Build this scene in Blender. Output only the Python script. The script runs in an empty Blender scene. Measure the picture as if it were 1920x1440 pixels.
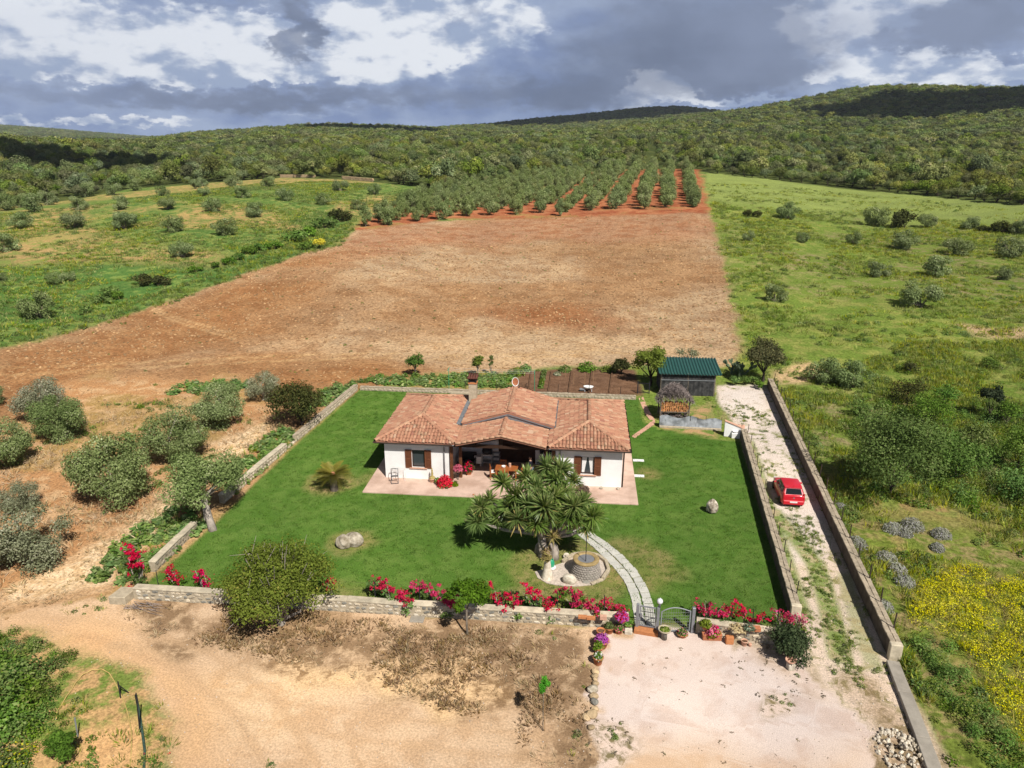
import bpy, math, random
import numpy as np
from mathutils import Vector, Matrix, Euler

R = math.radians
rng = np.random.default_rng(7)
random.seed(7)
scene = bpy.context.scene
COL = scene.collection

# ------------------------------------------------------------------ camera
CAM_H, PITCH, YAW, FPX = 21.0, R(18.4), R(10.4), 1378.0      # focal length in pixels of a 1920 wide frame
cam_d = bpy.data.cameras.new('camera')
cam_d.sensor_width = 36.0
cam_d.lens = 36.0 * FPX / 1920.0
cam_d.clip_start, cam_d.clip_end = 0.5, 20000.0
cam = bpy.data.objects.new('camera', cam_d)
cam.location = (0, 0, CAM_H)
cam.rotation_euler = (math.pi / 2 - PITCH, 0, YAW)
COL.objects.link(cam)
scene.camera = cam

# ------------------------------------------------------------------ sun and exposure
SUN_EL, SUN_AZ = R(48), R(141)        # azimuth clockwise from +y
sd_ = bpy.data.lights.new('sun', 'SUN')
sd_.energy, sd_.angle, sd_.color = 5.0, R(0.5), (1.0, 0.955, 0.88)
sun = bpy.data.objects.new('sun', sd_)
sdir = Vector((math.sin(SUN_AZ) * math.cos(SUN_EL), math.cos(SUN_AZ) * math.cos(SUN_EL), math.sin(SUN_EL)))
sun.rotation_euler = sdir.to_track_quat('Z', 'Y').to_euler()
sun.location = (30, -40, 60)
COL.objects.link(sun)
vs = scene.view_settings
scene.display_settings.display_device = 'sRGB'
vs.view_transform, vs.look, vs.exposure, vs.gamma = 'Standard', 'None', 0.28, 1.0
vs.use_curve_mapping = False
cy = scene.cycles
cy.max_bounces, cy.diffuse_bounces, cy.glossy_bounces, cy.transmission_bounces, cy.transparent_max_bounces = 5, 2, 2, 4, 6
cy.sample_clamp_indirect = 6.0

# ------------------------------------------------------------------ node helper
class NT:
    def __init__(s, nt):
        s.nt = nt
    def n(s, typ, props=None, **ins):
        nd = s.nt.nodes.new(typ)
        for k, v in (props or {}).items():
            setattr(nd, k, v)
        for k, v in ins.items():
            s.set(nd, k, v)
        return nd
    def set(s, nd, k, v):
        sock = nd.inputs[int(k[1:])] if k[0] == 'i' and k[1:].isdigit() else nd.inputs[k.replace('_', ' ')]
        if isinstance(v, bpy.types.NodeSocket):
            s.nt.links.new(v, sock)
        elif isinstance(v, bpy.types.Node):
            s.nt.links.new(v.outputs[0], sock)
        else:
            sock.default_value = v
    def m(s, op, a, b=0.0, c=None, clamp=False):
        nd = s.nt.nodes.new('ShaderNodeMath'); nd.operation = op; nd.use_clamp = clamp
        s.set(nd, 'i0', a); s.set(nd, 'i1', b)
        if c is not None: s.set(nd, 'i2', c)
        return nd.outputs[0]
    def vm(s, op, a, b=None):
        nd = s.nt.nodes.new('ShaderNodeVectorMath'); nd.operation = op
        s.set(nd, 'i0', a)
        if b is not None: s.set(nd, 'i1', b)
        return nd.outputs[0]
    def mix(s, f, a, b, bt='MIX'):
        nd = s.nt.nodes.new('ShaderNodeMix'); nd.data_type = 'RGBA'; nd.blend_type = bt
        for i, v in ((0, f), (6, a), (7, b)):
            if isinstance(v, (bpy.types.NodeSocket, bpy.types.Node)):
                s.nt.links.new(v if isinstance(v, bpy.types.NodeSocket) else v.outputs[0], nd.inputs[i])
            else:
                nd.inputs[i].default_value = v if i == 0 else (tuple(v) + (1,))[:4]
        return nd.outputs[2]
    def noise(s, vec, scale, detail=4, rough=0.55, dist=0.0):
        nd = s.n('ShaderNodeTexNoise', Scale=scale, Detail=detail, Roughness=rough, Distortion=dist)
        if vec is not None: s.set(nd, 'Vector', vec)
        return nd.outputs[0]
    def ss(s, x, a, b):
        nd = s.nt.nodes.new('ShaderNodeMapRange'); nd.interpolation_type = 'SMOOTHSTEP'
        s.set(nd, 'i0', x); nd.inputs[1].default_value = a; nd.inputs[2].default_value = b
        return nd.outputs[0]

# ------------------------------------------------------------------ world: Nishita sky with broken cumulus over slate rain cloud
world = bpy.data.worlds.new('World'); scene.world = world; world.use_nodes = True
W = NT(world.node_tree); world.node_tree.nodes.clear()
sky = W.n('ShaderNodeTexSky', dict(sky_type='NISHITA', sun_disc=False, sun_elevation=SUN_EL, sun_rotation=SUN_AZ))
tc = W.n('ShaderNodeTexCoord')
sep = W.n('ShaderNodeSeparateXYZ', Vector=tc.outputs['Generated'])
# bearing relative to the valley axis and elevation, both in degrees
bx = W.m('ADD', W.m('MULTIPLY', sep.outputs[0], math.cos(YAW)), W.m('MULTIPLY', sep.outputs[1], math.sin(YAW)))
by = W.m('SUBTRACT', W.m('MULTIPLY', sep.outputs[1], math.cos(YAW)), W.m('MULTIPLY', sep.outputs[0], math.sin(YAW)))
brg = W.m('MULTIPLY', W.m('ARCTAN2', bx, by), 57.2958)
elv = W.m('MULTIPLY', W.m('ARCSINE', sep.outputs[2]), 57.2958)
sv = W.n('ShaderNodeCombineXYZ', X=bx, Y=by, Z=W.m('MULTIPLY', sep.outputs[2], 2.1))
w1 = W.n('ShaderNodeTexNoise', Scale=5.0, Detail=9.0, Roughness=0.56, Vector=sv)
w2 = W.n('ShaderNodeTexNoise', Scale=17.0, Detail=7.0, Roughness=0.6, Vector=sv)
s1 = W.n('ShaderNodeSeparateColor', Color=w1.outputs['Color']); s2 = W.n('ShaderNodeSeparateColor', Color=w2.outputs['Color'])
def warp(base, k, a1, a2):
    return W.m('ADD', base, W.m('ADD', W.m('MULTIPLY', W.m('SUBTRACT', s1.outputs[k], .5), a1), W.m('MULTIPLY', W.m('SUBTRACT', s2.outputs[k], .5), a2)))
w3 = W.n('ShaderNodeTexNoise', Scale=46.0, Detail=6.0, Roughness=0.6, Vector=sv); s3 = W.n('ShaderNodeSeparateColor', Color=w3.outputs['Color'])
bw, ew = warp(brg, 0, 7.0, 7.0), warp(elv, 1, 1.7, 2.8)
bw = W.m('ADD', bw, W.m('MULTIPLY', W.m('SUBTRACT', s3.outputs[0], .5), 3.4)); ew = W.m('ADD', ew, W.m('MULTIPLY', W.m('SUBTRACT', s3.outputs[1], .5), 2.0))
def blob(px, py, rx, ry):
    """soft ellipse of cloud round a bearing and elevation given in degrees"""
    u, v = (px - 960) / FPX, (py - 720) / FPX
    f, up = math.cos(PITCH) - v * math.sin(PITCH), -math.sin(PITCH) - v * math.cos(PITCH)
    b0, e0 = math.degrees(math.atan2(u, f)), math.degrees(math.atan2(up, math.hypot(u, f)))
    a = W.m('DIVIDE', W.m('SUBTRACT', bw, b0), rx / 24.0)
    b = W.m('DIVIDE', W.m('SUBTRACT', ew, e0), ry / 24.0)
    d = W.m('ADD', W.m('MULTIPLY', a, a), W.m('MULTIPLY', b, b))
    return W.m('EXPONENT', W.m('MULTIPLY', d, -1.0))
def total(bl):
    t = None
    for b in bl:
        g = W.m('MULTIPLY', blob(*b[:4]), b[4] if len(b) > 4 else 1.0)
        t = g if t is None else W.m('ADD', t, g)
    return t
bright = total([(35, 60, 95, 46, .8), (130, 75, 90, 40, .85), (235, 100, 110, 34, .85), (330, 72, 85, 42, 1.0), (420, 78, 75, 42, 1.1), (495, 98, 52, 34, 1.05), (565, 138, 75, 12, .55), (20, 10, 100, 40, .4), (300, 140, 220, 12, .35),
                (642, 78, 44, 46, 1.15), (705, 58, 60, 48, 1.2), (765, 70, 60, 52, 1.1), (690, 122, 115, 22, .9), (815, 38, 38, 36, .7), (905, 62, 60, 52, .50), (965, 40, 66, 44, .52), (840, 100, 30, 40, .4),
                (1560, 20, 66, 60, .8), (1645, 8, 70, 44, .95), (1500, 75, 60, 40, .42), (1240, 150, 42, 26, 1.05), (1215, 172, 60, 10, .6), (1590, 140, 36, 14, 1.0), (1690, 126, 120, 18, 1.1), (1850, 138, 100, 18, 1.1), (1360, 186, 170, 9, .75),
                (170, 228, 175, 9, .75), (560, 214, 130, 7, .4), (1060, 205, 120, 7, .3)])
dark = total([(1250, 85, 210, 66, 1.0), (1440, 80, 110, 60, .7), (1820, 50, 130, 48, 1.15), (1010, 165, 240, 28, .5), (300, 178, 330, 20, .8), (720, 185, 260, 22, .4),
              (1120, 190, 130, 26, .4), (1420, 146, 120, 30, .5), (566, 55, 34, 40, 1.1), (545, 95, 20, 18, .6), (860, 30, 20, 40, .5), (440, 8, 170, 16, .45), (1500, -70, 400, 60, .6)])
billow = W.m('ADD', W.m('MULTIPLY', W.noise(sv, 19.0, 8, .5), .5), W.m('MULTIPLY', W.noise(sv, 8.0, 6, .5), .54))
fbm = W.noise(sv, 4.2, 9, .58)
# general cloud field outside the named banks
gen = W.ss(fbm, .40, .66)
lit = W.m('ADD', W.m('MULTIPLY', bright, 1.0), W.m('MULTIPLY', W.m('SUBTRACT', billow, .52), .8))
lit = W.ss(lit, .30, .62)
sv2 = W.vm('ADD', sv, W.n('ShaderNodeCombineXYZ', X=.012, Y=0.0, Z=.030).outputs[0])
relief = W.m('ADD', W.m('SUBTRACT', W.noise(sv, 9.0, 7, .55), W.noise(sv2, 9.0, 7, .55)), W.m('MULTIPLY', W.m('SUBTRACT', W.noise(sv, 24.0, 5, .55), W.noise(sv2, 24.0, 5, .55)), .5))
drk = W.ss(W.m('ADD', dark, W.m('MULTIPLY', W.m('SUBTRACT', billow, .5), .5)), .12, 1.0)
soft = W.m('MULTIPLY', W.ss(W.m('ADD', W.m('MULTIPLY', fbm, 1.2), W.m('MULTIPLY', billow, .5)), .58, 1.15), 1.0)
c_mid = W.mix(W.m('ADD', soft, W.m('MULTIPLY', relief, 2.2), clamp=True), (1.75, 2.55, 4.7), (3.5, 4.4, 6.3))
c = W.mix(drk, c_mid, W.mix(W.ss(fbm, .36, .64), (.85, 1.22, 2.15), (1.65, 2.15, 3.4)))
c_lit = W.mix(W.ss(W.m('ADD', W.m('ADD', W.m('MULTIPLY', relief, 2.6), W.m('MULTIPLY', bright, .22)), W.m('MULTIPLY', W.m('SUBTRACT', billow, .5), .6)), -.12, .46), (3.1, 4.0, 5.8), (9.2, 9.5, 9.9))
c = W.mix(W.m('MULTIPLY', lit, W.m('SUBTRACT', 1.0, W.m('MULTIPLY', drk, .8))), c, c_lit)
c = W.mix(1.0, c, (2.0, 2.0, 2.0), 'MULTIPLY')
hi = W.m('MULTIPLY', W.ss(elv, 9.5, 22.0), W.m('SUBTRACT', 1.0, W.m('MULTIPLY', gen, .15)))   # above the view the dimmed deck with blue gaps takes over
dim_deck = W.mix(W.ss(W.m('ADD', W.m('MULTIPLY', fbm, .7), W.m('MULTIPLY', billow, .4)), .40, .74), (.36, .48, .82), (.8, 1.0, 1.5))      # added unseen overhead deck, darker than the visible cloud to deepen shadows
c = W.mix(hi, c, W.mix(W.ss(W.noise(sv, 1.7, 5, .55), .58, .70), dim_deck, sky.outputs[0]))
bg = W.n('ShaderNodeBackground', Color=c, Strength=0.05)
W.n('ShaderNodeOutputWorld', Surface=bg)
world.cycles.sampling_method = 'MANUAL'; world.cycles.sample_map_resolution = 1024

# ------------------------------------------------------------------ object helpers
def tag(o, label=None, cat=None, group=None, kind=None):
    if label: o['label'] = label
    if cat: o['category'] = cat
    if group: o['group'] = group
    if kind: o['kind'] = kind
    return o

def thing(name, label, cat, loc=(0, 0, 0), rz=0.0, group=None, scale=None):
    o = bpy.data.objects.new(name, None)
    o.empty_display_size = .3
    o.location = loc; o.rotation_euler = (0, 0, rz)
    if scale is not None: o.scale = (scale,) * 3 if not hasattr(scale, '__len__') else scale
    COL.objects.link(o)
    return tag(o, label, cat, group)

def obj(name, mesh, parent=None, loc=None, rot=None, scale=None):
    o = bpy.data.objects.new(name, mesh)
    COL.objects.link(o)
    if parent: o.parent = parent
    if loc is not None: o.location = loc
    if rot is not None: o.rotation_euler = rot
    if scale is not None: o.scale = (scale,) * 3 if not hasattr(scale, '__len__') else scale
    return o

def kids(o):
    return [c for c in COL.objects if c.parent == o]

def copy_tree(o, parent=None):
    c = o.copy(); COL.objects.link(c)
    if parent: c.parent = parent
    for k in list(o.children): copy_tree(k, c)
    return c

def mesh_np(name, V, Fq, mat, attrs=None, smooth=False, cattrs=None):
    """mesh from numpy arrays; Fq is (n, k) with k = 3 or 4"""
    me = bpy.data.meshes.new(name)
    V = np.asarray(V, np.float32); Fq = np.asarray(Fq, np.int32)
    n, k = Fq.shape
    me.vertices.add(len(V)); me.vertices.foreach_set('co', V.ravel())
    me.loops.add(n * k); me.loops.foreach_set('vertex_index', Fq.ravel())
    me.polygons.add(n); me.polygons.foreach_set('loop_start', np.arange(0, n * k, k, dtype=np.int32))
    me.polygons.foreach_set('use_smooth', np.full(n, smooth))
    for nm, (dom, arr) in (attrs or {}).items():
        a = me.attributes.new(nm, 'FLOAT', dom); a.data.foreach_set('value', np.asarray(arr, np.float32))
    for nm, arr in (cattrs or {}).items():
        a = me.attributes.new(nm, 'FLOAT_VECTOR', 'POINT'); a.data.foreach_set('vector', np.asarray(arr, np.float32).ravel())
    me.update(calc_edges=True); me.validate()
    if mat: me.materials.append(mat)
    return me

class MB:
    """collects simple solids and links them as one mesh"""
    def __init__(s): s.v, s.f, s.mi = [], [], []; s.cur = 0
    def add(s, vs, fs):
        b = len(s.v); s.v += [tuple(p) for p in vs]; s.f += [tuple(b + i for i in f) for f in fs]; s.mi += [s.cur] * len(fs); return s
    def box(s, c, d, rz=0, rx=0, ry=0):
        M = Euler((rx, ry, rz)).to_matrix(); c = Vector(c)
        vs = [c + M @ Vector((x * d[0] / 2, y * d[1] / 2, z * d[2] / 2)) for x in (-1, 1) for y in (-1, 1) for z in (-1, 1)]
        return s.add(vs, [(0, 1, 3, 2), (4, 6, 7, 5), (0, 4, 5, 1), (2, 3, 7, 6), (0, 2, 6, 4), (1, 5, 7, 3)])
    def bar(s, a, b, w, h=None, up=(0, 0, 1)):
        a, b = Vector(a), Vector(b); h = h or w; d = (b - a).normalized(); u = Vector(up)
        sx = d.cross(u)
        if sx.length < 1e-4: sx = d.cross(Vector((0, 1, 0)))
        sx.normalize(); u = sx.cross(d).normalized()
        vs = [p + sx * i * w / 2 + u * j * h / 2 for p in (a, b) for i, j in ((-1, -1), (1, -1), (1, 1), (-1, 1))]
        return s.add(vs, [(3, 2, 1, 0), (4, 5, 6, 7), (0, 1, 5, 4), (1, 2, 6, 5), (2, 3, 7, 6), (3, 0, 4, 7)])
    def tube(s, pts, rad, n=8, cap=True):
        pts = [Vector(p) for p in pts]
        if not hasattr(rad, '__len__'): rad = [rad] * len(pts)
        ref = Vector((0.31, 0.17, .94)); rings = []
        for i, p in enumerate(pts):
            d = (pts[min(i + 1, len(pts) - 1)] - pts[max(i - 1, 0)]).normalized()
            a = d.cross(ref if abs(d.dot(ref)) < .97 else Vector((1, 0, 0))).normalized(); b = d.cross(a)
            rings.append([p + (a * math.cos(2 * math.pi * k / n) + b * math.sin(2 * math.pi * k / n)) * rad[i] for k in range(n)])
        vs = [q for r in rings for q in r]
        fs = [(i * n + k, i * n + (k + 1) % n, (i + 1) * n + (k + 1) % n, (i + 1) * n + k) for i in range(len(pts) - 1) for k in range(n)]
        if cap: fs += [tuple(range(n))[::-1], tuple((len(pts) - 1) * n + k for k in range(n))]
        return s.add(vs, fs)
    def lathe(s, prof, n=16, c=(0, 0, 0), sx=1, sy=1, cap=True):
        vs = [(c[0] + r * math.cos(2 * math.pi * k / n) * sx, c[1] + r * math.sin(2 * math.pi * k / n) * sy, c[2] + z) for r, z in prof for k in range(n)]
        fs = [(i * n + k, i * n + (k + 1) % n, (i + 1) * n + (k + 1) % n, (i + 1) * n + k) for i in range(len(prof) - 1) for k in range(n)]
        if cap: fs += [tuple(range(n))[::-1], tuple((len(prof) - 1) * n + k for k in range(n))]
        return s.add(vs, fs)
    def prism(s, poly, z0, z1):
        n = len(poly)
        vs = [(x, y, z0) for x, y in poly] + [(x, y, z1) for x, y in poly]
        return s.add(vs, [tuple(range(n))[::-1], tuple(range(n, 2 * n))] + [(k, (k + 1) % n, n + (k + 1) % n, n + k) for k in range(n)])
    def mesh(s, name, mats, smooth=False, bevel=0):
        me = bpy.data.meshes.new(name); me.from_pydata(s.v, [], s.f)
        for m in (mats if isinstance(mats, (list, tuple)) else [mats]): me.materials.append(m)
        if s.cur: me.polygons.foreach_set('material_index', s.mi)
        if bevel or True:
            import bmesh
            bm = bmesh.new(); bm.from_mesh(me)
            bmesh.ops.recalc_face_normals(bm, faces=bm.faces)
            if bevel: bmesh.ops.bevel(bm, geom=bm.edges[:], offset=bevel, segments=1, affect='EDGES')
            bm.to_mesh(me); bm.free()
        if smooth: me.polygons.foreach_set('use_smooth', [True] * len(me.polygons))
        me.update(); return me
    def build(s, name, mats, parent=None, smooth=False, bevel=0, **kw):
        return obj(name, s.mesh(name, mats, smooth, bevel), parent, **kw)

# ------------------------------------------------------------------ noise in numpy (for the lie of the land and its soils)
def vnoise(x, y, seed=0):
    xi, yi = np.floor(x).astype(np.int64), np.floor(y).astype(np.int64)
    fx, fy = x - xi, y - yi
    fx, fy = fx * fx * (3 - 2 * fx), fy * fy * (3 - 2 * fy)
    def h(a, b):
        n = (a * 374761393 + b * 668265263 + seed * 1442695041) & 0x7fffffff
        n = ((n ^ (n >> 13)) * 1274126177) & 0x7fffffff
        return ((n ^ (n >> 16)) & 0xffff) / 65535.0
    return (h(xi, yi) * (1 - fx) + h(xi + 1, yi) * fx) * (1 - fy) + (h(xi, yi + 1) * (1 - fx) + h(xi + 1, yi + 1) * fx) * fy
def fbm2(x, y, scale, octv=4, seed=0):
    x, y = np.asarray(x, float) / scale, np.asarray(y, float) / scale
    t, a, s = 0.0, 1.0, 0.0
    for o in range(octv):
        t = t + a * vnoise(x + 17.3 * o, y - 9.1 * o, seed + o); s += a; a *= .5; x, y = x * 2.03, y * 2.03
    return t / s
def sstep(x, a, b):
    t = np.clip((x - a) / (b - a), 0, 1); return t * t * (3 - 2 * t)

# ------------------------------------------------------------------ the lie of the land
HX, HY = -math.sin(YAW), math.cos(YAW)          # valley axis
RX, RY = math.cos(YAW), math.sin(YAW)
def dirs(px, py):
    u, v = (np.asarray(px, float) - 960) / FPX, (np.asarray(py, float) - 720) / FPX
    f, up = math.cos(PITCH) - v * math.sin(PITCH), -math.sin(PITCH) - v * math.cos(PITCH)
    return u * RX + f * HX, u * RY + f * HY, up
# profiles of the ground: for a bearing, (distance, sight line) pairs, then (distance, height) beyond the ridge
PROF = {
 -400: [(95, 650), (150, 505), (180, 455), (215, 420), (250, 400), (330, 350), (430, 315), (560, 285), (700, 270)],
 0: [(93, 650), (140, 500), (165, 450), (192, 402), (225, 392), (330, 352), (430, 312), (560, 270), (640, 256)],
 200: [(98, 615), (132, 503), (158, 442), (194, 380), (230, 374), (340, 346), (460, 312), (600, 282), (760, 270)],
 320: [(100, 590), (125, 505), (150, 435), (195, 366), (235, 362), (350, 338), (480, 306), (700, 276), (950, 264), (1250, 254)],
 640: [(105, 520), (135, 455), (165, 410), (215, 345), (250, 335), (320, 312), (420, 292), (560, 272), (820, 254), (1100, 240), (1350, 232)],
 960: [(110, 520), (165, 402), (220, 358), (270, 334), (370, 304), (500, 279), (700, 262), (900, 252)],
 1280: [(110, 520), (165, 395), (255, 327), (330, 306), (480, 276), (680, 251), (900, 231), (1150, 220)],
 1450: [(110, 520), (165, 405), (255, 340), (330, 316), (480, 282), (680, 250), (900, 222), (1150, 194)],
 1600: [(105, 560), (130, 500), (180, 422), (250, 357), (330, 334), (450, 304), (600, 274), (780, 242), (1000, 196), (1180, 150)],
 1660: [(105, 560), (135, 500), (181, 422), (242, 362), (325, 334), (450, 302), (600, 271), (780, 240), (1000, 194), (1180, 150)],
 1760: [(105, 560), (140, 500), (182, 422), (235, 368), (320, 334), (450, 300), (600, 268), (780, 236), (1000, 202), (1180, 166)],
 1920: [(93, 650), (145, 500), (185, 424), (210, 384), (310, 344), (430, 306), (600, 268), (800, 228), (1120, 166)],
 2350: [(93, 650), (145, 520), (185, 450), (230, 405), (310, 360), (430, 320), (600, 285), (800, 245), (1120, 200)],
}
BEYOND = {   # distance, height of the land behind each first ridge
 -400: [(1100, 10), (2500, 40), (4300, 110), (5200, 110)],
 0: [(900, 4), (2500, 20), (4500, 92), (5200, 80)],
 200: [(1000, 2), (2500, 15), (4500, 52), (5200, 40)],
 320: [(1700, 10), (3000, 15), (4500, 20), (5200, 20)],
 640: [(1800, 25), (5200, 20)],
 960: [(1150, 16), (1500, 36), (1800, 62), (2000, 60), (2200, 30), (5200, 20)],
 1280: [(1350, 48), (1550, 60), (1800, 100), (2000, 100), (2300, 40), (5200, 20)],
 1450: [(1500, 60), (2300, 30), (5200, 20)],
 1600: [(1600, 70), (2300, 40), (5200, 20)], 1660: [(1600, 75), (2300, 40), (5200, 20)], 1760: [(1600, 80), (2300, 40), (5200, 20)],
 1920: [(1600, 90), (2300, 40), (5200, 20)], 2350: [(1700, 90), (5200, 20)],
}
AZG = np.linspace(-60, 60, 241); LRG = np.linspace(math.log(3), math.log(5200), 560); RG = np.exp(LRG)
_az, _z = [], []
for px, prof in PROF.items():
    rr, zz = [0, 78], [0, 0]
    for r, py in prof:
        dx, dy, up = dirs(px, py); rr.append(r); zz.append(CAM_H + r * float(up) / math.hypot(dx, dy))
    for r, z in BEYOND[px]: rr.append(r); zz.append(z)
    _z.append(np.interp(RG, rr, zz)); _az.append(math.degrees(math.atan2((px - 960) / FPX, math.cos(PITCH) + .283 * math.sin(PITCH))))
_az, _z = np.array(_az), np.array(_z)
ZG = np.empty((241, 560))
for j in range(560):
    ZG[:, j] = np.interp(AZG, _az, _z[:, j])
def gblur(a, s, ax):
    k = np.exp(-.5 * (np.arange(-3 * s, 3 * s + 1) / s) ** 2); k /= k.sum()
    pad = [(0, 0), (0, 0)]; pad[ax] = (3 * s, 3 * s)
    return np.apply_along_axis(lambda v: np.convolve(v, k, 'valid'), ax, np.pad(a, pad, mode='edge'))
ZG = gblur(gblur(ZG, 4, 0), 4, 1)
def height(x, y):
    x, y = np.asarray(x, float), np.asarray(y, float)
    f, rt = x * HX + y * HY, x * RX + y * RY
    r = np.hypot(x, y); az = np.degrees(np.arctan2(rt, f))
    fa = np.clip((az + 60) / .5, 0, 239.999); fr = np.clip((np.log(np.maximum(r, 3.01)) - LRG[0]) / (LRG[1] - LRG[0]), 0, 558.999)
    ia, ir = fa.astype(int), fr.astype(int); ta, tr = fa - ia, fr - ir
    z = (ZG[ia, ir] * (1 - tr) + ZG[ia, ir + 1] * tr) * (1 - ta) + (ZG[ia + 1, ir] * (1 - tr) + ZG[ia + 1, ir + 1] * tr) * ta
    w = sstep(r, 95, 200)
    z = z + w * (fbm2(x, y, 60, 3, 3) - .5) * np.clip(r / 160, 0, 5) * .9
    far = sstep(r, 450, 1000) * (1 - .6 * sstep(r, 2500, 4000))
    z = z + far * (fbm2(x, y, 230, 3, 5) - .5) * 8
    return z * (1 - sstep(np.abs(az), 75, 110))
_RS = np.concatenate([np.linspace(8, 120, 700), np.exp(np.linspace(math.log(120), math.log(5100), 2200))[1:]])
def at(px, py):
    """the point of the ground that a sight line meets"""
    dx, dy, up = dirs(px, py); n = math.hypot(dx, dy); dx, dy, up = dx / n, dy / n, up / n
    X, Y, Z = dx * _RS, dy * _RS, CAM_H + up * _RS
    d = Z - height(X, Y)
    k = int(np.argmax(d < 0)) if (d < 0).any() else len(_RS) - 1
    k = max(k, 1); t = min(1.0, max(0.0, d[k - 1] / (d[k - 1] - d[k]))) if d[k - 1] != d[k] else 0
    r = _RS[k - 1] + t * (_RS[k] - _RS[k - 1])
    return np.array([dx * r, dy * r, float(height(dx * r, dy * r))])
def flat(px, py, z=0.0):
    """the point at height z on a sight line (near ground is level)"""
    dx, dy, up = dirs(px, py); t = (z - CAM_H) / up
    return np.array([dx * t, dy * t, z])
def at_y(px, py, Y):
    dx, dy, up = dirs(px, py); t = Y / dy
    return np.array([dx * t, Y, CAM_H + up * t])
def depth_of(p):
    f = p[0] * HX + p[1] * HY
    return f * math.cos(PITCH) - (p[2] - CAM_H) * math.sin(PITCH)
def px2m(p): return depth_of(p) / FPX
# ------------------------------------------------------------------ materials
def mat(name):
    m = bpy.data.materials.new(name); m.use_nodes = True; m.node_tree.nodes.clear()
    return m, NT(m.node_tree)
def out(t, sh): t.n('ShaderNodeOutputMaterial', Surface=sh)

def plain(name, col, rough=.8, var=.25, scale=6.0, spec=.2, metal=0.0, col2=None, bump=0.0, bscale=20.0, rnd=0.0, detail=5):
    """painted, fired or cut material: colour with blotches, grain and an optional relief; rnd varies it from object to object"""
    m, t = mat(name)
    tc = t.n('ShaderNodeTexCoord'); v = tc.outputs['Object']
    oi = t.n('ShaderNodeObjectInfo')
    vv = t.n('ShaderNodeVectorMath', dict(operation='ADD')); t.set(vv, 'i0', v)
    t.set(vv, 'i1', t.vm('SCALE', t.n('ShaderNodeCombineXYZ', X=oi.outputs['Random'], Y=oi.outputs['Random'], Z=oi.outputs['Random']).outputs[0]))
    vv.inputs[1].links[0].from_node.inputs[3].default_value = 37.0
    n = t.noise(vv, scale, detail, .6); n2 = t.noise(vv, scale * 5.3, 4, .6)
    c = t.mix(t.ss(n, .3, .7), [x * (1 - var) for x in col], [min(1, x * (1 + var)) for x in (col2 or col)])
    c = t.mix(1.0, c, t.mix(n2, (1 - var * .5,) * 3, (1 + var * .5,) * 3), 'MULTIPLY')
    if rnd:
        c = t.mix(1.0, c, t.mix(oi.outputs['Random'], (1 - rnd,) * 3, (1 + rnd, 1 + rnd * .9, 1 + rnd * .8)), 'MULTIPLY')
    b = t.n('ShaderNodeBsdfPrincipled', Base_Color=c, Roughness=rough, Metallic=metal)
    b.inputs['Specular IOR Level'].default_value = spec
    if bump:
        bp = t.n('ShaderNodeBump', Strength=.8, Distance=bump, Height=t.noise(vv, bscale, 6, .65)); t.set(b, 'Normal', bp)
    out(t, b); return m

def leafmat(name, a, b, c=None, trans=.35, gloss=0.0, locvar=0.0, rndvar=.25, locscale=.02):
    """leaves: colour runs a -> b (-> c for a few) leaf by leaf, shifts from plant to plant, lets light through"""
    m, t = mat(name)
    v = t.n('ShaderNodeAttribute', dict(attribute_name='v')).outputs['Fac']
    oi = t.n('ShaderNodeObjectInfo')
    col = t.mix(v, a, b)
    if c: col = t.mix(t.ss(v, .8, .97), col, c)
    if locvar:
        ln = t.noise(oi.outputs['Location'], locscale, 3, .6)
        col = t.mix(t.m('MULTIPLY', t.ss(ln, .4, .62), locvar), col, t.mix(1.0, col, (1.5, 1.28, .62), 'MULTIPLY'))
    k = t.m('ADD', 1 - rndvar, t.m('MULTIPLY', oi.outputs['Random'], 2 * rndvar))
    hs = t.n('ShaderNodeHueSaturation', Color=col, Value=k)
    t.set(hs, 'Hue', t.m('ADD', .5 - rndvar * .07, t.m('MULTIPLY', t.m('FRACT', t.m('MULTIPLY', oi.outputs['Random'], 7.13)), rndvar * .14)))
    t.set(hs, 'Saturation', t.m('ADD', 1 - rndvar * .6, t.m('MULTIPLY', t.m('FRACT', t.m('MULTIPLY', oi.outputs['Random'], 3.71)), rndvar * 1.2)))
    d = t.n('ShaderNodeBsdfDiffuse', Color=hs)
    tr = t.n('ShaderNodeBsdfTranslucent', Color=t.mix(1.0, hs, (1.15, 1.1, .6), 'MULTIPLY'))
    s = t.n('ShaderNodeMixShader', i0=trans, i1=d, i2=tr)
    if gloss:
        g = t.n('ShaderNodeBsdfGlossy', Color=(1, 1, 1, 1), Roughness=.42)
        s = t.n('ShaderNodeMixShader', i0=gloss, i1=s, i2=g)
    out(t, s); return m

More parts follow.
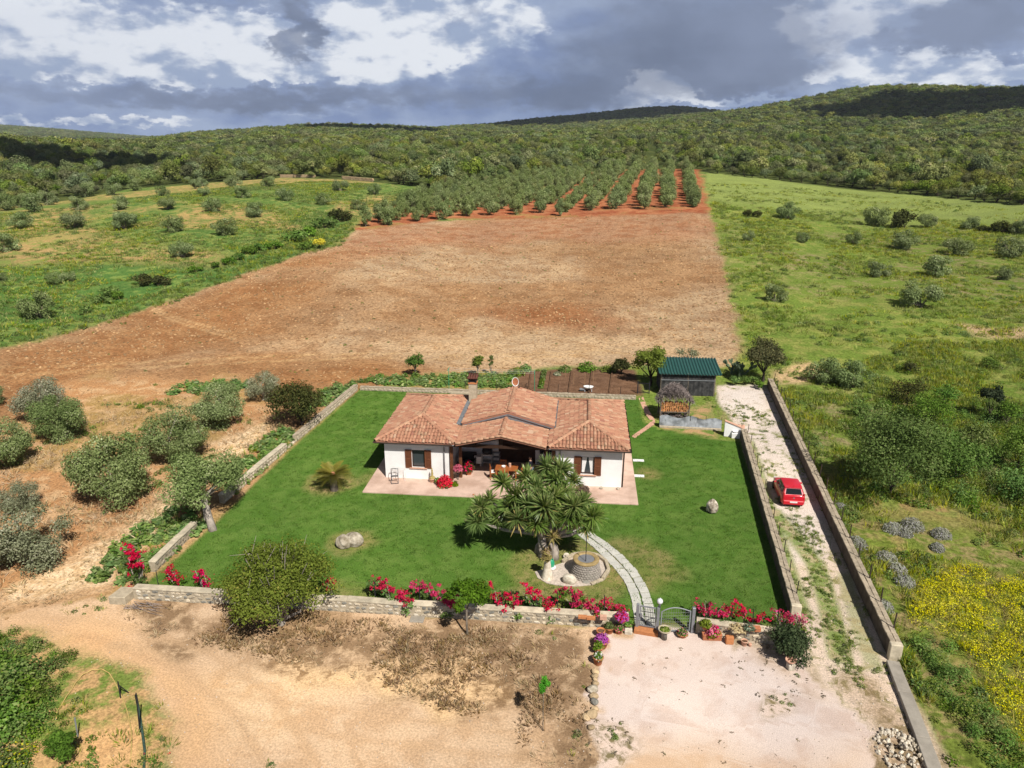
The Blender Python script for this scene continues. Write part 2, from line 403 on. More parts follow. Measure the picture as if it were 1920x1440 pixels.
def groundmat(name, fine=9.0, contrast=.5, bump=.05, bscale=5.0, rows=None, speck=None):
    """ground: two soils or covers from the mesh's own attributes, broken up by noise at the rate 'patch' says"""
    m, t = mat(name)
    P = t.n('ShaderNodeNewGeometry').outputs['Position']
    A = lambda n, o: t.n('ShaderNodeAttribute', dict(attribute_name=n)).outputs[o]
    n = t.noise(t.vm('MULTIPLY', P, t.n('ShaderNodeCombineXYZ', X=A('ps', 'Fac'), Y=A('ps', 'Fac'), Z=A('ps', 'Fac')).outputs[0]), 1.0, 7, .66, .3)
    thr = t.m('SUBTRACT', .74, t.m('MULTIPLY', A('patch', 'Fac'), .48))
    msk = t.m('ADD', t.m('MULTIPLY', t.m('SUBTRACT', n, thr), 8.0), .5, clamp=True)
    c = t.mix(msk, A('ca', 'Vector'), A('cb', 'Vector'))
    f = t.noise(P, fine, 9, .7)
    c = t.mix(1.0, c, t.mix(t.ss(f, .25, .75), (1 - contrast,) * 3, (1 + contrast * .8,) * 3), 'MULTIPLY')
    l = t.noise(P, .12, 4, .6)
    c = t.mix(1.0, c, t.mix(t.ss(l, .3, .7), (.9, .9, .92), (1.1, 1.08, 1.05)), 'MULTIPLY')
    if speck:       # (scale, threshold, colour): clods, pits and pebbles
        sp = t.noise(P, speck[0], 3, .5)
        c = t.mix(t.m('MULTIPLY', t.ss(sp, speck[1], speck[1] + .06), speck[3] if len(speck) > 3 else .8), c, speck[2])
    b = t.n('ShaderNodeBsdfDiffuse', Color=c, Roughness=1.0)
    h = t.noise(P, bscale, 9, .72)
    if rows:        # plough lines along a direction
        w = t.n('ShaderNodeTexWave', dict(wave_type='BANDS', bands_direction='X', wave_profile='SIN'), Scale=rows[0], Distortion=.9, Detail=2.0, Detail_Scale=.6)
        mp = t.n('ShaderNodeMapping', Vector=P); mp.inputs['Rotation'].default_value = (0, 0, rows[1]); t.set(w, 'Vector', mp)
        h = t.m('ADD', h, t.m('MULTIPLY', w.outputs['Fac'] if 'Fac' in w.outputs else w.outputs[1], rows[2]))
    bp = t.n('ShaderNodeBump', Strength=1.0, Distance=bump, Height=h); t.set(b, 'Normal', bp)
    out(t, b); return m

M = {}
M['white_wall'] = plain('white_render', (.84, .83, .81), .9, .05, 1.2, .1, bump=.004, bscale=30)
M['terrace'] = plain('terrace_concrete', (.56, .38, .29), .9, .12, .9, .1, col2=(.62, .45, .36), bump=.006, bscale=12)
M['wood'] = plain('brown_wood', (.13, .05, .022), .6, .25, 4, .3)
M['wood_shut'] = plain('shutter_wood', (.17, .062, .028), .55, .18, 4, .3, rnd=.08)
M['dark_wood'] = plain('dark_beam', (.045, .022, .013), .7, .25, 4, .2)
M['pale_wood'] = plain('pine_board', (.42, .26, .13), .7, .2, 4, .2)
M['orange_wood'] = plain('varnished_wood', (.36, .11, .03), .4, .2, 6, .4)
M['tile'] = None
M['mortar'] = plain('lime_mortar', (.46, .385, .275), .95, .15, 5, .1, bump=.01, bscale=25)
M['stone'] = plain('field_stone', (.43, .355, .25), .95, .22, 5, .1, col2=(.54, .48, .38), bump=.012, bscale=14, rnd=.42)
M['grey_stone'] = plain('grey_stone', (.24, .23, .20), .95, .25, 5, .1, bump=.012, bscale=14, rnd=.25)
M['coping'] = plain('coping_mortar', (.56, .485, .36), .95, .2, 3, .1, bump=.008, bscale=16, rnd=.14)
M['wall_shade'] = plain('wall_shade_render', (.125, .10, .08), .95, .3, 2.2, .1, bump=.015, bscale=9)  # drive wall cores: shade of the unlit faces painted into the colour
M['concrete'] = plain('grey_concrete', (.33, .295, .245), .9, .14, 2.0, .1, bump=.004, bscale=20)
M['paver'] = plain('pale_paver', (.55, .535, .48), .9, .10, 5, .1, rnd=.06, bump=.003, bscale=30)
M['terracotta'] = plain('terracotta', (.46, .175, .085), .85, .16, 8, .15, rnd=.12)
M['terracotta_pale'] = plain('pale_terracotta', (.62, .36, .25), .85, .14, 8, .15)
M['brick'] = plain('hollow_brick', (.50, .205, .085), .9, .12, 9, .1, rnd=.1)
M['grey_metal'] = plain('galvanised_metal', (.27, .275, .29), .5, .1, 6, .5, .3)
M['dark_metal'] = plain('dark_metal', (.04, .04, .045), .5, .15, 6, .4, .4)
M['rust'] = plain('rusted_iron', (.06, .042, .032), .8, .2, 8, .2)
M['light_metal'] = plain('zinc_flashing', (.26, .275, .285), .6, .12, 3, .4, .2)
M['white_paint'] = plain('white_paint', (.8, .8, .78), .5, .06, 6, .3)
M['bark'] = plain('grey_bark', (.19, .155, .12), .95, .3, 5, .1, bump=.02, bscale=12)
M['pale_bark'] = plain('pale_bark', (.36, .31, .26), .95, .25, 5, .1, bump=.02, bscale=12)
M['dark_bark'] = plain('dark_bark', (.07, .055, .042), .95, .3, 5, .1, bump=.02, bscale=12)
M['green_roof'] = plain('green_sheet_metal', (.028, .095, .082), .45, .12, 2.5, .4)
M['soil'] = plain('dug_soil', (.15, .085, .05), .98, .3, 6, .05, bump=.03, bscale=9)
M['plastic_grey'] = plain('grey_plastic_sheet', (.20, .215, .23), .42, .25, 1.6, .5, col2=(.33, .35, .37), bump=.02, bscale=5)
M['black'] = plain('black_plastic', (.016, .016, .018), .5, .1, 6, .3)
M['log_end'] = plain('sawn_log_end', (.50, .24, .10), .85, .22, 9, .1, rnd=.3)
M['twig'] = plain('dry_twigs', (.21, .17, .155), .9, .3, 8, .1, col2=(.30, .25, .23))
M['green_plastic'] = plain('green_plastic', (.03, .33, .17), .35, .1, 8, .5)
M['yellow_hose'] = plain('yellow_hose', (.55, .40, .14), .6, .1, 8, .3)
M['skin'] = plain('skin', (.45, .26, .18), .6, .05, 8, .3)
M['jeans'] = plain('denim', (.14, .19, .27), .85, .15, 9, .1)
M['jacket'] = plain('dark_cloth', (.02, .02, .03), .9, .1, 9, .1)
M['hair'] = plain('dark_hair', (.03, .022, .018), .7, .1, 9, .2)
M['cloth_white'] = plain('white_cloth', (.75, .74, .72), .9, .05, 9, .1)
M['boulder'] = plain('boulder_rock', (.33, .27, .18), .95, .38, 2.6, .1, col2=(.44, .39, .31), bump=.03, bscale=7)
M['pale_rock'] = plain('pale_rock', (.58, .50, .38), .95, .2, 4, .1, col2=(.66, .6, .5), bump=.02, bscale=9, rnd=.12)
M['kerb_stone'] = plain('kerb_stone', (.47, .35, .21), .95, .2, 5, .1, bump=.02, bscale=9, rnd=.28)
def glassmat(name, col, rough=.08):
    m, t = mat(name)
    b = t.n('ShaderNodeBsdfPrincipled', Base_Color=col + (1,), Roughness=rough); b.inputs['Specular IOR Level'].default_value = .7
    out(t, b); return m
M['wall_top'] = plain('weathered_wall_top', (.40, .33, .24), .95, .25, 3, .1, bump=.01, bscale=14)
M['glass'] = glassmat('window_glass', (.045, .055, .06))
M['car_glass'] = glassmat('car_glass', (.012, .016, .018), .05)
def carpaint():
    m, t = mat('red_car_paint')
    b = t.n('ShaderNodeBsdfPrincipled', Base_Color=(.62, .012, .028, 1), Roughness=.32); b.inputs['Coat Weight'].default_value = .6; b.inputs['Coat Roughness'].default_value = .08
    out(t, b); return m
M['car_red'] = carpaint()
M['lamp_red'] = glassmat('red_lamp_lens', (.45, .01, .01), .15)
M['globe'] = glassmat('white_globe', (.75, .75, .76), .12)

def tilemat(name, dirt=.55):
    """clay roof tiles: each tile its own firing, lichen and soot in blotches over the slope"""
    m, t = mat(name)
    v = t.n('ShaderNodeAttribute', dict(attribute_name='v')).outputs['Fac']
    P = t.n('ShaderNodeTexCoord').outputs['Object']
    cr = t.n('ShaderNodeValToRGB', Fac=v); e = cr.color_ramp.elements
    e[0].position, e[0].color = 0, (.33, .145, .10, 1); e[1].position, e[1].color = 1, (.52, .345, .235, 1)
    for p, c in ((.25, (.42, .20, .125, 1)), (.6, (.47, .24, .15, 1)), (.85, (.51, .30, .19, 1))):
        x = e.new(p); x.color = c
    c = cr.outputs[0]
    ln = t.noise(P, 1.6, 6, .65); l2 = t.noise(P, 11, 5, .65)
    msk = t.m('MULTIPLY', t.ss(t.m('ADD', t.m('MULTIPLY', ln, .55), t.m('MULTIPLY', l2, .45)), .49, .64), dirt)
    c = t.mix(msk, c, (.17, .125, .075))
    c = t.mix(t.m('MULTIPLY', t.ss(t.noise(P, 5, 4, .6), .6, .72), .35), c, (.44, .36, .2))
    b = t.n('ShaderNodeBsdfPrincipled', Base_Color=c, Roughness=.9); b.inputs['Specular IOR Level'].default_value = .12
    bp = t.n('ShaderNodeBump', Strength=.5, Distance=.01, Height=l2); t.set(b, 'Normal', bp)
    out(t, b); return m
M['tile'] = tilemat('clay_tiles'); M['tile_hip'] = tilemat('lichen_tiles', .8)

M['olive'] = leafmat('olive_leaves', (.10, .145, .045), (.34, .41, .175), (.47, .50, .29), trans=.26, rndvar=.14)
M['olive_far'] = leafmat('olive_leaves_rows', (.12, .165, .05), (.39, .46, .19), (.50, .54, .29), trans=.28, rndvar=.12)
M['olive_grey'] = leafmat('grey_olive_leaves', (.14, .155, .08), (.40, .41, .27), (.52, .50, .38), trans=.26, rndvar=.12)
M['woods'] = leafmat('woodland_leaves', (.09, .13, .038), (.29, .335, .135), (.36, .345, .19), trans=.27, rndvar=.40, locvar=.35, locscale=.014)
M['bush'] = leafmat('bush_leaves', (.06, .125, .02), (.21, .335, .07), (.28, .37, .11), trans=.3, rndvar=.2)
M['fig'] = leafmat('lime_leaves', (.09, .14, .012), (.25, .33, .045), trans=.35, rndvar=.15)
M['carob'] = leafmat('olive_green_leaves', (.09, .125, .016), (.31, .37, .06), (.36, .32, .07), trans=.38, rndvar=.12)
M['mulberry'] = leafmat('fresh_leaves', (.045, .10, .012), (.17, .29, .04), trans=.35, rndvar=.12)
M['sapling'] = leafmat('bright_leaves', (.06, .22, .02), (.15, .42, .05), trans=.35, rndvar=.1)
M['holm'] = leafmat('holm_oak_leaves', (.035, .040, .018), (.15, .145, .065), (.22, .19, .09), trans=.15, rndvar=.12)
M['conifer'] = leafmat('dark_needles', (.018, .03, .014), (.075, .10, .05), trans=.12, rndvar=.12)
M['rosemary'] = leafmat('rosemary_leaves', (.022, .04, .016), (.105, .14, .06), trans=.12, rndvar=.1)
M['dark_bush'] = leafmat('dark_bush_leaves', (.03, .036, .012), (.12, .13, .042), (.15, .1, .04), trans=.25, rndvar=.12)
M['squash'] = leafmat('broad_leaves', (.10, .195, .045), (.32, .44, .14), (.44, .50, .22), trans=.38, rndvar=.22)
M['weed'] = leafmat('weed_leaves', (.08, .14, .025), (.23, .31, .075), (.32, .33, .13), trans=.32, rndvar=.3)
M['lawn_blade'] = leafmat('lawn_blades', (.065, .15, .019), (.13, .225, .038), trans=.3, rndvar=.12)
M['grass'] = leafmat('meadow_grass', (.15, .215, .035), (.33, .38, .09), (.42, .40, .17), trans=.3, rndvar=.28, locvar=.8, locscale=.09)
M['grass_l'] = leafmat('green_corn', (.11, .20, .045), (.27, .35, .10), (.42, .38, .16), trans=.3, rndvar=.28, locvar=.8, locscale=.07)
M['dry'] = leafmat('dry_grass', (.20, .125, .06), (.38, .26, .14), (.48, .36, .21), trans=.25, rndvar=.25)
M['straw'] = leafmat('straw', (.38, .27, .14), (.62, .48, .30), trans=.15, rndvar=.2)
M['yellow'] = leafmat('yellow_blossom', (.55, .50, .012), (.76, .70, .03), trans=.2, rndvar=.15)
M['lavender'] = leafmat('lavender', (.29, .30, .23), (.50, .50, .44), (.50, .46, .54), trans=.3, rndvar=.12)
M['magenta'] = leafmat('crimson_bracts', (.48, .009, .05), (.68, .022, .11), (.68, .06, .27), trans=.25, rndvar=.1)
M['scarlet'] = leafmat('scarlet_petals', (.55, .006, .02), (.78, .02, .05), trans=.2, rndvar=.05)
M['pink'] = leafmat('pink_petals', (.55, .10, .2), (.78, .30, .38), trans=.25, rndvar=.1)
M['purple'] = leafmat('purple_petals', (.36, .04, .32), (.58, .14, .52), trans=.25, rndvar=.1)
M['white_petal'] = leafmat('white_petals', (.7, .7, .66), (.82, .82, .78), trans=.25, rndvar=.05)
M['yucca'] = leafmat('sword_leaves', (.06, .12, .02), (.21, .29, .07), (.32, .35, .12), trans=.28, gloss=.025, rndvar=.12)
M['yucca_dry'] = leafmat('dry_sword_leaves', (.25, .19, .07), (.44, .36, .12), (.42, .28, .18), trans=.2, rndvar=.15)
M['cycad'] = leafmat('cycad_fronds', (.19, .18, .025), (.44, .38, .075), trans=.3, gloss=.02, rndvar=.05)
M['cactus'] = leafmat('cactus_pads', (.06, .095, .05), (.16, .20, .12), trans=.05, gloss=.03, rndvar=.1)

# ------------------------------------------------------------------ ground: one sheet, cut into the named pieces of the setting
azs = np.concatenate([np.linspace(-180, -46, 30)[:-1], np.arange(-46, 46.01, .175), np.linspace(46, 180, 30)[1:]])
rads = np.concatenate([[2.0, 5, 8, 11], np.exp(np.arange(math.log(14), math.log(5200), .0092))])
AZ, RR = np.meshgrid(np.radians(azs), rads, indexing='ij')
GX = RR * (np.sin(AZ) * RX + np.cos(AZ) * HX); GY = RR * (np.sin(AZ) * RY + np.cos(AZ) * HY)
X, Y = GX.ravel(), GY.ravel()
NV = len(X)
ca = np.zeros((NV, 3)); cb = np.zeros((NV, 3)); patch = np.zeros(NV); ps = np.ones(NV); zone = np.zeros(NV, int)
HT = height(X, Y)
nA, nB, nC = fbm2(X, Y, 2.2, 4, 11), fbm2(X, Y, 9, 4, 12), fbm2(X, Y, 28, 4, 13)

def world_poly(pp): return np.array([at(*p)[:2] for p in pp])
def sdist(poly, qx=None, qy=None):
    """signed distance to a polygon, positive inside"""
    qx = X if qx is None else np.asarray(qx, float); qy = Y if qy is None else np.asarray(qy, float)
    res = np.full(len(qx), -99.0)
    x0, y0 = poly.min(0) - 8; x1, y1 = poly.max(0) + 8
    k = np.where((qx > x0) & (qx < x1) & (qy > y0) & (qy < y1))[0]
    if not len(k): return res
    px, py = qx[k], qy[k]; dmin = np.full(len(k), 1e9); ins = np.zeros(len(k), bool)
    for (ax, ay), (bx_, by_) in zip(poly, np.roll(poly, -1, 0)):
        ex, ey = bx_ - ax, by_ - ay; L = ex * ex + ey * ey + 1e-12
        t = np.clip(((px - ax) * ex + (py - ay) * ey) / L, 0, 1)
        dmin = np.minimum(dmin, (px - ax - t * ex) ** 2 + (py - ay - t * ey) ** 2)
        c = (ay > py) != (by_ > py)
        with np.errstate(divide='ignore', invalid='ignore'):
            ins ^= c & (px < (bx_ - ax) * (py - ay) / (by_ - ay + 1e-12) + ax)
    res[k] = np.where(ins, 1, -1) * np.sqrt(dmin); return res
def paint(w, A=None, B=None, pt=None, s=None, z=None):
    global ca, cb, patch, ps, zone
    w = np.clip(w, 0, 1); wv = w[:, None]
    if A is not None: ca[:] = ca * (1 - wv) + np.asarray(A) * wv
    if B is not None: cb[:] = cb * (1 - wv) + np.asarray(B) * wv
    if pt is not None: patch[:] = patch * (1 - w) + pt * w
    if s is not None: ps[:] = np.where(w > .5, s, ps)
    if z is not None: zone[w > .5] = z
def area(pp, width=1.0, rag=1.0, nz=None):
    d = sdist(pp if isinstance(pp, np.ndarray) else world_poly(pp))
    return sstep(d + rag * ((nA if nz is None else nz) - .5) * 2, -width / 2, width / 2)

ZN = ['woodland_floor', 'green_meadow', 'rough_meadow', 'ploughed_field', 'orchard_soil', 'grove_soil', 'dirt_yard', 'lawn', 'driveway', 'gravel_forecourt', 'vegetable_soil', 'roadside_verge']
paint(np.ones(NV), (.045, .062, .02), (.085, .10, .03), .5, .22, 0)
EDGE = [(-260, 410), (-100, 398), (0, 386), (150, 374), (250, 353), (310, 349), (420, 341), (520, 334), (700, 341), (850, 360), (1000, 334), (1150, 318), (1320, 323), (1500, 343), (1700, 363), (1920, 386), (2150, 410), (2350, 425)]
_e = [at(*p) for p in EDGE]
E_AZ = np.array([math.degrees(math.atan2(p[0] * RX + p[1] * RY, p[0] * HX + p[1] * HY)) for p in _e]); E_R = np.array([math.hypot(p[0], p[1]) for p in _e])
def edge_r(x, y):
    return np.interp(np.degrees(np.arctan2(x * RX + y * RY, x * HX + y * HY)), E_AZ, E_R)
open_land = sstep(edge_r(X, Y) - np.hypot(X, Y) + (nB - .5) * 8, -2, 2) * (np.abs(AZ.ravel()) < R(62))
FIELD = [(-260, 700), (0, 655), (140, 622), (290, 573), (420, 530), (560, 478), (640, 458), (665, 430), (740, 418), (1045, 402), (1330, 394), (1345, 450), (1393, 645), (1385, 688), (1250, 684), (1000, 690), (800, 700), (700, 726), (560, 800), (470, 905), (330, 1010), (180, 1110), (0, 1165), (-260, 1200)]
ORCH = [(655, 432), (690, 405), (770, 378), (850, 362), (1000, 333), (1150, 319), (1310, 318), (1318, 350), (1333, 400), (1045, 408), (840, 410), (740, 424)]
FIELD_W, ORCH_W = world_poly(FIELD), world_poly(ORCH)
# meadows left and right of the ploughed field
mid_az = np.interp(np.hypot(X, Y), [60, 100, 165, 255], [R(8), R(9), R(14.5), R(14.2)])
leftm = open_land * (AZ.ravel() < mid_az); rightm = open_land * (AZ.ravel() >= mid_az)
dry_l = sstep(nC + .25 * (nB - .5), .50, .62)
paint(leftm, (.085, .15, .035), (.19, .225, .06), .45, .5, 1)
paint(leftm * dry_l, (.15, .19, .05), (.36, .25, .10), .52, .6)
bare = area([(0, 455), (150, 440), (330, 455), (400, 470), (390, 500), (200, 495), (0, 500)], 8, 6, nB)
paint(bare * leftm * .8, (.40, .25, .115), (.17, .21, .055), .5, .45)
blu = area([(0, 500), (200, 490), (420, 505), (520, 470), (640, 420), (560, 480), (330, 560), (0, 620)], 6, 5, nB)
paint(blu * leftm * .8, (.07, .145, .035), (.17, .24, .06), .35, .5)
pale = sstep(np.hypot(X, Y), 165, 200)
paint(rightm, (.15, .215, .04), (.25, .27, .07), .45, .45, 2)
paint(rightm * sstep(nC, .45, .62), (.155, .21, .04), (.27, .23, .11), .42, .55)
paint(rightm * pale, (.235, .285, .08), (.19, .22, .07), .3, .25)
yel = area([(1660, 1000), (1760, 1060), (1940, 1090), (2100, 1440), (1900, 1440), (1830, 1330), (1740, 1180)], 3, 2.5, nB)
paint(rightm * yel * .6, (.21, .25, .03), (.42, .39, .03), .55, 1.6)
paint(area([(1800, 610), (1960, 615), (1960, 635), (1840, 632)], 2, 1.5), (.50, .36, .21), (.2, .24, .06), .3, .8)
paint(area([(1450, 690), (1520, 678), (1560, 700), (1540, 722), (1455, 722)], 1.5, 1.2), (.52, .37, .20), (.22, .24, .06), .38, .9)
paint(area([(1520, 880), (1600, 900), (1720, 940), (1920, 975), (1920, 1010), (1760, 985), (1600, 960), (1530, 930)], 2, 1.6), (.36, .24, .11), (.19, .24, .05), .5, .8)
paint(rightm * area([(1470, 930), (1600, 940), (1920, 985), (2150, 1100), (2150, 1700), (1800, 1700), (1690, 1215), (1560, 1010)], 3, 2, nB) * .65, (.17, .215, .04), (.30, .235, .10), .46, 1.0)
# ploughed field: pale where dry, red where damp
fld = area(FIELD_W, 1.6, 1.3)
paint(fld, (.44, .31, .185), (.34, .215, .12), .46, .3, 3)
paint(fld * sstep(nC + .3 * (nB - .5), .5, .66) * .85, (.345, .20, .10), (.28, .15, .07), .45, .35)
top = area([(640, 455), (700, 425), (1045, 402), (1335, 395), (1345, 450), (1000, 455), (760, 470), (600, 500), (560, 480)], 14, 8, nB)
paint(fld * top * .9, (.385, .22, .125), (.315, .148, .076), .45, .4)
west = area([(-100, 660), (290, 573), (560, 478), (640, 470), (560, 560), (480, 640), (300, 690), (700, 680), (760, 700), (560, 760), (0, 860), (-200, 860)], 12, 7, nB)
paint(fld * west * .9, (.325, .17, .074), (.275, .13, .054), .5, .4)
damp = area([(900, 590), (1050, 575), (1160, 600), (1100, 625), (960, 620)], 8, 5, nB)
paint(fld * damp * .8, (.30, .13, .055), (.25, .10, .04), .5, .4)
sandy = area([(700, 640), (900, 625), (1180, 640), (1385, 640), (1385, 690), (1000, 690), (860, 690)], 7, 4, nB)
paint(fld * sandy * .75, (.50, .355, .215), (.43, .285, .155), .4, .4)
trk = lambda pts, w: np.max([sstep(w - np.abs(-sdist(np.array([a, b, b + 1e-3]))), 0, .35) for a, b in zip(world_poly(pts)[:-1], world_poly(pts)[1:])], axis=0)
for off in (0, 13):
    paint(fld * trk([(0, 690 + off), (180, 684 + off * .8), (420, 672 + off * .7), (700, 662 + off * .6), (900, 668 + off * .6), (1180, 655 + off * .5)], .45) * .45, (.56, .38, .19), (.5, .32, .15), .4, .4)
    paint(fld * trk([(285, 575 + off * .5), (345, 600 + off * .6), (440, 628 + off * .6)], .4) * .5, (.58, .40, .21), (.5, .32, .15), .4, .4)
orch = area(ORCH_W, 2.0, 1.5)
paint(orch, (.37, .155, .075), (.27, .085, .04), .5, .3, 4)
paint(orch * sstep(nB, .56, .68) * .5, (.15, .19, .05), (.33, .15, .07), .5, .6)
# old olive grove on the left of the garden wall
GROVE = [(-260, 860), (0, 800), (180, 700), (430, 710), (560, 760), (520, 830), (400, 960), (300, 1040), (230, 1110), (0, 1170), (-260, 1200)]
grv = area(GROVE, 6, 4, nB)
paint(grv, (.36, .195, .09), (.44, .285, .155), .42, .7, 5)
paint(grv * area([(540, 790), (470, 800), (330, 900), (190, 1020), (0, 1110), (0, 1150), (200, 1090), (320, 960), (440, 870)], 1.6, 1.4), (.50, .345, .19), (.62, .47, .30), .5, 1.5)
paint(grv * sstep(fbm2(X, Y, 5, 4, 21), .60, .68) * .35, (.17, .19, .05), (.36, .25, .11), .5, 1.2)
# front yard
COURT = [(1120, 1178), (1300, 1180), (1500, 1175), (1560, 1240), (1680, 1240), (1780, 1440), (1850, 1700), (1080, 1700), (1100, 1440)]
paint(area(COURT, .4, .3), (.50, .40, .30), (.33, .26, .17), .5, 1.2, 6)
YARD = [(-260, 1165), (0, 1150), (230, 1118), (250, 1105), (640, 1135), (1130, 1178), (1200, 1195), (1130, 1440), (1130, 1700), (-260, 1700)]
yrd = area(YARD, .3, .5)
paint(yrd, (.525, .38, .25), (.455, .31, .19), .45, .6, 6)
paint(yrd * area([(0, 1150), (200, 1180), (330, 1230), (420, 1330), (400, 1440), (330, 1440), (310, 1320), (180, 1240), (0, 1180)], 4, 2, nB) * .7, (.52, .29, .12), (.60, .38, .19), .5, .4)
paint(yrd * area([(380, 1270), (560, 1230), (640, 1290), (560, 1380), (420, 1400)], 3, 2, nB) * .5, (.64, .47, .29), (.56, .36, .19), .4, .4)
dryg = area([(225, 1130), (420, 1130), (650, 1150), (1130, 1185), (1112, 1300), (1105, 1440), (1000, 1440), (960, 1330), (880, 1320), (640, 1260), (420, 1210), (330, 1215)], 2.0, 2.4, fbm2(X, Y, 1.3, 4, 16))
paint(yrd * dryg, (.44, .31, .19), (.225, .145, .082), .62, 1.6)
paint(yrd * area([(520, 1240), (900, 1230), (960, 1310), (860, 1340), (620, 1300)], 1.5, 1.5) * (1 - dryg * .4), (.60, .42, .235), (.24, .145, .066), .34, 1.7)
paint(yrd * area([(440, 1130), (640, 1150), (640, 1200), (440, 1200)], 1.5, 1.2) * .6, (.32, .2, .11), (.2, .13, .066), .5, 1.6)
for pts, wd_ in (([(0, 1172), (180, 1196), (340, 1255), (440, 1340), (500, 1440), (540, 1600)], .34), ([(0, 1150), (200, 1168), (390, 1222), (520, 1310), (600, 1440), (640, 1600)], .34), ([(420, 1300), (620, 1330), (850, 1360), (1040, 1385), (1300, 1400)], .3), ([(460, 1345), (660, 1385), (900, 1415), (1080, 1425)], .3)):
    paint(yrd * trk(pts, wd_) * .5, (.40, .255, .14), (.47, .32, .19), .5, 1.4)
verge = area([(-260, 1180), (0, 1180), (110, 1205), (170, 1250), (280, 1290), (320, 1380), (330, 1460), (300, 1700), (-260, 1700)], 1.2, 1.2)
paint(verge, (.14, .19, .04), (.42, .27, .125), .5, 1.0, 11)
paint(verge * area([(150, 1360), (250, 1350), (260, 1460), (140, 1460)], 1.0, .8), (.52, .325, .155), (.5, .3, .14), .4, 1)
# driveway and forecourt
DRIVE = [(1342, 722), (1437, 722), (1480, 800), (1560, 985), (1670, 1235), (1760, 1440), (1850, 1700), (1500, 1700), (1560, 1300), (1520, 1240), (1490, 1180), (1440, 1000), (1388, 820), (1345, 745)]
drv = area(DRIVE, .4, .2)
paint(drv, (.60, .49, .395), (.27, .245, .11), .34, 1.1, 8)
far_d = area([(1342, 722), (1437, 722), (1480, 800), (1570, 1010), (1540, 1050), (1460, 1060), (1388, 820)], 1.5, 1.2)
paint(drv * far_d, (.62, .535, .47), (.22, .225, .085), .34, 1.0)
paint(drv * area([(1345, 735), (1430, 735), (1440, 770), (1380, 790)], 1.2, .8), (.62, .55, .49), (.5, .42, .35), .3, 1.0)
for pts, w, a in (([(1402, 830), (1440, 960), (1480, 1080), (1500, 1150)], .55, .85), ([(1450, 960), (1485, 1000), (1530, 1060), (1555, 1140), (1575, 1230)], .55, .9), ([(1585, 1080), (1610, 1180), (1640, 1250)], .45, .5)):
    paint(drv * trk(pts, w * 1.2) * a, (.17, .24, .05), (.44, .36, .22), .45, 1.3)
paint(drv * area([(1590, 1270), (1650, 1265), (1720, 1440), (1740, 1700), (1560, 1700), (1560, 1420), (1640, 1380)], 1.4, 1.3) * .85, (.42, .31, .21), (.215, .15, .085), .5, 1.4)
GRAV = [(1128, 1190), (1185, 1186), (1300, 1192), (1440, 1215), (1500, 1250), (1570, 1300), (1630, 1380), (1640, 1700), (1080, 1700), (1105, 1420), (1118, 1300)]
grav = area(GRAV, .3, 1.1, fbm2(X, Y, .8, 3, 15))
paint(grav, (.60, .50, .44), (.53, .415, .35), .4, .6, 9)
paint(grav * area([(1150, 1250), (1400, 1250), (1560, 1300), (1560, 1390), (1300, 1400), (1150, 1380)], 4, 2, nB) * .6, (.63, .555, .515), (.57, .475, .425), .4, .5)
paint(grav * area([(1080, 1400), (1300, 1400), (1450, 1440), (1600, 1420), (1640, 1700), (1080, 1700)], 3, 2, nB) * .75, (.60, .44, .29), (.56, .38, .22), .5, .4)
paint(grav * area([(1110, 1350), (1170, 1360), (1200, 1400), (1120, 1440), (1080, 1440)], .8, .8), (.62, .5, .42), (.2, .165, .085), .42, 2.2)
paint(grav * area([(1430, 1300), (1480, 1295), (1485, 1330), (1440, 1340)], .5, .5), (.62, .5, .42), (.22, .18, .085), .4, 2.2)
paint(grav * area([(1350, 1190), (1440, 1200), (1500, 1250), (1560, 1320), (1500, 1310), (1420, 1240)], 1.0, 1.0) * .7, (.55, .43, .33), (.35, .255, .17), .45, 1.8)
# kitchen garden
veg = area([(975, 697), (1060, 690), (1195, 693), (1205, 742), (1060, 739), (960, 736)], .5, .3)
paint(veg, (.17, .098, .06), (.125, .07, .042), .5, 1.2, 10)
# lawn
LAWN = [(268, 1098), (330, 1048), (398, 988), (540, 848), (678, 727), (1000, 737), (1198, 746), (1207, 790), (1235, 803), (1388, 830), (1440, 1000), (1486, 1172), (1300, 1166), (1235, 1164), (1130, 1157), (650, 1128), (410, 1106)]
LAWN_W = world_poly(LAWN)
lwn = area(LAWN_W, .3, .15)
paint(lwn, (.062, .132, .021), (.085, .158, .028), .5, .5, 7)
paint(lwn * sstep(nC + .5 * (nB - .5), .5, .66) * .6, (.08, .15, .026), (.11, .175, .038), .45, .8)
for c, r_, k in (((622, 905), 1.6, .8), ((660, 1015), 1.3, .7), ((1070, 1075), 3.2, .55), ((1190, 1060), 2.6, .5), ((1215, 890), .9, .7), ((700, 895), 1.2, .4), ((1000, 1150), 2.5, .35), ((640, 1125), 1.5, .4)):
    p = at(*c); d = np.hypot(X - p[0], Y - p[1])
    paint(lwn * sstep(r_ - d + (nA - .5) * 1.4, -.4, .5) * k, (.2, .19, .06), (.32, .22, .11), .45, 1.2)
yd = area([(1235, 782), (1330, 760), (1345, 800), (1345, 830), (1240, 805)], .6, .5)
paint(yd * (1 - lwn), (.40, .26, .13), (.13, .19, .04), .5, .8, 8)

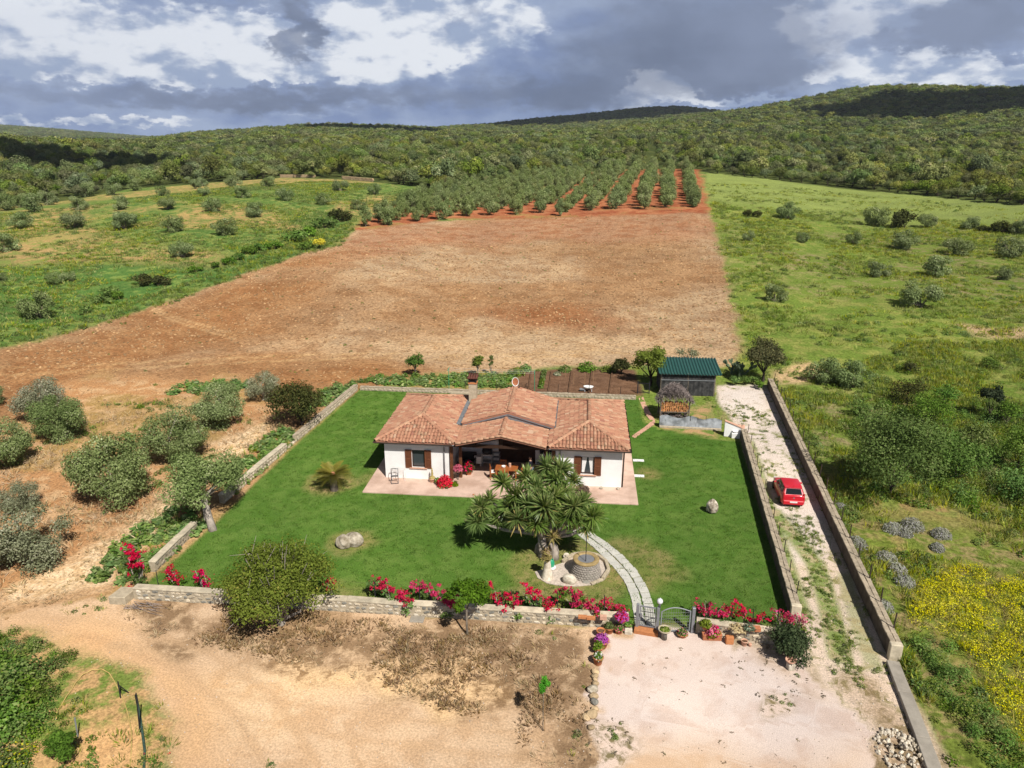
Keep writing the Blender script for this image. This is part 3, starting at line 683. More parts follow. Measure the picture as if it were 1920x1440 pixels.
GM = [groundmat('woodland_ground', 3, .5, .2, 1), groundmat('meadow_ground_green', 4, .45, .25, 1.2), groundmat('meadow_ground_rough', 4, .5, .3, 1.1),
      groundmat('ploughed_earth', 3.2, .5, .30, 2.2, rows=(.22, .03, .16), speck=(1.9, .60, (.17, .085, .04), .62)), groundmat('orchard_earth', 5, .4, .12, 2.5),
      groundmat('grove_earth', 7, .5, .1, 3.5), groundmat('yard_sand', 12, .36, .05, 7, speck=(7, .67, (.30, .2, .11), .5)), groundmat('mown_grass', 16, .5, .05, 14),
      groundmat('drive_gravel', 14, .42, .05, 9, speck=(11, .66, (.25, .2, .14), .6)), groundmat('court_gravel', 26, .26, .02, 18, speck=(13, .70, (.34, .27, .22), .6)),
      groundmat('garden_soil', 9, .4, .08, 5), groundmat('verge_earth', 9, .5, .08, 5)]
nrm = len(rads)
ii, jj = np.meshgrid(np.arange(len(azs) - 1), np.arange(nrm - 1), indexing='ij')
q0 = (ii * nrm + jj).ravel(); quads = np.stack([q0, q0 + 1, q0 + nrm + 1, q0 + nrm], 1)
rough_amp = np.array([.0, .10, .12, .07, .07, .07, .03, .015, .03, .015, .05, .07])[zone]
GZ = HT + rough_amp * (fbm2(X, Y, .9, 3, 31) - .5) * 2 * (1 - sstep(np.hypot(X, Y), 160, 300))
GV = np.stack([X, Y, GZ], 1)
zf = zone[q0]
for z, nm in enumerate(ZN):
    sel = quads[zf == z]
    if not len(sel): continue
    u, inv = np.unique(sel.ravel(), return_inverse=True)
    me = mesh_np(nm, GV[u], inv.reshape(-1, 4), GM[z], {'patch': ('POINT', patch[u]), 'ps': ('POINT', ps[u])}, True, {'ca': ca[u], 'cb': cb[u]})
    tag(obj(nm, me), kind='structure')
# ------------------------------------------------------------------ plants: builders
def unit(n, g=rng):
    v = g.normal(size=(n, 3)); return v / np.linalg.norm(v, axis=1, keepdims=True)
def leaf_quads(c, axis, nrm, L, Wd, vcol, g=rng):
    """diamond leaves round centres c; axis along the leaf, nrm roughly its normal"""
    n = len(c); side = np.cross(axis, nrm); side /= np.linalg.norm(side, axis=1, keepdims=True) + 1e-9
    L = np.broadcast_to(np.asarray(L, float), (n,))[:, None]; Wd = np.broadcast_to(np.asarray(Wd, float), (n,))[:, None]
    V = np.stack([c - axis * L / 2, c + side * Wd / 2, c + axis * L / 2, c - side * Wd / 2], 1).reshape(-1, 3)
    return V, np.arange(4 * n).reshape(n, 4), vcol
def crown_mesh(name, m, n, lobes, radius, height, base, size, seed, shell=.72, flat_=.0, spiky=.0, ell=1.0, squash=1.0, topbias=0.0, pos=None, rough=.75, lrk=1.0, full=False, taper=0.0):
    """crown of n leaf clumps spread over lobes; uneven outline with gaps between the lobes"""
    g = np.random.default_rng(seed)
    if pos is None:
        d = unit(lobes, g)
        if not full: d[:, 2] = np.abs(d[:, 2]) - .25 * (g.random(lobes) < .45)
        rr = .42 + .42 * g.random(lobes)
        if taper: d[:, :2] *= (1 - taper * np.clip(d[:, 2] + .2, 0, 1))[:, None]
        C = d * rr[:, None] * [radius, radius * ell, height * .5]; C[:, 2] += base + height * .5 - height * .06
        lr = radius * (.26 + .26 * g.random(lobes)) * lrk
    else:
        C, lr = pos
    w = lr ** 2; k = g.choice(len(C), n, p=w / w.sum())
    u = unit(n, g); rad = (shell + (1 - shell) * g.random(n)) * np.where(g.random(n) < .15, g.random(n), 1.0)
    P = C[k] + u * (lr[k] * rad)[:, None] * [1, 1, .82 * squash]
    P += g.normal(size=P.shape) * size * .35
    keep = P[:, 2] > max(.06, base * .4); P, u, k = P[keep], u[keep], k[keep]; n = len(P)
    nr = u * (1 - flat_) + unit(n, g) * rough; nr[:, 2] += .35
    ax = unit(n, g); ax[:, 2] += spiky; ax -= nr * (np.sum(ax * nr, 1) / np.sum(nr * nr, 1))[:, None]; ax /= np.linalg.norm(ax, axis=1, keepdims=True) + 1e-9
    lobev = g.random(len(C))
    v = np.clip(.55 * g.random(n) + .45 * lobev[k] + .1 * g.normal(size=n), 0, 1)
    sz = size * (.6 + .8 * g.random(n))
    V, Fq, v = leaf_quads(P, ax, nr, sz * 1.25, sz * .7, v, g)
    return mesh_np(name, V, Fq, m, {'v': ('FACE', v)}), C
def trunk_mesh(name, m, C, h0, r0, seed, lean=(0, 0), limbs=6, forks=1, n=7):
    g = np.random.default_rng(seed); mb = MB()
    fork = Vector((lean[0] * .5, lean[1] * .5, h0))
    mid = Vector((lean[0] * .2 + g.normal() * r0 * .5, lean[1] * .2 + g.normal() * r0 * .5, h0 * .5))
    mb.tube([(0, 0, -.15), (0, 0, h0 * .12), mid, fork], [r0 * 1.5, r0 * 1.1, r0 * .9, r0 * .8], n)
    idx = g.permutation(len(C))[:limbs]
    for i in idx:
        e = Vector(C[i]); q = fork.lerp(e, .5) + Vector(g.normal(size=3)) * (e - fork).length * .09
        mb.tube([fork - Vector((0, 0, r0 * .3)), q, e], [r0 * .55, r0 * .32, r0 * .12], 5, False)
        for j in range(2):
            e2 = e + Vector(g.normal(size=3)) * (e - fork).length * .13
            mb.tube([e, e2], [r0 * .11, r0 * .04], 4, False)
    return mb.mesh(name, m, True)

class Kind:
    """a few built trees of one kind whose meshes all copies share"""
    def __init__(s, name, cat, leaf, bark, variants): s.name, s.cat, s.v = name, cat, variants
def make_kind(name, cat, leaf, bark, nvar, n, lobes, radius, height, base, size, seed, trunk_r, parts=('crown', 'trunk'), ell=1.0, **kw):
    vs_ = []
    for i in range(nvar):
        c, C = crown_mesh(parts[0], leaf, n, lobes, radius, height, base, size, seed * 31 + i, ell=ell, **kw)
        vs_.append((c, trunk_mesh(parts[1], bark, C, max(base * 1.15, .2), trunk_r, seed * 57 + i)))
    k = Kind(name, cat, leaf, bark, vs_); k.parts = parts; return k
def plant(kind, loc, label, group=None, scale=1.0, var=None, rz=None, name=None, cat=None, sc3=None):
    t = thing(name or kind.name, label, cat or kind.cat, tuple(loc), random.uniform(0, 6.28) if rz is None else rz, group, sc3 or scale)
    c, tr = kind.v[(random.randrange(len(kind.v)) if var is None else var) % len(kind.v)]
    obj(kind.parts[1], tr, t); obj(kind.parts[0], c, t)
    return t

def scatter(name, P, protos, scl, pick=None, rz=None, tilt=.0, kind='stuff', label=None):
    """ground cover that nobody could count: one object, many small tufts"""
    n = len(P)
    me = bpy.data.meshes.new(name); me.vertices.add(n); me.vertices.foreach_set('co', np.asarray(P, np.float32).ravel())
    rot = np.stack([rng.normal(size=n) * tilt, rng.normal(size=n) * tilt, rng.random(n) * 6.283 if rz is None else np.broadcast_to(rz, (n,))], 1)
    scl = np.asarray(scl, float)
    if scl.ndim == 1: scl = np.repeat(scl[:, None], 3, 1)
    for nm, arr in (('rot', rot), ('scl', scl)):
        a = me.attributes.new(nm, 'FLOAT_VECTOR', 'POINT'); a.data.foreach_set('vector', arr.astype(np.float32).ravel())
    a = me.attributes.new('pick', 'INT', 'POINT'); a.data.foreach_set('value', (rng.integers(0, len(protos), n) if pick is None else pick).astype(np.int32))
    me.update()
    o = obj(name, me)
    ng = bpy.data.node_groups.new(name, 'GeometryNodeTree')
    ng.interface.new_socket('Geometry', in_out='INPUT', socket_type='NodeSocketGeometry'); ng.interface.new_socket('Geometry', in_out='OUTPUT', socket_type='NodeSocketGeometry')
    N = ng.nodes; Lk = ng.links
    gi, go = N.new('NodeGroupInput'), N.new('NodeGroupOutput')
    iop = N.new('GeometryNodeInstanceOnPoints'); jn = N.new('GeometryNodeJoinGeometry')
    for p in reversed(protos):
        po = bpy.data.objects.new(name + '_source', p)
        oi = N.new('GeometryNodeObjectInfo'); oi.inputs['Object'].default_value = po
        gt = N.new('GeometryNodeGeometryToInstance'); Lk.new(oi.outputs['Geometry'], gt.inputs[0]); Lk.new(gt.outputs[0], jn.inputs[0])
    def named(nm, dt):
        x = N.new('GeometryNodeInputNamedAttribute'); x.data_type = dt; x.inputs['Name'].default_value = nm
        return [s for s in x.outputs if s.enabled and s.name == 'Attribute'][0]
    Lk.new(gi.outputs[0], iop.inputs['Points']); Lk.new(jn.outputs[0], iop.inputs['Instance'])
    iop.inputs['Pick Instance'].default_value = True
    Lk.new(named('pick', 'INT'), iop.inputs['Instance Index']); Lk.new(named('rot', 'FLOAT_VECTOR'), iop.inputs['Rotation']); Lk.new(named('scl', 'FLOAT_VECTOR'), iop.inputs['Scale'])
    Lk.new(iop.outputs[0], go.inputs[0])
    md = o.modifiers.new('scatter', 'NODES'); md.node_group = ng
    return tag(o, label, kind=kind)

def tuft(m, nb, h, spread, wid, seed, lean=.5, vr=(0, 1)):
    """blades of grass from one foot"""
    g = np.random.default_rng(seed)
    a = g.random(nb) * 6.283; r = spread * np.sqrt(g.random(nb)); hh = h * (.5 + .6 * g.random(nb))
    foot = np.stack([r * np.cos(a), r * np.sin(a), np.zeros(nb)], 1)
    tip = foot + np.stack([np.cos(a) * lean * hh, np.sin(a) * lean * hh, hh], 1) + g.normal(size=(nb, 3)) * h * .12
    ax = tip - foot; L = np.linalg.norm(ax, axis=1); ax /= L[:, None]
    V, Fq, v = leaf_quads((foot + tip) / 2, ax, unit(nb, g) + [0, 0, .2], L, wid, vr[0] + (vr[1] - vr[0]) * g.random(nb), g)
    return mesh_np('tuft', V, Fq, m, {'v': ('FACE', v)})
def clump(m, n, rx, rz_, size, seed, flat_=.5, base=.0):
    """low cushion of leaves"""
    g = np.random.default_rng(seed)
    u = unit(n, g); u[:, 2] = np.abs(u[:, 2]); P = u * (.5 + .5 * g.random(n))[:, None] * [rx, rx, rz_] + [0, 0, base]
    nr = u * .6 + unit(n, g) * .6; nr[:, 2] += flat_
    ax = unit(n, g); ax -= nr * (np.sum(ax * nr, 1) / np.sum(nr * nr, 1))[:, None]; ax /= np.linalg.norm(ax, axis=1, keepdims=True) + 1e-9
    sz = size * (.6 + .8 * g.random(n))
    V, Fq, v = leaf_quads(P, ax, nr, sz * 1.2, sz * .75, g.random(n), g)
    return mesh_np('clump', V, Fq, m, {'v': ('FACE', v)})
def bunch(*ms):
    """several meshes joined, materials kept"""
    me = bpy.data.meshes.new('tuft'); import bmesh
    bm = bmesh.new(); mats = []
    L = bm.faces.layers.float.new('v')
    for m in ms:
        k = len(bm.faces); bm.from_mesh(m)
        bm.faces.ensure_lookup_table()
        mi = len(mats); mats.append(m.materials[0])
        src = m.attributes['v'].data
        for f, s in zip(bm.faces[k:], src): f.material_index = mi; f[L] = s.value
    bm.to_mesh(me); bm.free()
    for x in mats: me.materials.append(x)
    return me

def pts_in(poly, dens, jitter=True):
    """points spread over a polygon of the ground, so many to the square metre"""
    P = poly if isinstance(poly, np.ndarray) else world_poly(poly)
    x0, y0 = P.min(0); x1, y1 = P.max(0)
    n = int((x1 - x0) * (y1 - y0) * dens)
    q = np.stack([x0 + rng.random(n) * (x1 - x0), y0 + rng.random(n) * (y1 - y0)], 1)
    return q[sdist(P, q[:, 0], q[:, 1]) > 0]
def z3(q, dz=0.0): return np.column_stack([q, height(q[:, 0], q[:, 1]) + dz])
def in_view(q, margin=3.0):
    f, rt = q[:, 0] * HX + q[:, 1] * HY, q[:, 0] * RX + q[:, 1] * RY
    return (f > 14) & (np.abs(rt) < f * .775 + margin)

# ------------------------------------------------------------------ the wooded hills
def wood_crown(seed, n=1250, r=2.6, h=4.6, size=.31):
    m, _ = crown_mesh('wood_crown', M['woods'], n, 9, r, h, .5, size, seed, shell=.86, rough=.45); return m
WC = [wood_crown(900 + i) for i in range(7)]
WF = [wood_crown(950 + i, 300, 3.0, 4.6, .66) for i in range(4)]
def wood_points(r0, r1, step):
    n = int(r1 * 2 / step)
    gx, gy = np.meshgrid(np.arange(-n, n) * step, np.arange(0, n) * step)
    rt, f = gx.ravel() + rng.normal(size=gx.size) * step * .33, gy.ravel() + rng.normal(size=gx.size) * step * .33
    x, y = rt * RX + f * HX, rt * RY + f * HY; r = np.hypot(x, y)
    k = (r > r0) & (r < r1) & (np.abs(rt) < f * .80 + 25) & (r > edge_r(x, y) + 3 + 5 * fbm2(x, y, 14, 2, 8))
    return np.stack([x[k], y[k]], 1)
q = wood_points(150, 560, 4.0); q = q[rng.random(len(q)) < .45 + .75 * fbm2(q[:, 0], q[:, 1], 16, 3, 44)]
# a cart track runs up through the wood
ta, tb = at(1222, 318)[:2], at(1222, 262)[:2]
dtr = np.abs(-sdist(np.array([ta, tb, tb + 1e-3]), q[:, 0], q[:, 1])); q = q[~((dtr < 3.4) & (sdist(np.array([ta, tb, tb + 1e-3]), q[:, 0], q[:, 1]) > -8))]
s = .5 + .85 * rng.random(len(q)) ** 1.6 * fbm2(q[:, 0], q[:, 1], 9, 2, 61) * 2.0
scatter('woodland_canopy', z3(q, -.3), WC, np.stack([s * (.9 + .3 * rng.random(len(s))), s, s * (.75 + .45 * rng.random(len(s)))], 1), tilt=.07)
q = wood_points(560, 2060, 6.9); q = q[rng.random(len(q)) < .5 + .7 * fbm2(q[:, 0], q[:, 1], 30, 3, 45)]; s = .75 + 1.0 * rng.random(len(q)) ** 1.7
scatter('hill_scrub', z3(q, -.4), WF, np.stack([s, s, s * (.55 + .4 * rng.random(len(s)))], 1), tilt=.07)
q = wood_points(2600, 5000, 26); s = 3.2 + 1.6 * rng.random(len(q))
scatter('mountain_scrub', z3(q, -1), WF, np.stack([s, s, s * .5], 1), tilt=.07)
print('wood', len(q))

# ------------------------------------------------------------------ trees along the edge of the wood, each its own
K_wood = make_kind('woodland_tree', 'tree', M['woods'], M['dark_bark'], 6, 1500, 12, 2.7, 4.8, .3, .32, 41, .16, shell=.8, rough=.5)
ORD = ['first', 'second', 'third', 'fourth', 'fifth', 'sixth', 'seventh', 'eighth', 'ninth', 'tenth', 'eleventh', 'twelfth', 'thirteenth', 'fourteenth', 'fifteenth', 'sixteenth', 'seventeenth', 'eighteenth', 'nineteenth', 'twentieth',
       'twenty-first', 'twenty-second', 'twenty-third', 'twenty-fourth', 'twenty-fifth', 'twenty-sixth', 'twenty-seventh', 'twenty-eighth', 'twenty-ninth', 'thirtieth']
def edge_trees(x0, x1, n, where):
    for i in range(n):
        px = x0 + (x1 - x0) * (i + .5) / n + random.uniform(-5, 5)
        p = at(px, np.interp(px, [e[0] for e in EDGE], [e[1] for e in EDGE])); r = math.hypot(p[0], p[1]); k = (r + random.uniform(0, 3)) / r
        x, y = p[0] * k, p[1] * k
        s = random.uniform(.7, 1.15)
        plant(K_wood, (x, y, float(height(x, y)) - .1), f'{ORD[i]} wild tree from the left at the wood edge {where}', 'wild trees along the edge of the wood', sc3=(s * random.uniform(.9, 1.2), s, s * random.uniform(.75, 1.05)))
edge_trees(1335, 1925, 26, 'above the pale hay meadow')
edge_trees(430, 520, 6, 'left of the dry stone wall')
edge_trees(735, 850, 7, 'right of the dry stone wall')

# ------------------------------------------------------------------ olives: planted rows beyond the ploughed field
K_row = make_kind('olive_tree', 'tree', M['olive_far'], M['bark'], 6, 4000, 18, 1.85, 4.9, .02, .185, 5, .11, shell=.78, full=True)
K_old = make_kind('olive_tree', 'tree', M['olive'], M['bark'], 6, 4500, 16, 2.5, 3.7, .1, .19, 6, .2, shell=.78, lrk=.85, full=True)
ROWS = [(1299, 389), (1248, 389), (1202, 392), (1156, 391), (1107, 395), (1054, 405), (1011, 399), (963, 402), (917, 404), (872, 406), (827, 412), (778, 415), (728, 421), (688, 425)]
vpd = dirs(1262, 258); rd = np.array([vpd[0], vpd[1]]); rd /= np.linalg.norm(rd)
ORCH_T = world_poly([(640, 440), (690, 400), (770, 377), (850, 361), (1000, 334), (1150, 320), (1312, 319), (1330, 350), (1345, 410), (1045, 420), (840, 424), (740, 440)])
nrow = 0
for ri, (px, py) in enumerate(ROWS):
    p = at(px, py)[:2]
    for ti in range(26):
        q = p + rd * (5.4 * ti) + rng.normal(size=2) * .35
        if sdist(ORCH_T, q[:1], q[1:])[0] < (-3 if ti == 0 else 0): break
        if ti > 3 and random.random() < .03: continue
        s = random.uniform(.86, 1.08) * (1.0 if ri < 5 else .88)
        wd = s * random.uniform(.86, 1.03)
        plant(K_row, (q[0], q[1], float(height(*q)) - .05), f'{ORD[ti]} olive tree back in the {ORD[ri]} orchard row from the right, on red soil', 'olive trees planted in rows beyond the field', sc3=(wd, wd, s * random.uniform(1.05, 1.22)))
        nrow += 1
print('row olives', nrow)

def olive_list(L, where, group, kind=K_old):
    for i, it in enumerate(L):
        px, py, w = it[:3]; lab = it[3] if len(it) > 3 else None
        kd, cn = (it[4] if len(it) > 4 else kind), (it[5] if len(it) > 5 else None)
        p = at(px, py - w * .06); k = w * px2m(p) / (5.3 if where != 'grove' else 4.6)
        f = it[6] if len(it) > 6 else 1.0
        r_ = math.hypot(p[0], p[1]); m_ = 1 + k * 1.3 / r_
        plant(kd, (p[0] * m_, p[1] * m_, float(height(p[0] * m_, p[1] * m_)) - .05), lab, group, sc3=(k, k, k * f * random.uniform(.95, 1.1)), name=cn)
LEFT = [
 (42, 433, 46, 'olive on the green meadow, first from the left in the row above the dry strip'), (139, 434, 52, 'broad olive on the green meadow, second in the row above the dry strip'),
 (236, 436, 52, 'broad olive on the green meadow, third in the row above the dry strip'), (324, 441, 48, 'olive on the green meadow, fourth in the row above the dry strip'),
 (422, 446, 46, 'olive on the green meadow, last and rightmost of the row above the dry strip'), (345, 488, 48, 'yellowish olive standing alone below the row, nearest the field hedge'),
 (103, 537, 36, 'taller olive of a touching pair in the lower green meadow'), (129, 531, 30, 'smaller olive of a touching pair in the lower green meadow'),
 (79, 606, 76, 'big dark olive at the bottom corner of the green meadow'), (12, 478, 56, 'olive cut by the left picture edge beside the dry strip'), (0, 530, 26, 'small olive at the left picture edge under the dry strip'),
 (148, 397, 37, 'olive on the knoll directly behind the broad second olive'), (227, 396, 37, 'olive on the knoll directly behind the broad third olive'), (315, 397, 38, 'olive with bare grey branch on the knoll, lower of an overlapping pair'),
 (306, 371, 30, 'olive on the knoll crest, upper of an overlapping pair'), (399, 402, 42, 'olive on the knoll, second row, just left of the slope centre'), (479, 411, 41, 'olive on the knoll nearest to the field hedge'),
 (382, 370, 29, 'small olive on the knoll, just below the crest pair'), (366, 356, 26, 'left olive of the pair on the crest skyline'), (380, 351, 22, 'right olive of the pair on the crest skyline'),
 (437, 353, 33, 'olive on the crest left of the dry stone wall, farther back'), (456, 374, 33, 'olive below the crest, left of the dry stone wall, nearer'), (505, 353, 31, 'olive touching the left end of the dry stone wall'),
 (533, 379, 36, 'olive below the dry stone wall, left one'), (606, 387, 32, 'olive below the dry stone wall, middle one lower down'), (640, 361, 35, 'olive below the dry stone wall, at its gap'),
 (673, 396, 29, 'olive near the left end of the orchard, in grass'), (704, 368, 33, 'olive below the right end of the dry stone wall'), (768, 375, 26, 'olive in grass just above the orchard corner'), (66, 402, 50, 'olive on the far left crest, largest of a clump'),
 (90, 387, 40, 'olive on the far left crest, behind the largest'), (10, 398, 42, 'olive on the far left crest at the picture edge'), (161, 372, 42, 'grey olive on the crest against the dark wood'), (40, 392, 36, 'olive on the far left crest between two others'), (215, 368, 36, 'olive on the crest against the dark wood, right of the grey one'), (255, 360, 34, 'olive on the crest nearest the knoll pair'),
]
olive_list(LEFT, 'left', 'olive trees scattered on the green meadow')
K_dark = make_kind('dark_bush', 'bush', M['dark_bush'], M['dark_bark'], 2, 1100, 8, 2.6, 3.0, .1, .36, 8, .12, parts=('foliage', 'stem'))
RIGHT = [
 (1404, 456, 30, 'small olive on the hay meadow nearest the field edge, upper left'), (1504, 457, 27, 'small round olive on the hay meadow, second of the upper row'), (1601, 462, 37, 'low olive on the hay meadow, third of the upper row'),
 (1697, 474, 57, 'wide olive on the hay meadow, fourth of the upper row'), (1790, 483, 56, 'tall dark olive on the hay meadow, fifth of the upper row'), (1892, 488, 57, 'wide olive on the hay meadow near the right picture edge'),
 (1648, 523, 46, 'round olive on the hay meadow, first of the middle row'), (1757, 525, 64, 'wide olive on the hay meadow, second of the middle row'), (1878, 528, 37, 'small olive on the hay meadow, third of the middle row'),
 (1453, 571, 48, 'small open olive with visible trunk standing alone above the holm oak'), (1726, 585, 80, 'largest spreading olive alone on the hay meadow slope'), (1478, 416, 49, 'dark bushy tree on the top strip near the field', K_old),
 (1401, 408, 21, 'left half of a low pair of bushes near the field', K_dark, 'low_bush'), (1418, 409, 22, 'right half of a low pair of bushes near the field', K_dark, 'low_bush'), (1641, 428, 56, 'pale olive left of a black green bush on the top strip'),
 (1695, 433, 56, 'black green rounded bush between two pale olives', K_dark, 'dark_bush'), (1735, 430, 39, 'pale olive right of a black green bush on the top strip'), (1818, 433, 35, 'tall narrow olive on the top strip'),
 (1845, 437, 30, 'low scrub at the foot of a narrow olive', K_dark, 'low_bush', .6), (1879, 442, 50, 'dark low bush on the top strip near the right edge', K_dark, 'dark_bush', .8), (1912, 443, 40, 'olive behind a dark low bush at the right edge'),
 (1545, 728, 70, 'left half of the loose grey olive pair behind the drive wall'), (1598, 737, 78, 'right half of the loose grey olive pair behind the drive wall'),
]
olive_list(RIGHT, 'right', 'olive trees and bushes on the hay meadow')
# old grove beside the garden wall: big loose crowns
K_near = make_kind('olive_tree', 'tree', M['olive'], M['pale_bark'], 4, 20000, 34, 2.5, 3.7, .1, .098, 12, .2, shell=.6, lrk=.74, full=True)
K_grey = make_kind('olive_tree', 'tree', M['olive_grey'], M['pale_bark'], 3, 12000, 30, 2.5, 3.6, .1, .1, 13, .2, shell=.5, lrk=.72, full=True)
GROVE_T = [
 (84, 800, 98, 'old grey topped olive in the grove, upper of an overlapping pair', K_grey, None, 1.3), (122, 838, 102, 'old olive in the grove, lower of an overlapping pair', K_near, None, 1.2), (12, 890, 112, 'old olive cut by the left picture edge, upper grove', K_near, None, 1.15),
 (228, 968, 158, 'large dense olive in the middle of the grove with a bare grey branch', K_near, None, 1.05), (330, 882, 130, 'dense olive behind the leaning one, second from the wall corner', K_near, None, 1.0), (421, 815, 108, 'dense olive in the grove next to the dark bush', K_near, None, 1.1),
 (72, 1085, 172, 'large loose olive at the bottom left of the grove', K_grey, None, 1.0), (40, 968, 84, 'thin leafless looking olive behind the large loose one', K_grey, None, 1.0), (495, 760, 66, 'silver grey olive behind the dark bush', K_grey, None, 1.35), (-22, 770, 60, 'olive almost outside the left picture edge', K_near, None, 1.2),
]
olive_list(GROVE_T, 'grove', 'old olives in the grove beside the garden wall')
# the leaning olive that grows through the garden wall
p = flat(398, 992)
t = thing('olive_tree', 'leaning olive with bare twin trunk breaking through the left garden wall', 'tree', tuple(p), 0, 'old olives in the grove beside the garden wall')
cm, C = crown_mesh('crown', M['olive'], 19000, 19, 2.35, 3.7, .9, .095, 401, shell=.6)
mb = MB()
mb.tube([(.1, -.1, -.1), (-.15, .1, .5), (-.5, .45, 1.15), (-.8, .7, 1.9)], [.26, .2, .17, .12], 9); mb.tube([(-.55, .35, -.1), (-.6, .5, .6), (-.9, .8, 1.5)], [.2, .15, .1], 8)
for e in C[:8]: mb.tube([(-.7, .6, 1.6), (e[0] * .6 - .5, e[1] * .6 + .5, e[2] * .7 + .3), (e[0] - .45, e[1] + .5, e[2])], [.09, .06, .02], 5)
mb.build('trunk', M['pale_bark'], t, True); obj('crown', cm, t, loc=(-.45, .5, .1))

# ------------------------------------------------------------------ hedge bushes between the ploughed field and the green meadow
K_bush = make_kind('field_bush', 'bush', M['bush'], M['dark_bark'], 4, 520, 7, 1.3, 1.5, .05, .26, 15, .06, parts=('foliage', 'stem'))
HB = [(265, 536, 44, 'dark brown green bush in the field hedge, widest of a dark pair', K_dark), (296, 538, 40, 'dark brown green bush, right of a dark pair in the field hedge', K_dark), (205, 556, 42, 'dark bush low in the field hedge'), (225, 562, 34, 'bright green bush next to a dark bush in the field hedge'), (190, 572, 36, 'yellow green bush at the lower end of the field hedge'),
      (160, 590, 32, 'green bush at the lowest end of the field hedge'), (470, 478, 36, 'grey green bush halfway up the field hedge'), (487, 472, 30, 'green bush halfway up the field hedge'), (515, 470, 32, 'bright bush below the broom in the field hedge'), (555, 455, 46, 'dark green bush in the upper field hedge'),
      (580, 445, 40, 'dark bush left of the upper hedge end'), (610, 430, 46, 'dark bush in the upper hedge, behind the broom'), (635, 418, 50, 'tall dark bush at the upper end of the field hedge', K_dark), (366, 512, 26, 'small grey bush in the middle of the field hedge'), (402, 504, 26, 'small yellowish bush in the middle of the field hedge'), (430, 498, 30, 'green bush in the middle of the field hedge'), (448, 490, 28, 'green bush above the middle of the field hedge'), (575, 470, 34, 'pale scrub beside the flowering broom')]
for b in HB:
    p = at(b[0], b[1] - 2); kd = b[4] if len(b) > 4 else K_bush
    k = b[2] * px2m(p) / (5.4 if kd is K_dark else 2.8)
    plant(kd, p, b[3], 'bushes in the hedge of the ploughed field', sc3=(k * 1.15, k, k * .85), name='field_bush')
K_broom = make_kind('broom_bush', 'bush', M['yellow'], M['dark_bark'], 1, 600, 7, 1.3, 1.7, .2, .22, 16, .06, parts=('flowers', 'stem'))
p = at(597, 466); k = 30 * px2m(p) / 2.8; plant(K_broom, p, 'yellow flowering broom at the top of the field hedge', scale=k)
# ------------------------------------------------------------------ terrace, house
HA = flat(724, 897); HROT = R(4.8)
def hl(x, y, z=0.0):
    c, s_ = math.cos(HROT), math.sin(HROT)
    return Vector((HA[0] + x * c - y * s_, HA[1] + x * s_ + y * c, z))
def hthing(name, label, cat, x, y, z=0.09, rz=0.0, group=None, scale=None):
    return thing(name, label, cat, tuple(hl(x, y, z)), HROT + rz, group, scale)
t = bpy.data.objects.new('terrace', MB().prism([(-.95, -2.15), (16.15, -2.15), (16.15, 9.2), (-.95, 9.2)], -.1, .08).mesh('terrace', M['terrace'], bevel=.015))
COL.objects.link(t); t.location = (HA[0], HA[1], 0); t.rotation_euler = (0, 0, HROT); tag(t, kind='structure')

house = thing('house', 'white single storey farmhouse with two hipped tiled wings and a gabled porch', 'house', (HA[0], HA[1], .082), HROT)
def wing_walls(x0, x1, wx0, wx1, wz0=.80, wz1=2.02):
    mb = MB(); H = 2.70; T = .3
    mb.box(((x0 + wx0) / 2, T / 2, H / 2), (wx0 - x0, T, H)); mb.box(((x1 + wx1) / 2, T / 2, H / 2), (x1 - wx1, T, H))
    mb.box(((wx0 + wx1) / 2, T / 2, wz0 / 2), (wx1 - wx0, T, wz0)); mb.box(((wx0 + wx1) / 2, T / 2, (wz1 + H) / 2), (wx1 - wx0, T, H - wz1))
    mb.box((x0 + T / 2, (T + 8.2) / 2, H / 2), (T, 8.2 - T, H)); mb.box((x1 - T / 2, (T + 8.2) / 2, H / 2), (T, 8.2 - T, H))
    mb.box(((x0 + x1) / 2, 8.2 - T / 2, H / 2), (x1 - x0 - 2 * T, T, H))
    mb.box(((x0 + x1) / 2, 4.1, 2.66), (x1 - x0 - 2 * T, 8.2 - 2 * T, .06))
    return mb
wl = wing_walls(0, 4.2, 1.78, 2.62).build('wall', M['white_wall'], house)
wr = wing_walls(11.05, 15.2, 12.62, 13.48).build('wall', M['white_wall'], house)
mb = MB(); mb.box((4.5, 3.15, 1.3), (.6, .3, 2.6)); mb.box((5.92, 3.15, 1.46), (2.24, .3, 2.92)); mb.box((10.125, 3.15, 1.46), (1.15, .3, 2.92)); mb.box((10.875, 3.15, 1.3), (.35, .3, 2.6)); mb.box((8.295, 3.15, 2.75), (2.51, .3, .9))
mb.build('wall', M['white_wall'], house)
MB().box((7.62, 7.5, 1.46), (5.7, .3, 2.92)).build('wall', M['white_wall'], house)
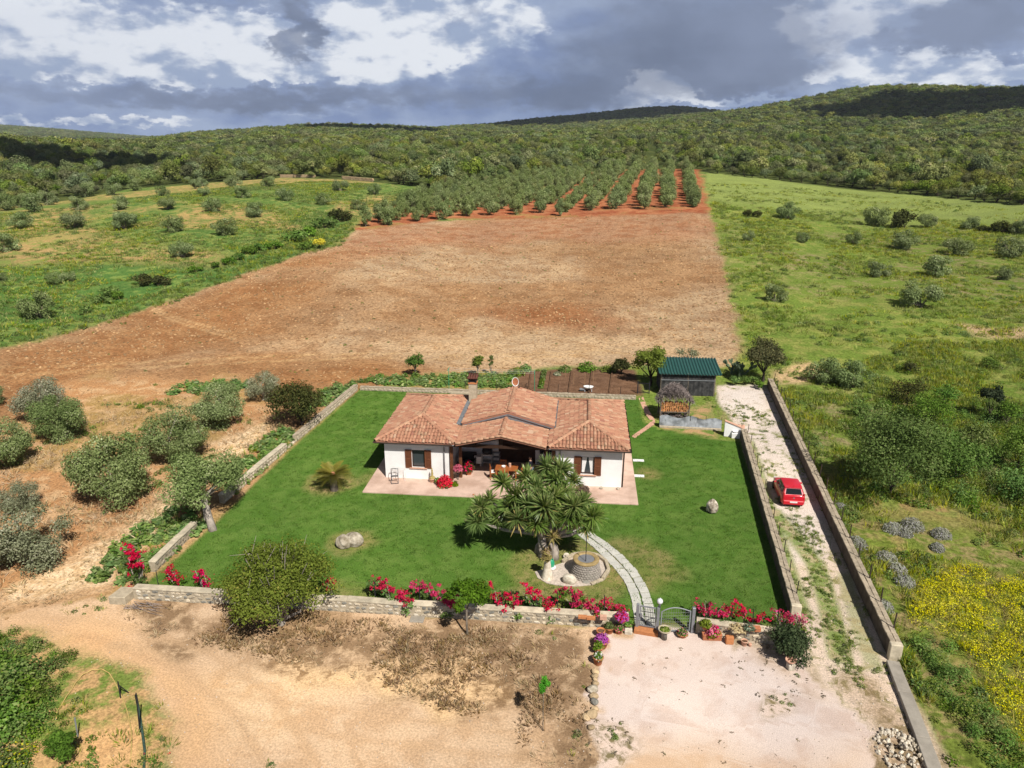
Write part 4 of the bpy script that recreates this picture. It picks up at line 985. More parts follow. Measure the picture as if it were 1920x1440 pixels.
# the wide dark doorway at the back of the porch, filled by plank doors
dr = MB().box((8.295, 3.22, 1.15), (2.5, .08, 2.3)).build('door', M['dark_wood'], house)
dmesh = MB().box((0, 0, 0), (.40, .03, 2.2)).mesh('plank', M['dark_wood'], bevel=.006)
for k in range(6): obj('plank', dmesh, dr, loc=(7.26 + k * .415, 3.165, 1.14))
def window(cx, wz0=.80, wz1=2.02, w=.85, curtain=False):
    mb = MB(); z, h = (wz0 + wz1) / 2, wz1 - wz0
    for sx in (-1, 1): mb.box((cx + sx * (w / 2 - .03), .14, z), (.06, .07, h - .002))
    for sz in (-1, 1): mb.box((cx, .14, z + sz * (h / 2 - .03)), (w - .124, .07, .06))
    f = mb.build('window', M['dark_wood'], house)
    MB().box((cx, .15, z), (w - .12, .02, h - .12)).build('pane', M['glass'], f)
    MB().box((cx, -.035, wz0 - .03), (w + .3, .13, .06)).build('sill', M['terracotta_pale'], f, bevel=.008)
    if curtain:
        for sx in (-1, 1):
            mb = MB(); n = 10; top = [(cx + sx * (.04 + .31 * k / n), .128 + .004 * (k % 2), wz1 - .08) for k in range(n + 1)]; bot = [(cx + sx * (.20 + .16 * k / n), .128 + .004 * (k % 2), wz0 + .1) for k in range(n + 1)]
            mb.add(top + bot, [(k, k + 1, n + 2 + k, n + 1 + k) for k in range(n)]); mb.build('curtain', M['cloth_white'], f)
    slat = MB().box((0, 0, 0), (.34, .02, .05), rx=R(30)).mesh('slat', M['wood_shut'])
    for sx in (-1, 1):
        c = cx + sx * (w / 2 + .215); mb = MB()
        for s2 in (-1, 1): mb.box((c + s2 * .185, -.03, z), (.05, .045, h + .06)); mb.box((c, -.03, z + s2 * (h / 2 - .0)), (.318, .045, .06))
        mb.box((c, -.03, z), (.318, .045, .05)); mb.box((c, -.018, z), (.31, .012, h))
        sh = mb.build('shutter', M['wood_shut'], house)
        for k in range(15): obj('slat', slat, sh, loc=(c, -.036, wz0 + .06 + k * (h - .1) / 14))
window(2.2); window(13.05, curtain=True)

def ridge_tile_mesh():
    mb = MB(); n = 7
    for j, (y, r_) in enumerate(((0, .15), (.42, .125))):
        for k in range(n): a = math.pi * k / (n - 1); mb.v.append((r_ * math.cos(a), y, r_ * math.sin(a) * .75))
    mb.f = [(k, k + 1, n + k + 1, n + k) for k in range(n - 1)]; mb.mi = [0] * (n - 1)
    me = mb.mesh('ridge_tile', M['tile'], True)
    return me
RT = []
for i in range(5):
    me = ridge_tile_mesh(); a = me.attributes.new('v', 'FLOAT', 'FACE'); a.data.foreach_set('value', np.full(len(me.polygons), .35 + .12 * i, np.float32)); RT.append(me)
def ridge(parent, a, b):
    a, b = Vector(a), Vector(b); d = (b - a); n = int(d.length / .37); q = d.normalized()
    M3 = Matrix((q.cross(Vector((0, 0, 1))).normalized(), q, q.cross(Vector((0, 0, 1))).normalized().cross(q))).transposed()
    for k in range(n):
        o = obj('ridge_tile', random.choice(RT), parent); o.matrix_local = Matrix.Translation(a + q * (k * d.length / n) + Vector((0, 0, random.uniform(-.008, .008)))) @ (M3.to_4x4() @ Matrix.Rotation(random.uniform(-.05, .05), 4, 'Z'))
def slope(parent, poly, seed, m='tile', deck=True):
    """clay barrel tiles over one plane of a roof; poly starts with the two ends of the eave"""
    P = [Vector(p) for p in poly]; e = (P[1] - P[0]).normalized(); nrm_ = e.cross(P[2] - P[0]).normalized()
    if nrm_.z < 0: nrm_ = -nrm_
    s_ = nrm_.cross(e).normalized()
    if s_.z < 0: s_ = -s_
    uv = np.array([((p - P[0]).dot(e), (p - P[0]).dot(s_)) for p in P])
    du, dv = .215, .335; g = np.random.default_rng(seed)
    us = np.arange(uv[:, 0].min() + du / 2, uv[:, 0].max(), du); vv = np.arange(-.03, uv[:, 1].max(), dv)
    U, Vv = np.meshgrid(us, vv); U, Vv = U.ravel(), Vv.ravel()
    k = sdist(uv, U, np.clip(Vv + .12, .03, 99)) > .02; U, Vv = U[k], Vv[k]; n = len(U)
    U = U + g.normal(size=n) * .012; Vv = Vv + g.normal(size=n) * .02; yaw = g.normal(size=n) * .035; tz = g.normal(size=n) * .006
    ang = np.radians([0, 45, 90, 135, 180]); E, S, Nn = np.array(e), np.array(s_), np.array(nrm_); O = np.array(P[0])
    rows = []
    for lv, r_, lift in ((0.0, .098, .035), (.42, .082, .008)):
        for a in ang:
            u = U + r_ * np.cos(a) - yaw * lv; v = Vv + lv; z = lift + tz + .066 * np.sin(a) * r_ / .098
            rows.append(O + u[:, None] * E + v[:, None] * S + z[:, None] * Nn)
    V = np.stack(rows, 1).reshape(-1, 3); base = np.arange(n)[:, None] * 10
    F = np.concatenate([base + np.array([j, j + 1, 6 + j, 5 + j]) for j in range(4)], 0)
    vcol = np.clip(g.beta(2.2, 2.0, n) + .1 * g.normal(size=n), 0, 1)
    me = mesh_np('roof_tiles', V, F, M[m], {'v': ('FACE', np.tile(vcol, 4))}, True)
    tag(obj('roof_tiles', me, parent), kind='stuff')
def deck(name, polys, th=.12):
    mb = MB()
    for poly in polys:
        P = [Vector(p) for p in poly]; n = len(P)
        mb.add([p - Vector((0, 0, .012)) for p in P] + [p - Vector((0, 0, th)) for p in P], [tuple(range(n)), tuple(range(n, 2 * n))[::-1]] + [(k, n + k, n + (k + 1) % n, (k + 1) % n) for k in range(n)])
    me = mb.mesh(name, [M['tile']]); a = me.attributes.new('v', 'FLOAT', 'FACE'); a.data.foreach_set('value', np.full(len(me.polygons), .12, np.float32))
    return obj(name, me, house)
def hip_roof(x0, x1, seed):
    cx, zr, ze, y0, y1 = (x0 + x1) / 2, 3.6, 2.72, -.42, 8.6; run = (x1 - x0) / 2
    A, B, C, D = (x0, y0, ze), (x1, y0, ze), (x1, y1, ze), (x0, y1, ze); F_, G = (cx, y0 + run, zr), (cx, y1 - run, zr)
    S = [[A, B, F_], [B, C, G, F_], [C, D, G], [D, A, F_, G]]
    rf = deck('roof', S)
    for i, p in enumerate(S): slope(rf, p, seed + i, 'tile_hip' if i == 0 else 'tile')
    for a, b in ((A, F_), (B, F_), (C, G), (D, G)): ridge(rf, Vector(a) + Vector((0, 0, .05)), Vector(b) + Vector((0, 0, .05)))
    ridge(rf, Vector(F_) + Vector((0, 0, .05)), Vector(G) + Vector((0, 0, .05)))
    return rf
hip_roof(-.47, 4.68, 50); hip_roof(10.56, 15.6, 60)
def gable(x0, x1, xr, ze, zr, y0, y1, seed):
    A, B, C, D, F_, G = (x0, y0, ze), (x0, y1, ze), (x1, y0, ze), (x1, y1, ze), (xr, y0, zr), (xr, y1, zr)
    S = [[B, A, F_, G], [C, D, G, F_]]
    rf = deck('roof', S)
    for i, p in enumerate(S): slope(rf, p, seed + i)
    ridge(rf, Vector(F_) + Vector((0, 0, .05)), Vector(G) + Vector((0, 0, .05)))
    return rf
gable(4.70, 10.80, 7.75, 3.02, 3.92, 2.40, 7.75, 70)
pr = gable(4.76, 10.44, 7.6, 2.80, 3.44, -.66, 2.46, 80)
# verge tiles down the porch gable
vt = MB().lathe([(.075, 0), (.065, .4)], 8).mesh('verge_tile', M['tile'], True); a = vt.attributes.new('v', 'FLOAT', 'FACE'); a.data.foreach_set('value', np.full(len(vt.polygons), .8, np.float32))
for x0, z0 in ((4.76, 2.80), (10.44, 2.80)):
    d = Vector((7.6 - x0, 0, .64)); n = 8
    for k in range(n):
        o = obj('verge_tile', vt, pr); o.location = Vector((x0, -.66, z0 + .045)) + d * (k / n); o.rotation_euler = d.to_track_quat('Z', 'Y').to_euler()
# step between the two roofs, flashings, gutters
mb = MB()
for s_ in (-1, 1):
    x0 = 7.75 + s_ * 3.0
    mb.bar((x0, 2.44, 2.93), (7.75, 2.44, 3.80), .05, .2)
mb.build('gable_board', M['grey_metal'], house)
mb = MB().add([(4.8, 2.5, 2.75), (10.7, 2.5, 2.75), (10.7, 2.5, 2.98), (7.75, 2.5, 3.85), (4.8, 2.5, 2.98)], [(0, 1, 2, 3, 4)]); mb.build('gable', M['grey_metal'], house)
for x, s_ in ((4.50, 1), (10.98 - .26, -1)):
    MB().add([(x - s_ * .20, 2.42, 2.965), (x + s_ * .16, 2.42, 2.86), (x + s_ * .22, 2.42, 2.98), (x - s_ * .20, 7.7, 2.965), (x + s_ * .16, 7.7, 2.86), (x + s_ * .22, 7.7, 2.98)], [(0, 1, 4, 3), (1, 2, 5, 4)]).build('flashing', plain('lead_flashing', (.17, .18, .19), .7, .15, 3, .3), house)
def gutter(a, b):
    mb = MB(); a, b = Vector(a), Vector(b); n = 6; d = (b - a).normalized(); sx = d.cross(Vector((0, 0, 1)))
    ring = lambda p: [p + sx * .065 * math.cos(math.pi + math.pi * k / n) + Vector((0, 0, .065 * math.sin(math.pi + math.pi * k / n))) for k in range(n + 1)]
    mb.add(ring(a) + ring(b), [(k, k + 1, n + 2 + k, n + 1 + k) for k in range(n)]); return mb.build('gutter', M['rust'], house, True)
for a, b in (((-.5, -.5, 2.66), (4.72, -.5, 2.66)), ((10.52, -.5, 2.66), (15.64, -.5, 2.66)), ((-.54, -.5, 2.66), (-.54, 8.6, 2.66)), ((15.67, -.5, 2.66), (15.67, 8.6, 2.66)), ((4.72, -.5, 2.68), (4.72, 2.4, 2.72)), ((10.5, -.5, 2.68), (10.5, 2.4, 2.72))): gutter(a, b)
MB().tube([(4.62, -.46, 2.62), (3.9, -.08, 2.42), (3.9, -.06, 2.2), (3.9, -.06, .02)], .045, 8).build('downpipe', M['grey_metal'], house, True)
MB().tube([(10.62, -.46, 2.62), (11.3, -.08, 2.42), (11.3, -.06, 2.2), (11.3, -.06, .02)], .045, 8).build('downpipe', M['grey_metal'], house, True)
MB().tube([(15.29, .04, 2.6), (15.26, .04, .02)], .05, 8).build('downpipe', M['rust'], house, True)
# porch timbers
for x, y in ((4.36, .02), (4.86, .5), (10.9, .02), (10.4, .5)): MB().box((x, y, 1.32), (.19, .19, 2.64)).build('post', M['wood'], house, bevel=.012)
for s_ in (-1, 1): MB().bar((7.6 + s_ * 2.78, -.40, 2.62), (7.6, -.40, 3.25), .12, .18).build('rafter', M['dark_wood'], house)
MB().bar((4.5, -.18, 2.55), (10.75, -.18, 2.55), .14, .2).build('tie_beam', M['dark_wood'], house)
MB().box((7.6, -.18, 2.92), (.16, .14, .54)).build('king_post', M['dark_wood'], house)
MB().bar((7.6, -.5, 3.22), (7.6, 3.0, 3.22), .14, .2).build('ridge_beam', M['dark_wood'], house)
for s_ in (-1, 1):
    for k in range(1, 4):
        MB().bar((7.6 + s_ * k * .72, -.5, 3.24 - k * .16), (7.6 + s_ * k * .72, 3.0, 3.24 - k * .16), .09, .12).build('purlin', M['dark_wood'], house)
# chimney
ch = MB().box((4.72, 7.25, 3.45), (.56, .56, 1.6)).build('chimney', M['mortar'], house)
MB().box((4.72, 7.25, 4.31), (.64, .64, .1)).build('slab', M['brick'], ch)
for sx in (-1, 1):
    for sy in (-1, 1): MB().box((4.72 + sx * .24, 7.25 + sy * .24, 4.52), (.11, .11, .32)).build('pillar', M['black'], ch)
MB().box((4.72, 7.25, 4.50), (.40, .40, .28)).build('flue', M['black'], ch)
ctile = MB().lathe([(.09, -.36), (.075, .36)], 8).mesh('cap_tile', M['dark_wood'], True)
cap = plain('dark_clay', (.13, .05, .035), .9, .2, 8)
ctile.materials[0] = cap
for k in range(4): obj('cap_tile', ctile, ch, loc=(4.72 - .27 + k * .18, 7.25, 4.76), rot=(R(90 + 12), 0, 0))
MB().box((4.72, 7.25, 4.70), (.74, .74, .05)).build('cap', cap, ch)
# satellite dish on the ridge
t = hthing('satellite_dish', 'rusty orange satellite dish with pale rim on the ridge of the house', 'dish', 7.78, 7.6, 3.98)
mb = MB().tube([(0, 0, -.15), (0, 0, .45)], .03, 8); mb.bar((0, 0, .3), (.0, -.12, .42), .04); mb.build('mast', M['grey_metal'], t)
MB().bar((-.3, .0, .02), (.3, 0, .02), .06).build('foot', M['dark_metal'], t)
def dish(r0, r1, n=22):
    mb = MB(); K = 5; vs_ = []
    for i in range(K + 1):
        r_ = r0 + (r1 - r0) * i / K
        for k in range(n): a = 2 * math.pi * k / n; vs_.append((r_ * math.cos(a) * .72, -.2 - r_ * r_ * .35, .5 + r_ * math.sin(a)))
    mb.add(vs_, [(i * n + k, i * n + (k + 1) % n, (i + 1) * n + (k + 1) % n, (i + 1) * n + k) for i in range(K) for k in range(n)]); return mb
dish(.005, .29).build('reflector', M['terracotta'], t, True)
dish(.29, .355).build('rim', M['white_paint'], t, True)
MB().bar((0, -.2, .1), (0, -.62, .42), .025).build('arm', M['grey_metal'], t)

# ------------------------------------------------------------------ things on the terrace
def leafy(name, m, n, rx, rz_, size, parent, loc, seed, **kw):
    return obj(name, clump(m, n, rx, rz_, size, seed, **kw), parent, loc=loc)
def pot_mesh(r, h, m, flare=1.25, name='pot'):
    return MB().lathe([(r * .72, 0), (r * .95, h * .8), (r * 1.08, h * .82), (r * 1.08, h), (r * .93, h), (r * .88, h * .8), (.001, h * .78)], 16, cap=False).mesh(name, m, True)
def potted(loc, label, r, h, pm, plants, name='flower_pot', group=None, cat='flower pot'):
    t = thing(name, label, cat, tuple(loc), random.uniform(0, 6), group)
    obj('pot', pot_mesh(r, h, pm), t)
    MB().lathe([(.001, 0), (r * .9, 0)], 14, (0, 0, h * .81), cap=False).build('earth', M['soil'], t)
    for i, (nm, m, n, rx, rz_, size) in enumerate(plants): leafy(nm, m, n, rx, rz_, size, t, (0, 0, h * .82), random.randrange(9999))
    return t
# round scarlet bush, cactus and small plants beside the porch post
x, y = 3.95, -.62
t = hthing('geranium', 'scarlet geranium ball flowering in front of the left porch post', 'flowers', 4.05, -.85)
leafy('leaves', M['bush'], 240, .5, .55, .14, t, (0, 0, 0), 5); leafy('flowers', M['scarlet'], 900, .56, .68, .11, t, (0, 0, .06), 6)
t = hthing('cactus', 'yellowish upright column cactus in a low pot against the white wall', 'cactus', 3.15, -.38)
obj('pot', pot_mesh(.2, .26, M['terracotta_pale']), t)
mb = MB(); prof = [(.10 - .02 * abs(k % 2) - k * .006, .2 + k * .1) for k in range(8)] + [(.01, 1.0)]
mb.lathe(prof, 9); mb.lathe([(.16, .16), (.2, .26), (.16, .36), (.02, .42)], 10)
mb.build('stem', plain('yellow_cactus', (.42, .33, .12), .8, .2, 9), t, True)
t = hthing('succulent', 'small dark green pot plant between the cactus and the scarlet geranium', 'plant', 3.55, -.62); obj('pot', pot_mesh(.16, .2, M['terracotta']), t); leafy('leaves', M['bush'], 160, .24, .3, .1, t, (0, 0, .15), 8)
t = hthing('succulent', 'yellow green rosette plant right of the scarlet geranium', 'plant', 4.68, -.75); leafy('leaves', M['fig'], 160, .24, .34, .12, t, (0, 0, 0), 9)
t = hthing('flower_stand', 'pink petunias hanging from a dark pot stand beside the porch post', 'flowers', 4.74, .1)
MB().tube([(0, 0, 0), (0, 0, .55)], .03, 6).build('stand', M['dark_metal'], t); obj('pot', pot_mesh(.2, .26, M['black']), t, loc=(0, 0, .5)); leafy('flowers', M['pink'], 420, .34, .42, .1, t, (0, 0, .66), 10, flat_=.1); leafy('leaves', M['bush'], 90, .3, .3, .1, t, (0, 0, .62), 11)
t = hthing('oleander_pot', 'dark red leaved plant standing in the shade inside the porch', 'plant', 5.3, 1.0); obj('pot', pot_mesh(.24, .35, M['terracotta']), t); leafy('leaves', M['magenta'], 180, .4, .7, .12, t, (0, 0, .3), 12); leafy('leaves', M['dark_bush'], 200, .42, .72, .14, t, (0, 0, .28), 13)
t = hthing('dry_bush', 'low brown dry bush on the terrace under the right window', 'bush', 12.75, -.75); leafy('twigs', plain('brown_twigs', (.13, .085, .06), .9, .2, 8), 420, .5, .42, .13, t, (0, 0, 0), 14)
rockn = 0
def rock(name, label, cat, loc, d, m, seed, group=None, rz=0, parent=None, sub=2, amp=.28):
    import bmesh
    bm = bmesh.new(); bmesh.ops.create_icosphere(bm, subdivisions=sub, radius=.5); g = np.random.default_rng(seed); off = g.random(3) * 50
    for v in bm.verts:
        p = np.array(v.co) * 2.2 + off; k = 1 + amp * (2 * float(fbm2(np.array([p[0] + p[2] * .7]), np.array([p[1] - p[2] * .6]), 1.0, 3, seed)[0]) - 1)
        v.co = Vector((v.co.x * d[0] * k, v.co.y * d[1] * k, max(v.co.z * k, -.36) * d[2] + d[2] * .36))
    me = bpy.data.meshes.new(name); bm.to_mesh(me); bm.free(); me.materials.append(m)
    if sub >= 3: me.polygons.foreach_set('use_smooth', [True] * len(me.polygons))
    o = obj(name, me, parent, loc=tuple(loc), rot=(0, 0, rz)); return tag(o, label, cat, group)
for i, xx in enumerate((13.95, 15.0)): rock('pebble_stone', ['brown stone at the foot of the right wing wall, left one', 'brown stone at the foot of the right wing wall, by the corner'][i], 'stone', hl(xx, -.3, .08), (.24, .2, .18), M['boulder'], 40 + i)
rock('pebble_stone', 'small reddish stone near the front edge of the terrace', 'stone', hl(6.05, -1.95, .08), (.12, .1, .1), M['terracotta'], 44)
# folded garden chairs by the left corner
t = hthing('folding_chair', 'dark folding garden chair with crossed legs against the left white wall', 'chair', .75, -.62, rz=.25)
for sx in (-.22, .22):
    MB().bar((sx, -.3, 0), (sx, .28, .82), .03).build('leg', M['dark_metal'], t); MB().bar((sx * .9, .3, 0), (sx * .9, -.26, .72), .03).build('leg', M['dark_metal'], t)
for k in range(4): MB().bar((-.24, -.05 - .07 * k, .40 + .06 * k), (.24, -.05 - .07 * k, .40 + .06 * k), .05, .015).build('slat', M['grey_metal'], t)
MB().bar((-.22, .28, .80), (.22, .28, .80), .03).build('back_rail', M['dark_metal'], t); MB().bar((-.22, -.29, .02), (.22, -.29, .02), .03).build('stretcher', M['dark_metal'], t)
t = hthing('drying_rack', 'thin pale wire drying rack standing behind the folding chair', 'drying rack', .95, -.3, rz=-.1)
for sx in (-.42, .42): MB().tube([(sx, -.1, 0), (sx, .05, .85)], .012, 5).build('leg', M['white_paint'], t); MB().tube([(sx, .14, 0), (sx, 0, .85)], .012, 5).build('leg', M['white_paint'], t)
for k in range(5): MB().tube([(-.44, -.12 + .07 * k, .86), (.44, -.12 + .07 * k, .86)], .008, 4).build('rail', M['white_paint'], t)
# dining table, chairs
tx, ty = 7.85, .62
t = hthing('dining_table', 'orange varnished wooden dining table in the porch', 'table', tx, ty)
for k in range(5): MB().box((0, -.34 + .17 * k, .74), (1.46, .165, .04)).build('plank', M['orange_wood'], t, bevel=.006)
MB().box((0, 0, .67), (1.2, .6, .09)).build('apron', M['orange_wood'], t)
for sx in (-.64, .64):
    for sy in (-.34, .34): MB().box((sx, sy, .36), (.08, .08, .72)).build('leg', M['orange_wood'], t)
def chair(x, y, rz, label):
    t = hthing('dining_chair', label, 'chair', x, y, rz=rz, group='wooden chairs at the porch table')
    MB().box((0, 0, .45), (.46, .44, .04)).build('seat', M['orange_wood'], t); MB().box((0, 0, .495), (.42, .40, .05)).build('cushion', M['cloth_white'], t, bevel=.015)
    for sx in (-.2, .2):
        MB().bar((sx, -.2, 0), (sx, -.19, .92), .045).build('leg', M['orange_wood'], t); MB().bar((sx, .2, 0), (sx, .19, .44), .045).build('leg', M['orange_wood'], t)
    b = MB().box((0, -.205, .90), (.44, .03, .08)).build('backrest', M['orange_wood'], t)
    for k in range(3): MB().box((-.12 + .12 * k, -.205, .68), (.05, .02, .38)).build('slat', M['orange_wood'], b)
chair(tx, ty - .62, 0, 'wooden chair with white cushion at the near middle of the porch table'); chair(tx - .86, ty - .1, -1.3, 'wooden chair with white cushion at the left end of the porch table'); chair(tx + .86, ty - .1, 1.3, 'wooden chair with white cushion at the right end of the porch table')
chair(tx - .3, ty + .6, math.pi, 'wooden chair in the shade on the far side of the porch table')
MB().lathe([(.02, 0), (.11, .0), (.14, .08), (.12, .08), (.02, .02)], 12).build('fruit_bowl', M['white_paint'], None)
bpy.context.view_layer.update()
fb = COL.objects['fruit_bowl']; fb.location = hl(tx - .2, ty + .05, .09 + .76); tag(fb, 'small pale bowl on the porch table', 'bowl')
fb2 = MB().lathe([(.08, 0), (.09, .26), (.02, .28)], 10).build('table_jar', M['terracotta_pale'], None); fb2.location = hl(tx + .2, ty + .1, .09 + .76); tag(fb2, 'small upright jar on the porch table', 'jar')
# barbecue, side table, armchair along the porch wall
t = hthing('barbecue', 'black kettle barbecue on a trolley at the porch wall', 'barbecue', 6.35, 2.5)
for sx in (-.3, .3):
    for sy in (-.2, .2): MB().box((sx, sy, .4), (.04, .04, .8)).build('leg', M['grey_metal'], t)
MB().box((0, 0, .3), (.66, .46, .03)).build('shelf', M['grey_metal'], t); MB().box((0, 0, .83), (.7, .5, .1)).build('tray', M['grey_metal'], t)
MB().lathe([(.3, .88), (.36, 1.02), (.36, 1.1), (.28, 1.3), (.1, 1.38), (.01, 1.4)], 14).build('lid', M['black'], t, True)
t = hthing('side_table', 'small white square table beside the black barbecue', 'table', 5.72, 2.5)
MB().box((0, 0, .66), (.5, .5, .04)).build('table_top', M['white_paint'], t)
for sx in (-.2, .2):
    for sy in (-.2, .2): MB().box((sx, sy, .32), (.05, .05, .64)).build('leg', M['white_paint'], t)
MB().box((0, -.2, .4), (.44, .02, .44)).build('front_panel', M['white_paint'], t)
t = hthing('washing_stand', 'pale wire shelf with pots between the barbecue and the dark door', 'shelf', 6.95, 2.6)
for sx in (-.22, .22): MB().bar((sx, 0, 0), (sx, 0, 1.0), .03).build('upright', M['light_metal'], t)
for k in range(3): MB().box((0, 0, .25 + .33 * k), (.5, .3, .025)).build('shelf', M['light_metal'], t)
t = hthing('wall_cabinet', 'small brown wooden cabinet hung on the white porch wall', 'cabinet', 5.25, 2.89, 1.5)
MB().box((0, 0, .2), (.45, .22, .5)).build('body', M['wood'], t, bevel=.01); MB().box((0, -.125, .2), (.4, .02, .44)).build('door', M['wood'], t)
t = hthing('garden_sofa', 'dark garden sofa in the shade at the left end of the porch', 'sofa', 5.05, 2.3, rz=0)
MB().box((0, 0, .3), (1.1, .7, .25)).build('seat', M['black'], t, bevel=.03); MB().box((0, .32, .62), (1.1, .14, .5)).build('backrest', M['black'], t, bevel=.03)
for sx in (-.52, .52): MB().box((sx, 0, .5), (.12, .68, .3)).build('armrest', M['black'], t, bevel=.03)
t = hthing('coat_rack', 'dark coats hanging on the porch wall behind the standing person', 'coats', 10.25, 2.8)
MB().bar((-.4, .15, 1.8), (.4, .15, 1.8), .08, .05).build('rail', M['dark_wood'], t)
for k in range(3): MB().lathe([(.1, -.95), (.17, -.5), (.16, -.1), (.05, .02)], 9, (-.28 + .28 * k, .05, 1.78), 1, .6).build('coat', M['jacket'], t, True)

# person standing at the table
def skin_body(name, joints, edges, m, parent, sub=2):
    """one continuous body grown over a skeleton of joints (x, y, z, rx, ry)"""
    me = bpy.data.meshes.new(name); me.from_pydata([j[:3] for j in joints], edges, [])
    o = obj(name, me); md = o.modifiers.new('skin', 'SKIN'); md.use_smooth_shade = True
    sl = me.skin_vertices[0].data
    for i, j in enumerate(joints): sl[i].radius = (j[3], j[4] if len(j) > 4 else j[3])
    sl[0].use_root = True
    o.modifiers.new('sub', 'SUBSURF').levels = sub; o.modifiers['sub'].render_levels = sub
    bpy.context.view_layer.update()
    ev = o.evaluated_get(bpy.context.evaluated_depsgraph_get()); m2 = bpy.data.meshes.new_from_object(ev)
    bpy.data.objects.remove(o); m2.materials.clear(); m2.materials.append(m); m2.polygons.foreach_set('use_smooth', [True] * len(m2.polygons)); m2.name = name
    return obj(name, m2, parent)
per = hthing('person', 'person in blue jeans and dark jacket standing in the porch right of the table', 'person', 9.42, .32, rz=R(75))
J = [(0, 0, .95, .135, .1), (0, 0, 1.12, .125, .09), (0, 0, 1.32, .15, .105), (0, 0, 1.44, .12, .08), (0, .005, 1.52, .05, .05), (0, .01, 1.63, .088, .1), (0, .005, 1.73, .06, .07),
     (.19, 0, 1.40, .058), (.235, -.01, 1.13, .045), (.22, .1, .89, .034), (.215, .13, .80, .03, .016), (-.19, 0, 1.40, .058), (-.24, -.02, 1.13, .045), (-.2, .08, .90, .034), (-.195, .11, .81, .03, .016),
     (.1, 0, .86, .09), (.12, .01, .48, .062), (.13, -.03, .09, .045), (.14, .12, .035, .042, .03), (-.1, 0, .86, .09), (-.11, .03, .48, .062), (-.12, .02, .09, .045), (-.13, .17, .035, .042, .03)]
E_ = [(0, 1), (1, 2), (2, 3), (3, 4), (4, 5), (5, 6), (3, 7), (7, 8), (8, 9), (9, 10), (3, 11), (11, 12), (12, 13), (13, 14), (0, 15), (15, 16), (16, 17), (17, 18), (0, 19), (19, 20), (20, 21), (21, 22)]
for s_, hnd in ((1, 10), (-1, 14)):
    hx, hy, hz = J[hnd][:3]
    for f in range(5):
        dx = s_ * (-.018 + .012 * f) if f < 4 else s_ * -.03
        a = len(J); J.append((hx + dx, hy + .018 + (.01 if f < 4 else .02), hz - (.03 if f < 4 else .0), .0085)); J.append((hx + dx * 1.1, hy + .03, hz - ((.066 + .008 * (f in (1, 2))) if f < 4 else .03), .0075))
        E_ += [(hnd, a), (a, a + 1)]
skin_body('body', J, E_, M['skin'], per)
sc = lambda j, k, d=0: (j[0], j[1], j[2] + d, j[3] * k, (j[4] if len(j) > 4 else j[3]) * k)
skin_body('jeans', [sc(J[0], 1.14, .02), sc(J[15], 1.18), sc(J[16], 1.25), sc(J[17], 1.4, .02), sc(J[19], 1.18), sc(J[20], 1.25), sc(J[21], 1.4, .02)], [(0, 1), (1, 2), (2, 3), (0, 4), (4, 5), (5, 6)], M['jeans'], per)
skin_body('jacket', [sc(J[0], 1.2, .06), sc(J[1], 1.2), sc(J[2], 1.16), sc(J[3], 1.12, -.01), sc(J[7], 1.25), sc(J[8], 1.4), sc(J[9], 1.4, .03), sc(J[11], 1.25), sc(J[12], 1.4), sc(J[13], 1.4, .03)], [(0, 1), (1, 2), (2, 3), (3, 4), (4, 5), (5, 6), (3, 7), (7, 8), (8, 9)], M['jacket'], per)
skin_body('hair', [(0, -.035, 1.66, .085, .08), (0, -.01, 1.735, .085, .09), (0, .03, 1.755, .06, .05)], [(0, 1), (1, 2)], M['hair'], per)
for sx in (-.033, .033): MB().lathe([(.001, -.012), (.012, 0), (.001, .012)], 8, (sx, .113, 1.645)).build('eye', M['black'], per, True)
MB().add([(0, .145, 1.60), (-.016, .105, 1.595), (.016, .105, 1.595), (0, .108, 1.645)], [(0, 1, 3), (0, 3, 2), (0, 2, 1)]).build('nose', M['skin'], per)
MB().box((0, .112, 1.57), (.045, .01, .01)).build('mouth', M['terracotta'], per)
for sx in (-1, 1): MB().lathe([(.001, -.03), (.014, 0), (.001, .03)], 8, (sx * .093, .0, 1.635)).build('ear', M['skin'], per, True)
for s_, k in ((1, 18), (-1, 22)): MB().box((J[k][0], J[k][1] - .06, .04), (.1, .27, .08)).build('shoe', M['black'], per, bevel=.02)

# ------------------------------------------------------------------ stone walls
STN = []
for i in range(9):
    import bmesh
    bm = bmesh.new(); bmesh.ops.create_icosphere(bm, subdivisions=1, radius=.5)
    for v in bm.verts:
        q = Vector(v.co); q = Vector((math.copysign(abs(q.x * 2) ** .6 / 2, q.x), math.copysign(abs(q.y * 2) ** .6 / 2, q.y), math.copysign(abs(q.z * 2) ** .6 / 2, q.z)))
        v.co = q * random.uniform(.86, 1.08)
    me = bpy.data.meshes.new('stone'); bm.to_mesh(me); bm.free(); STN.append(me)
def stones_of(mname):
    r_ = []
    for s_ in STN[:6]:
        c = s_.copy(); c.materials.append(M[mname]); r_.append(c)
    return r_
SB, SG, SP = stones_of('stone'), stones_of('grey_stone'), stones_of('pale_rock')
def frame_of(a, b):
    a, b = np.array(a[:2]), np.array(b[:2]); d = b - a; L = np.linalg.norm(d); return a, L, math.atan2(d[1], d[0])
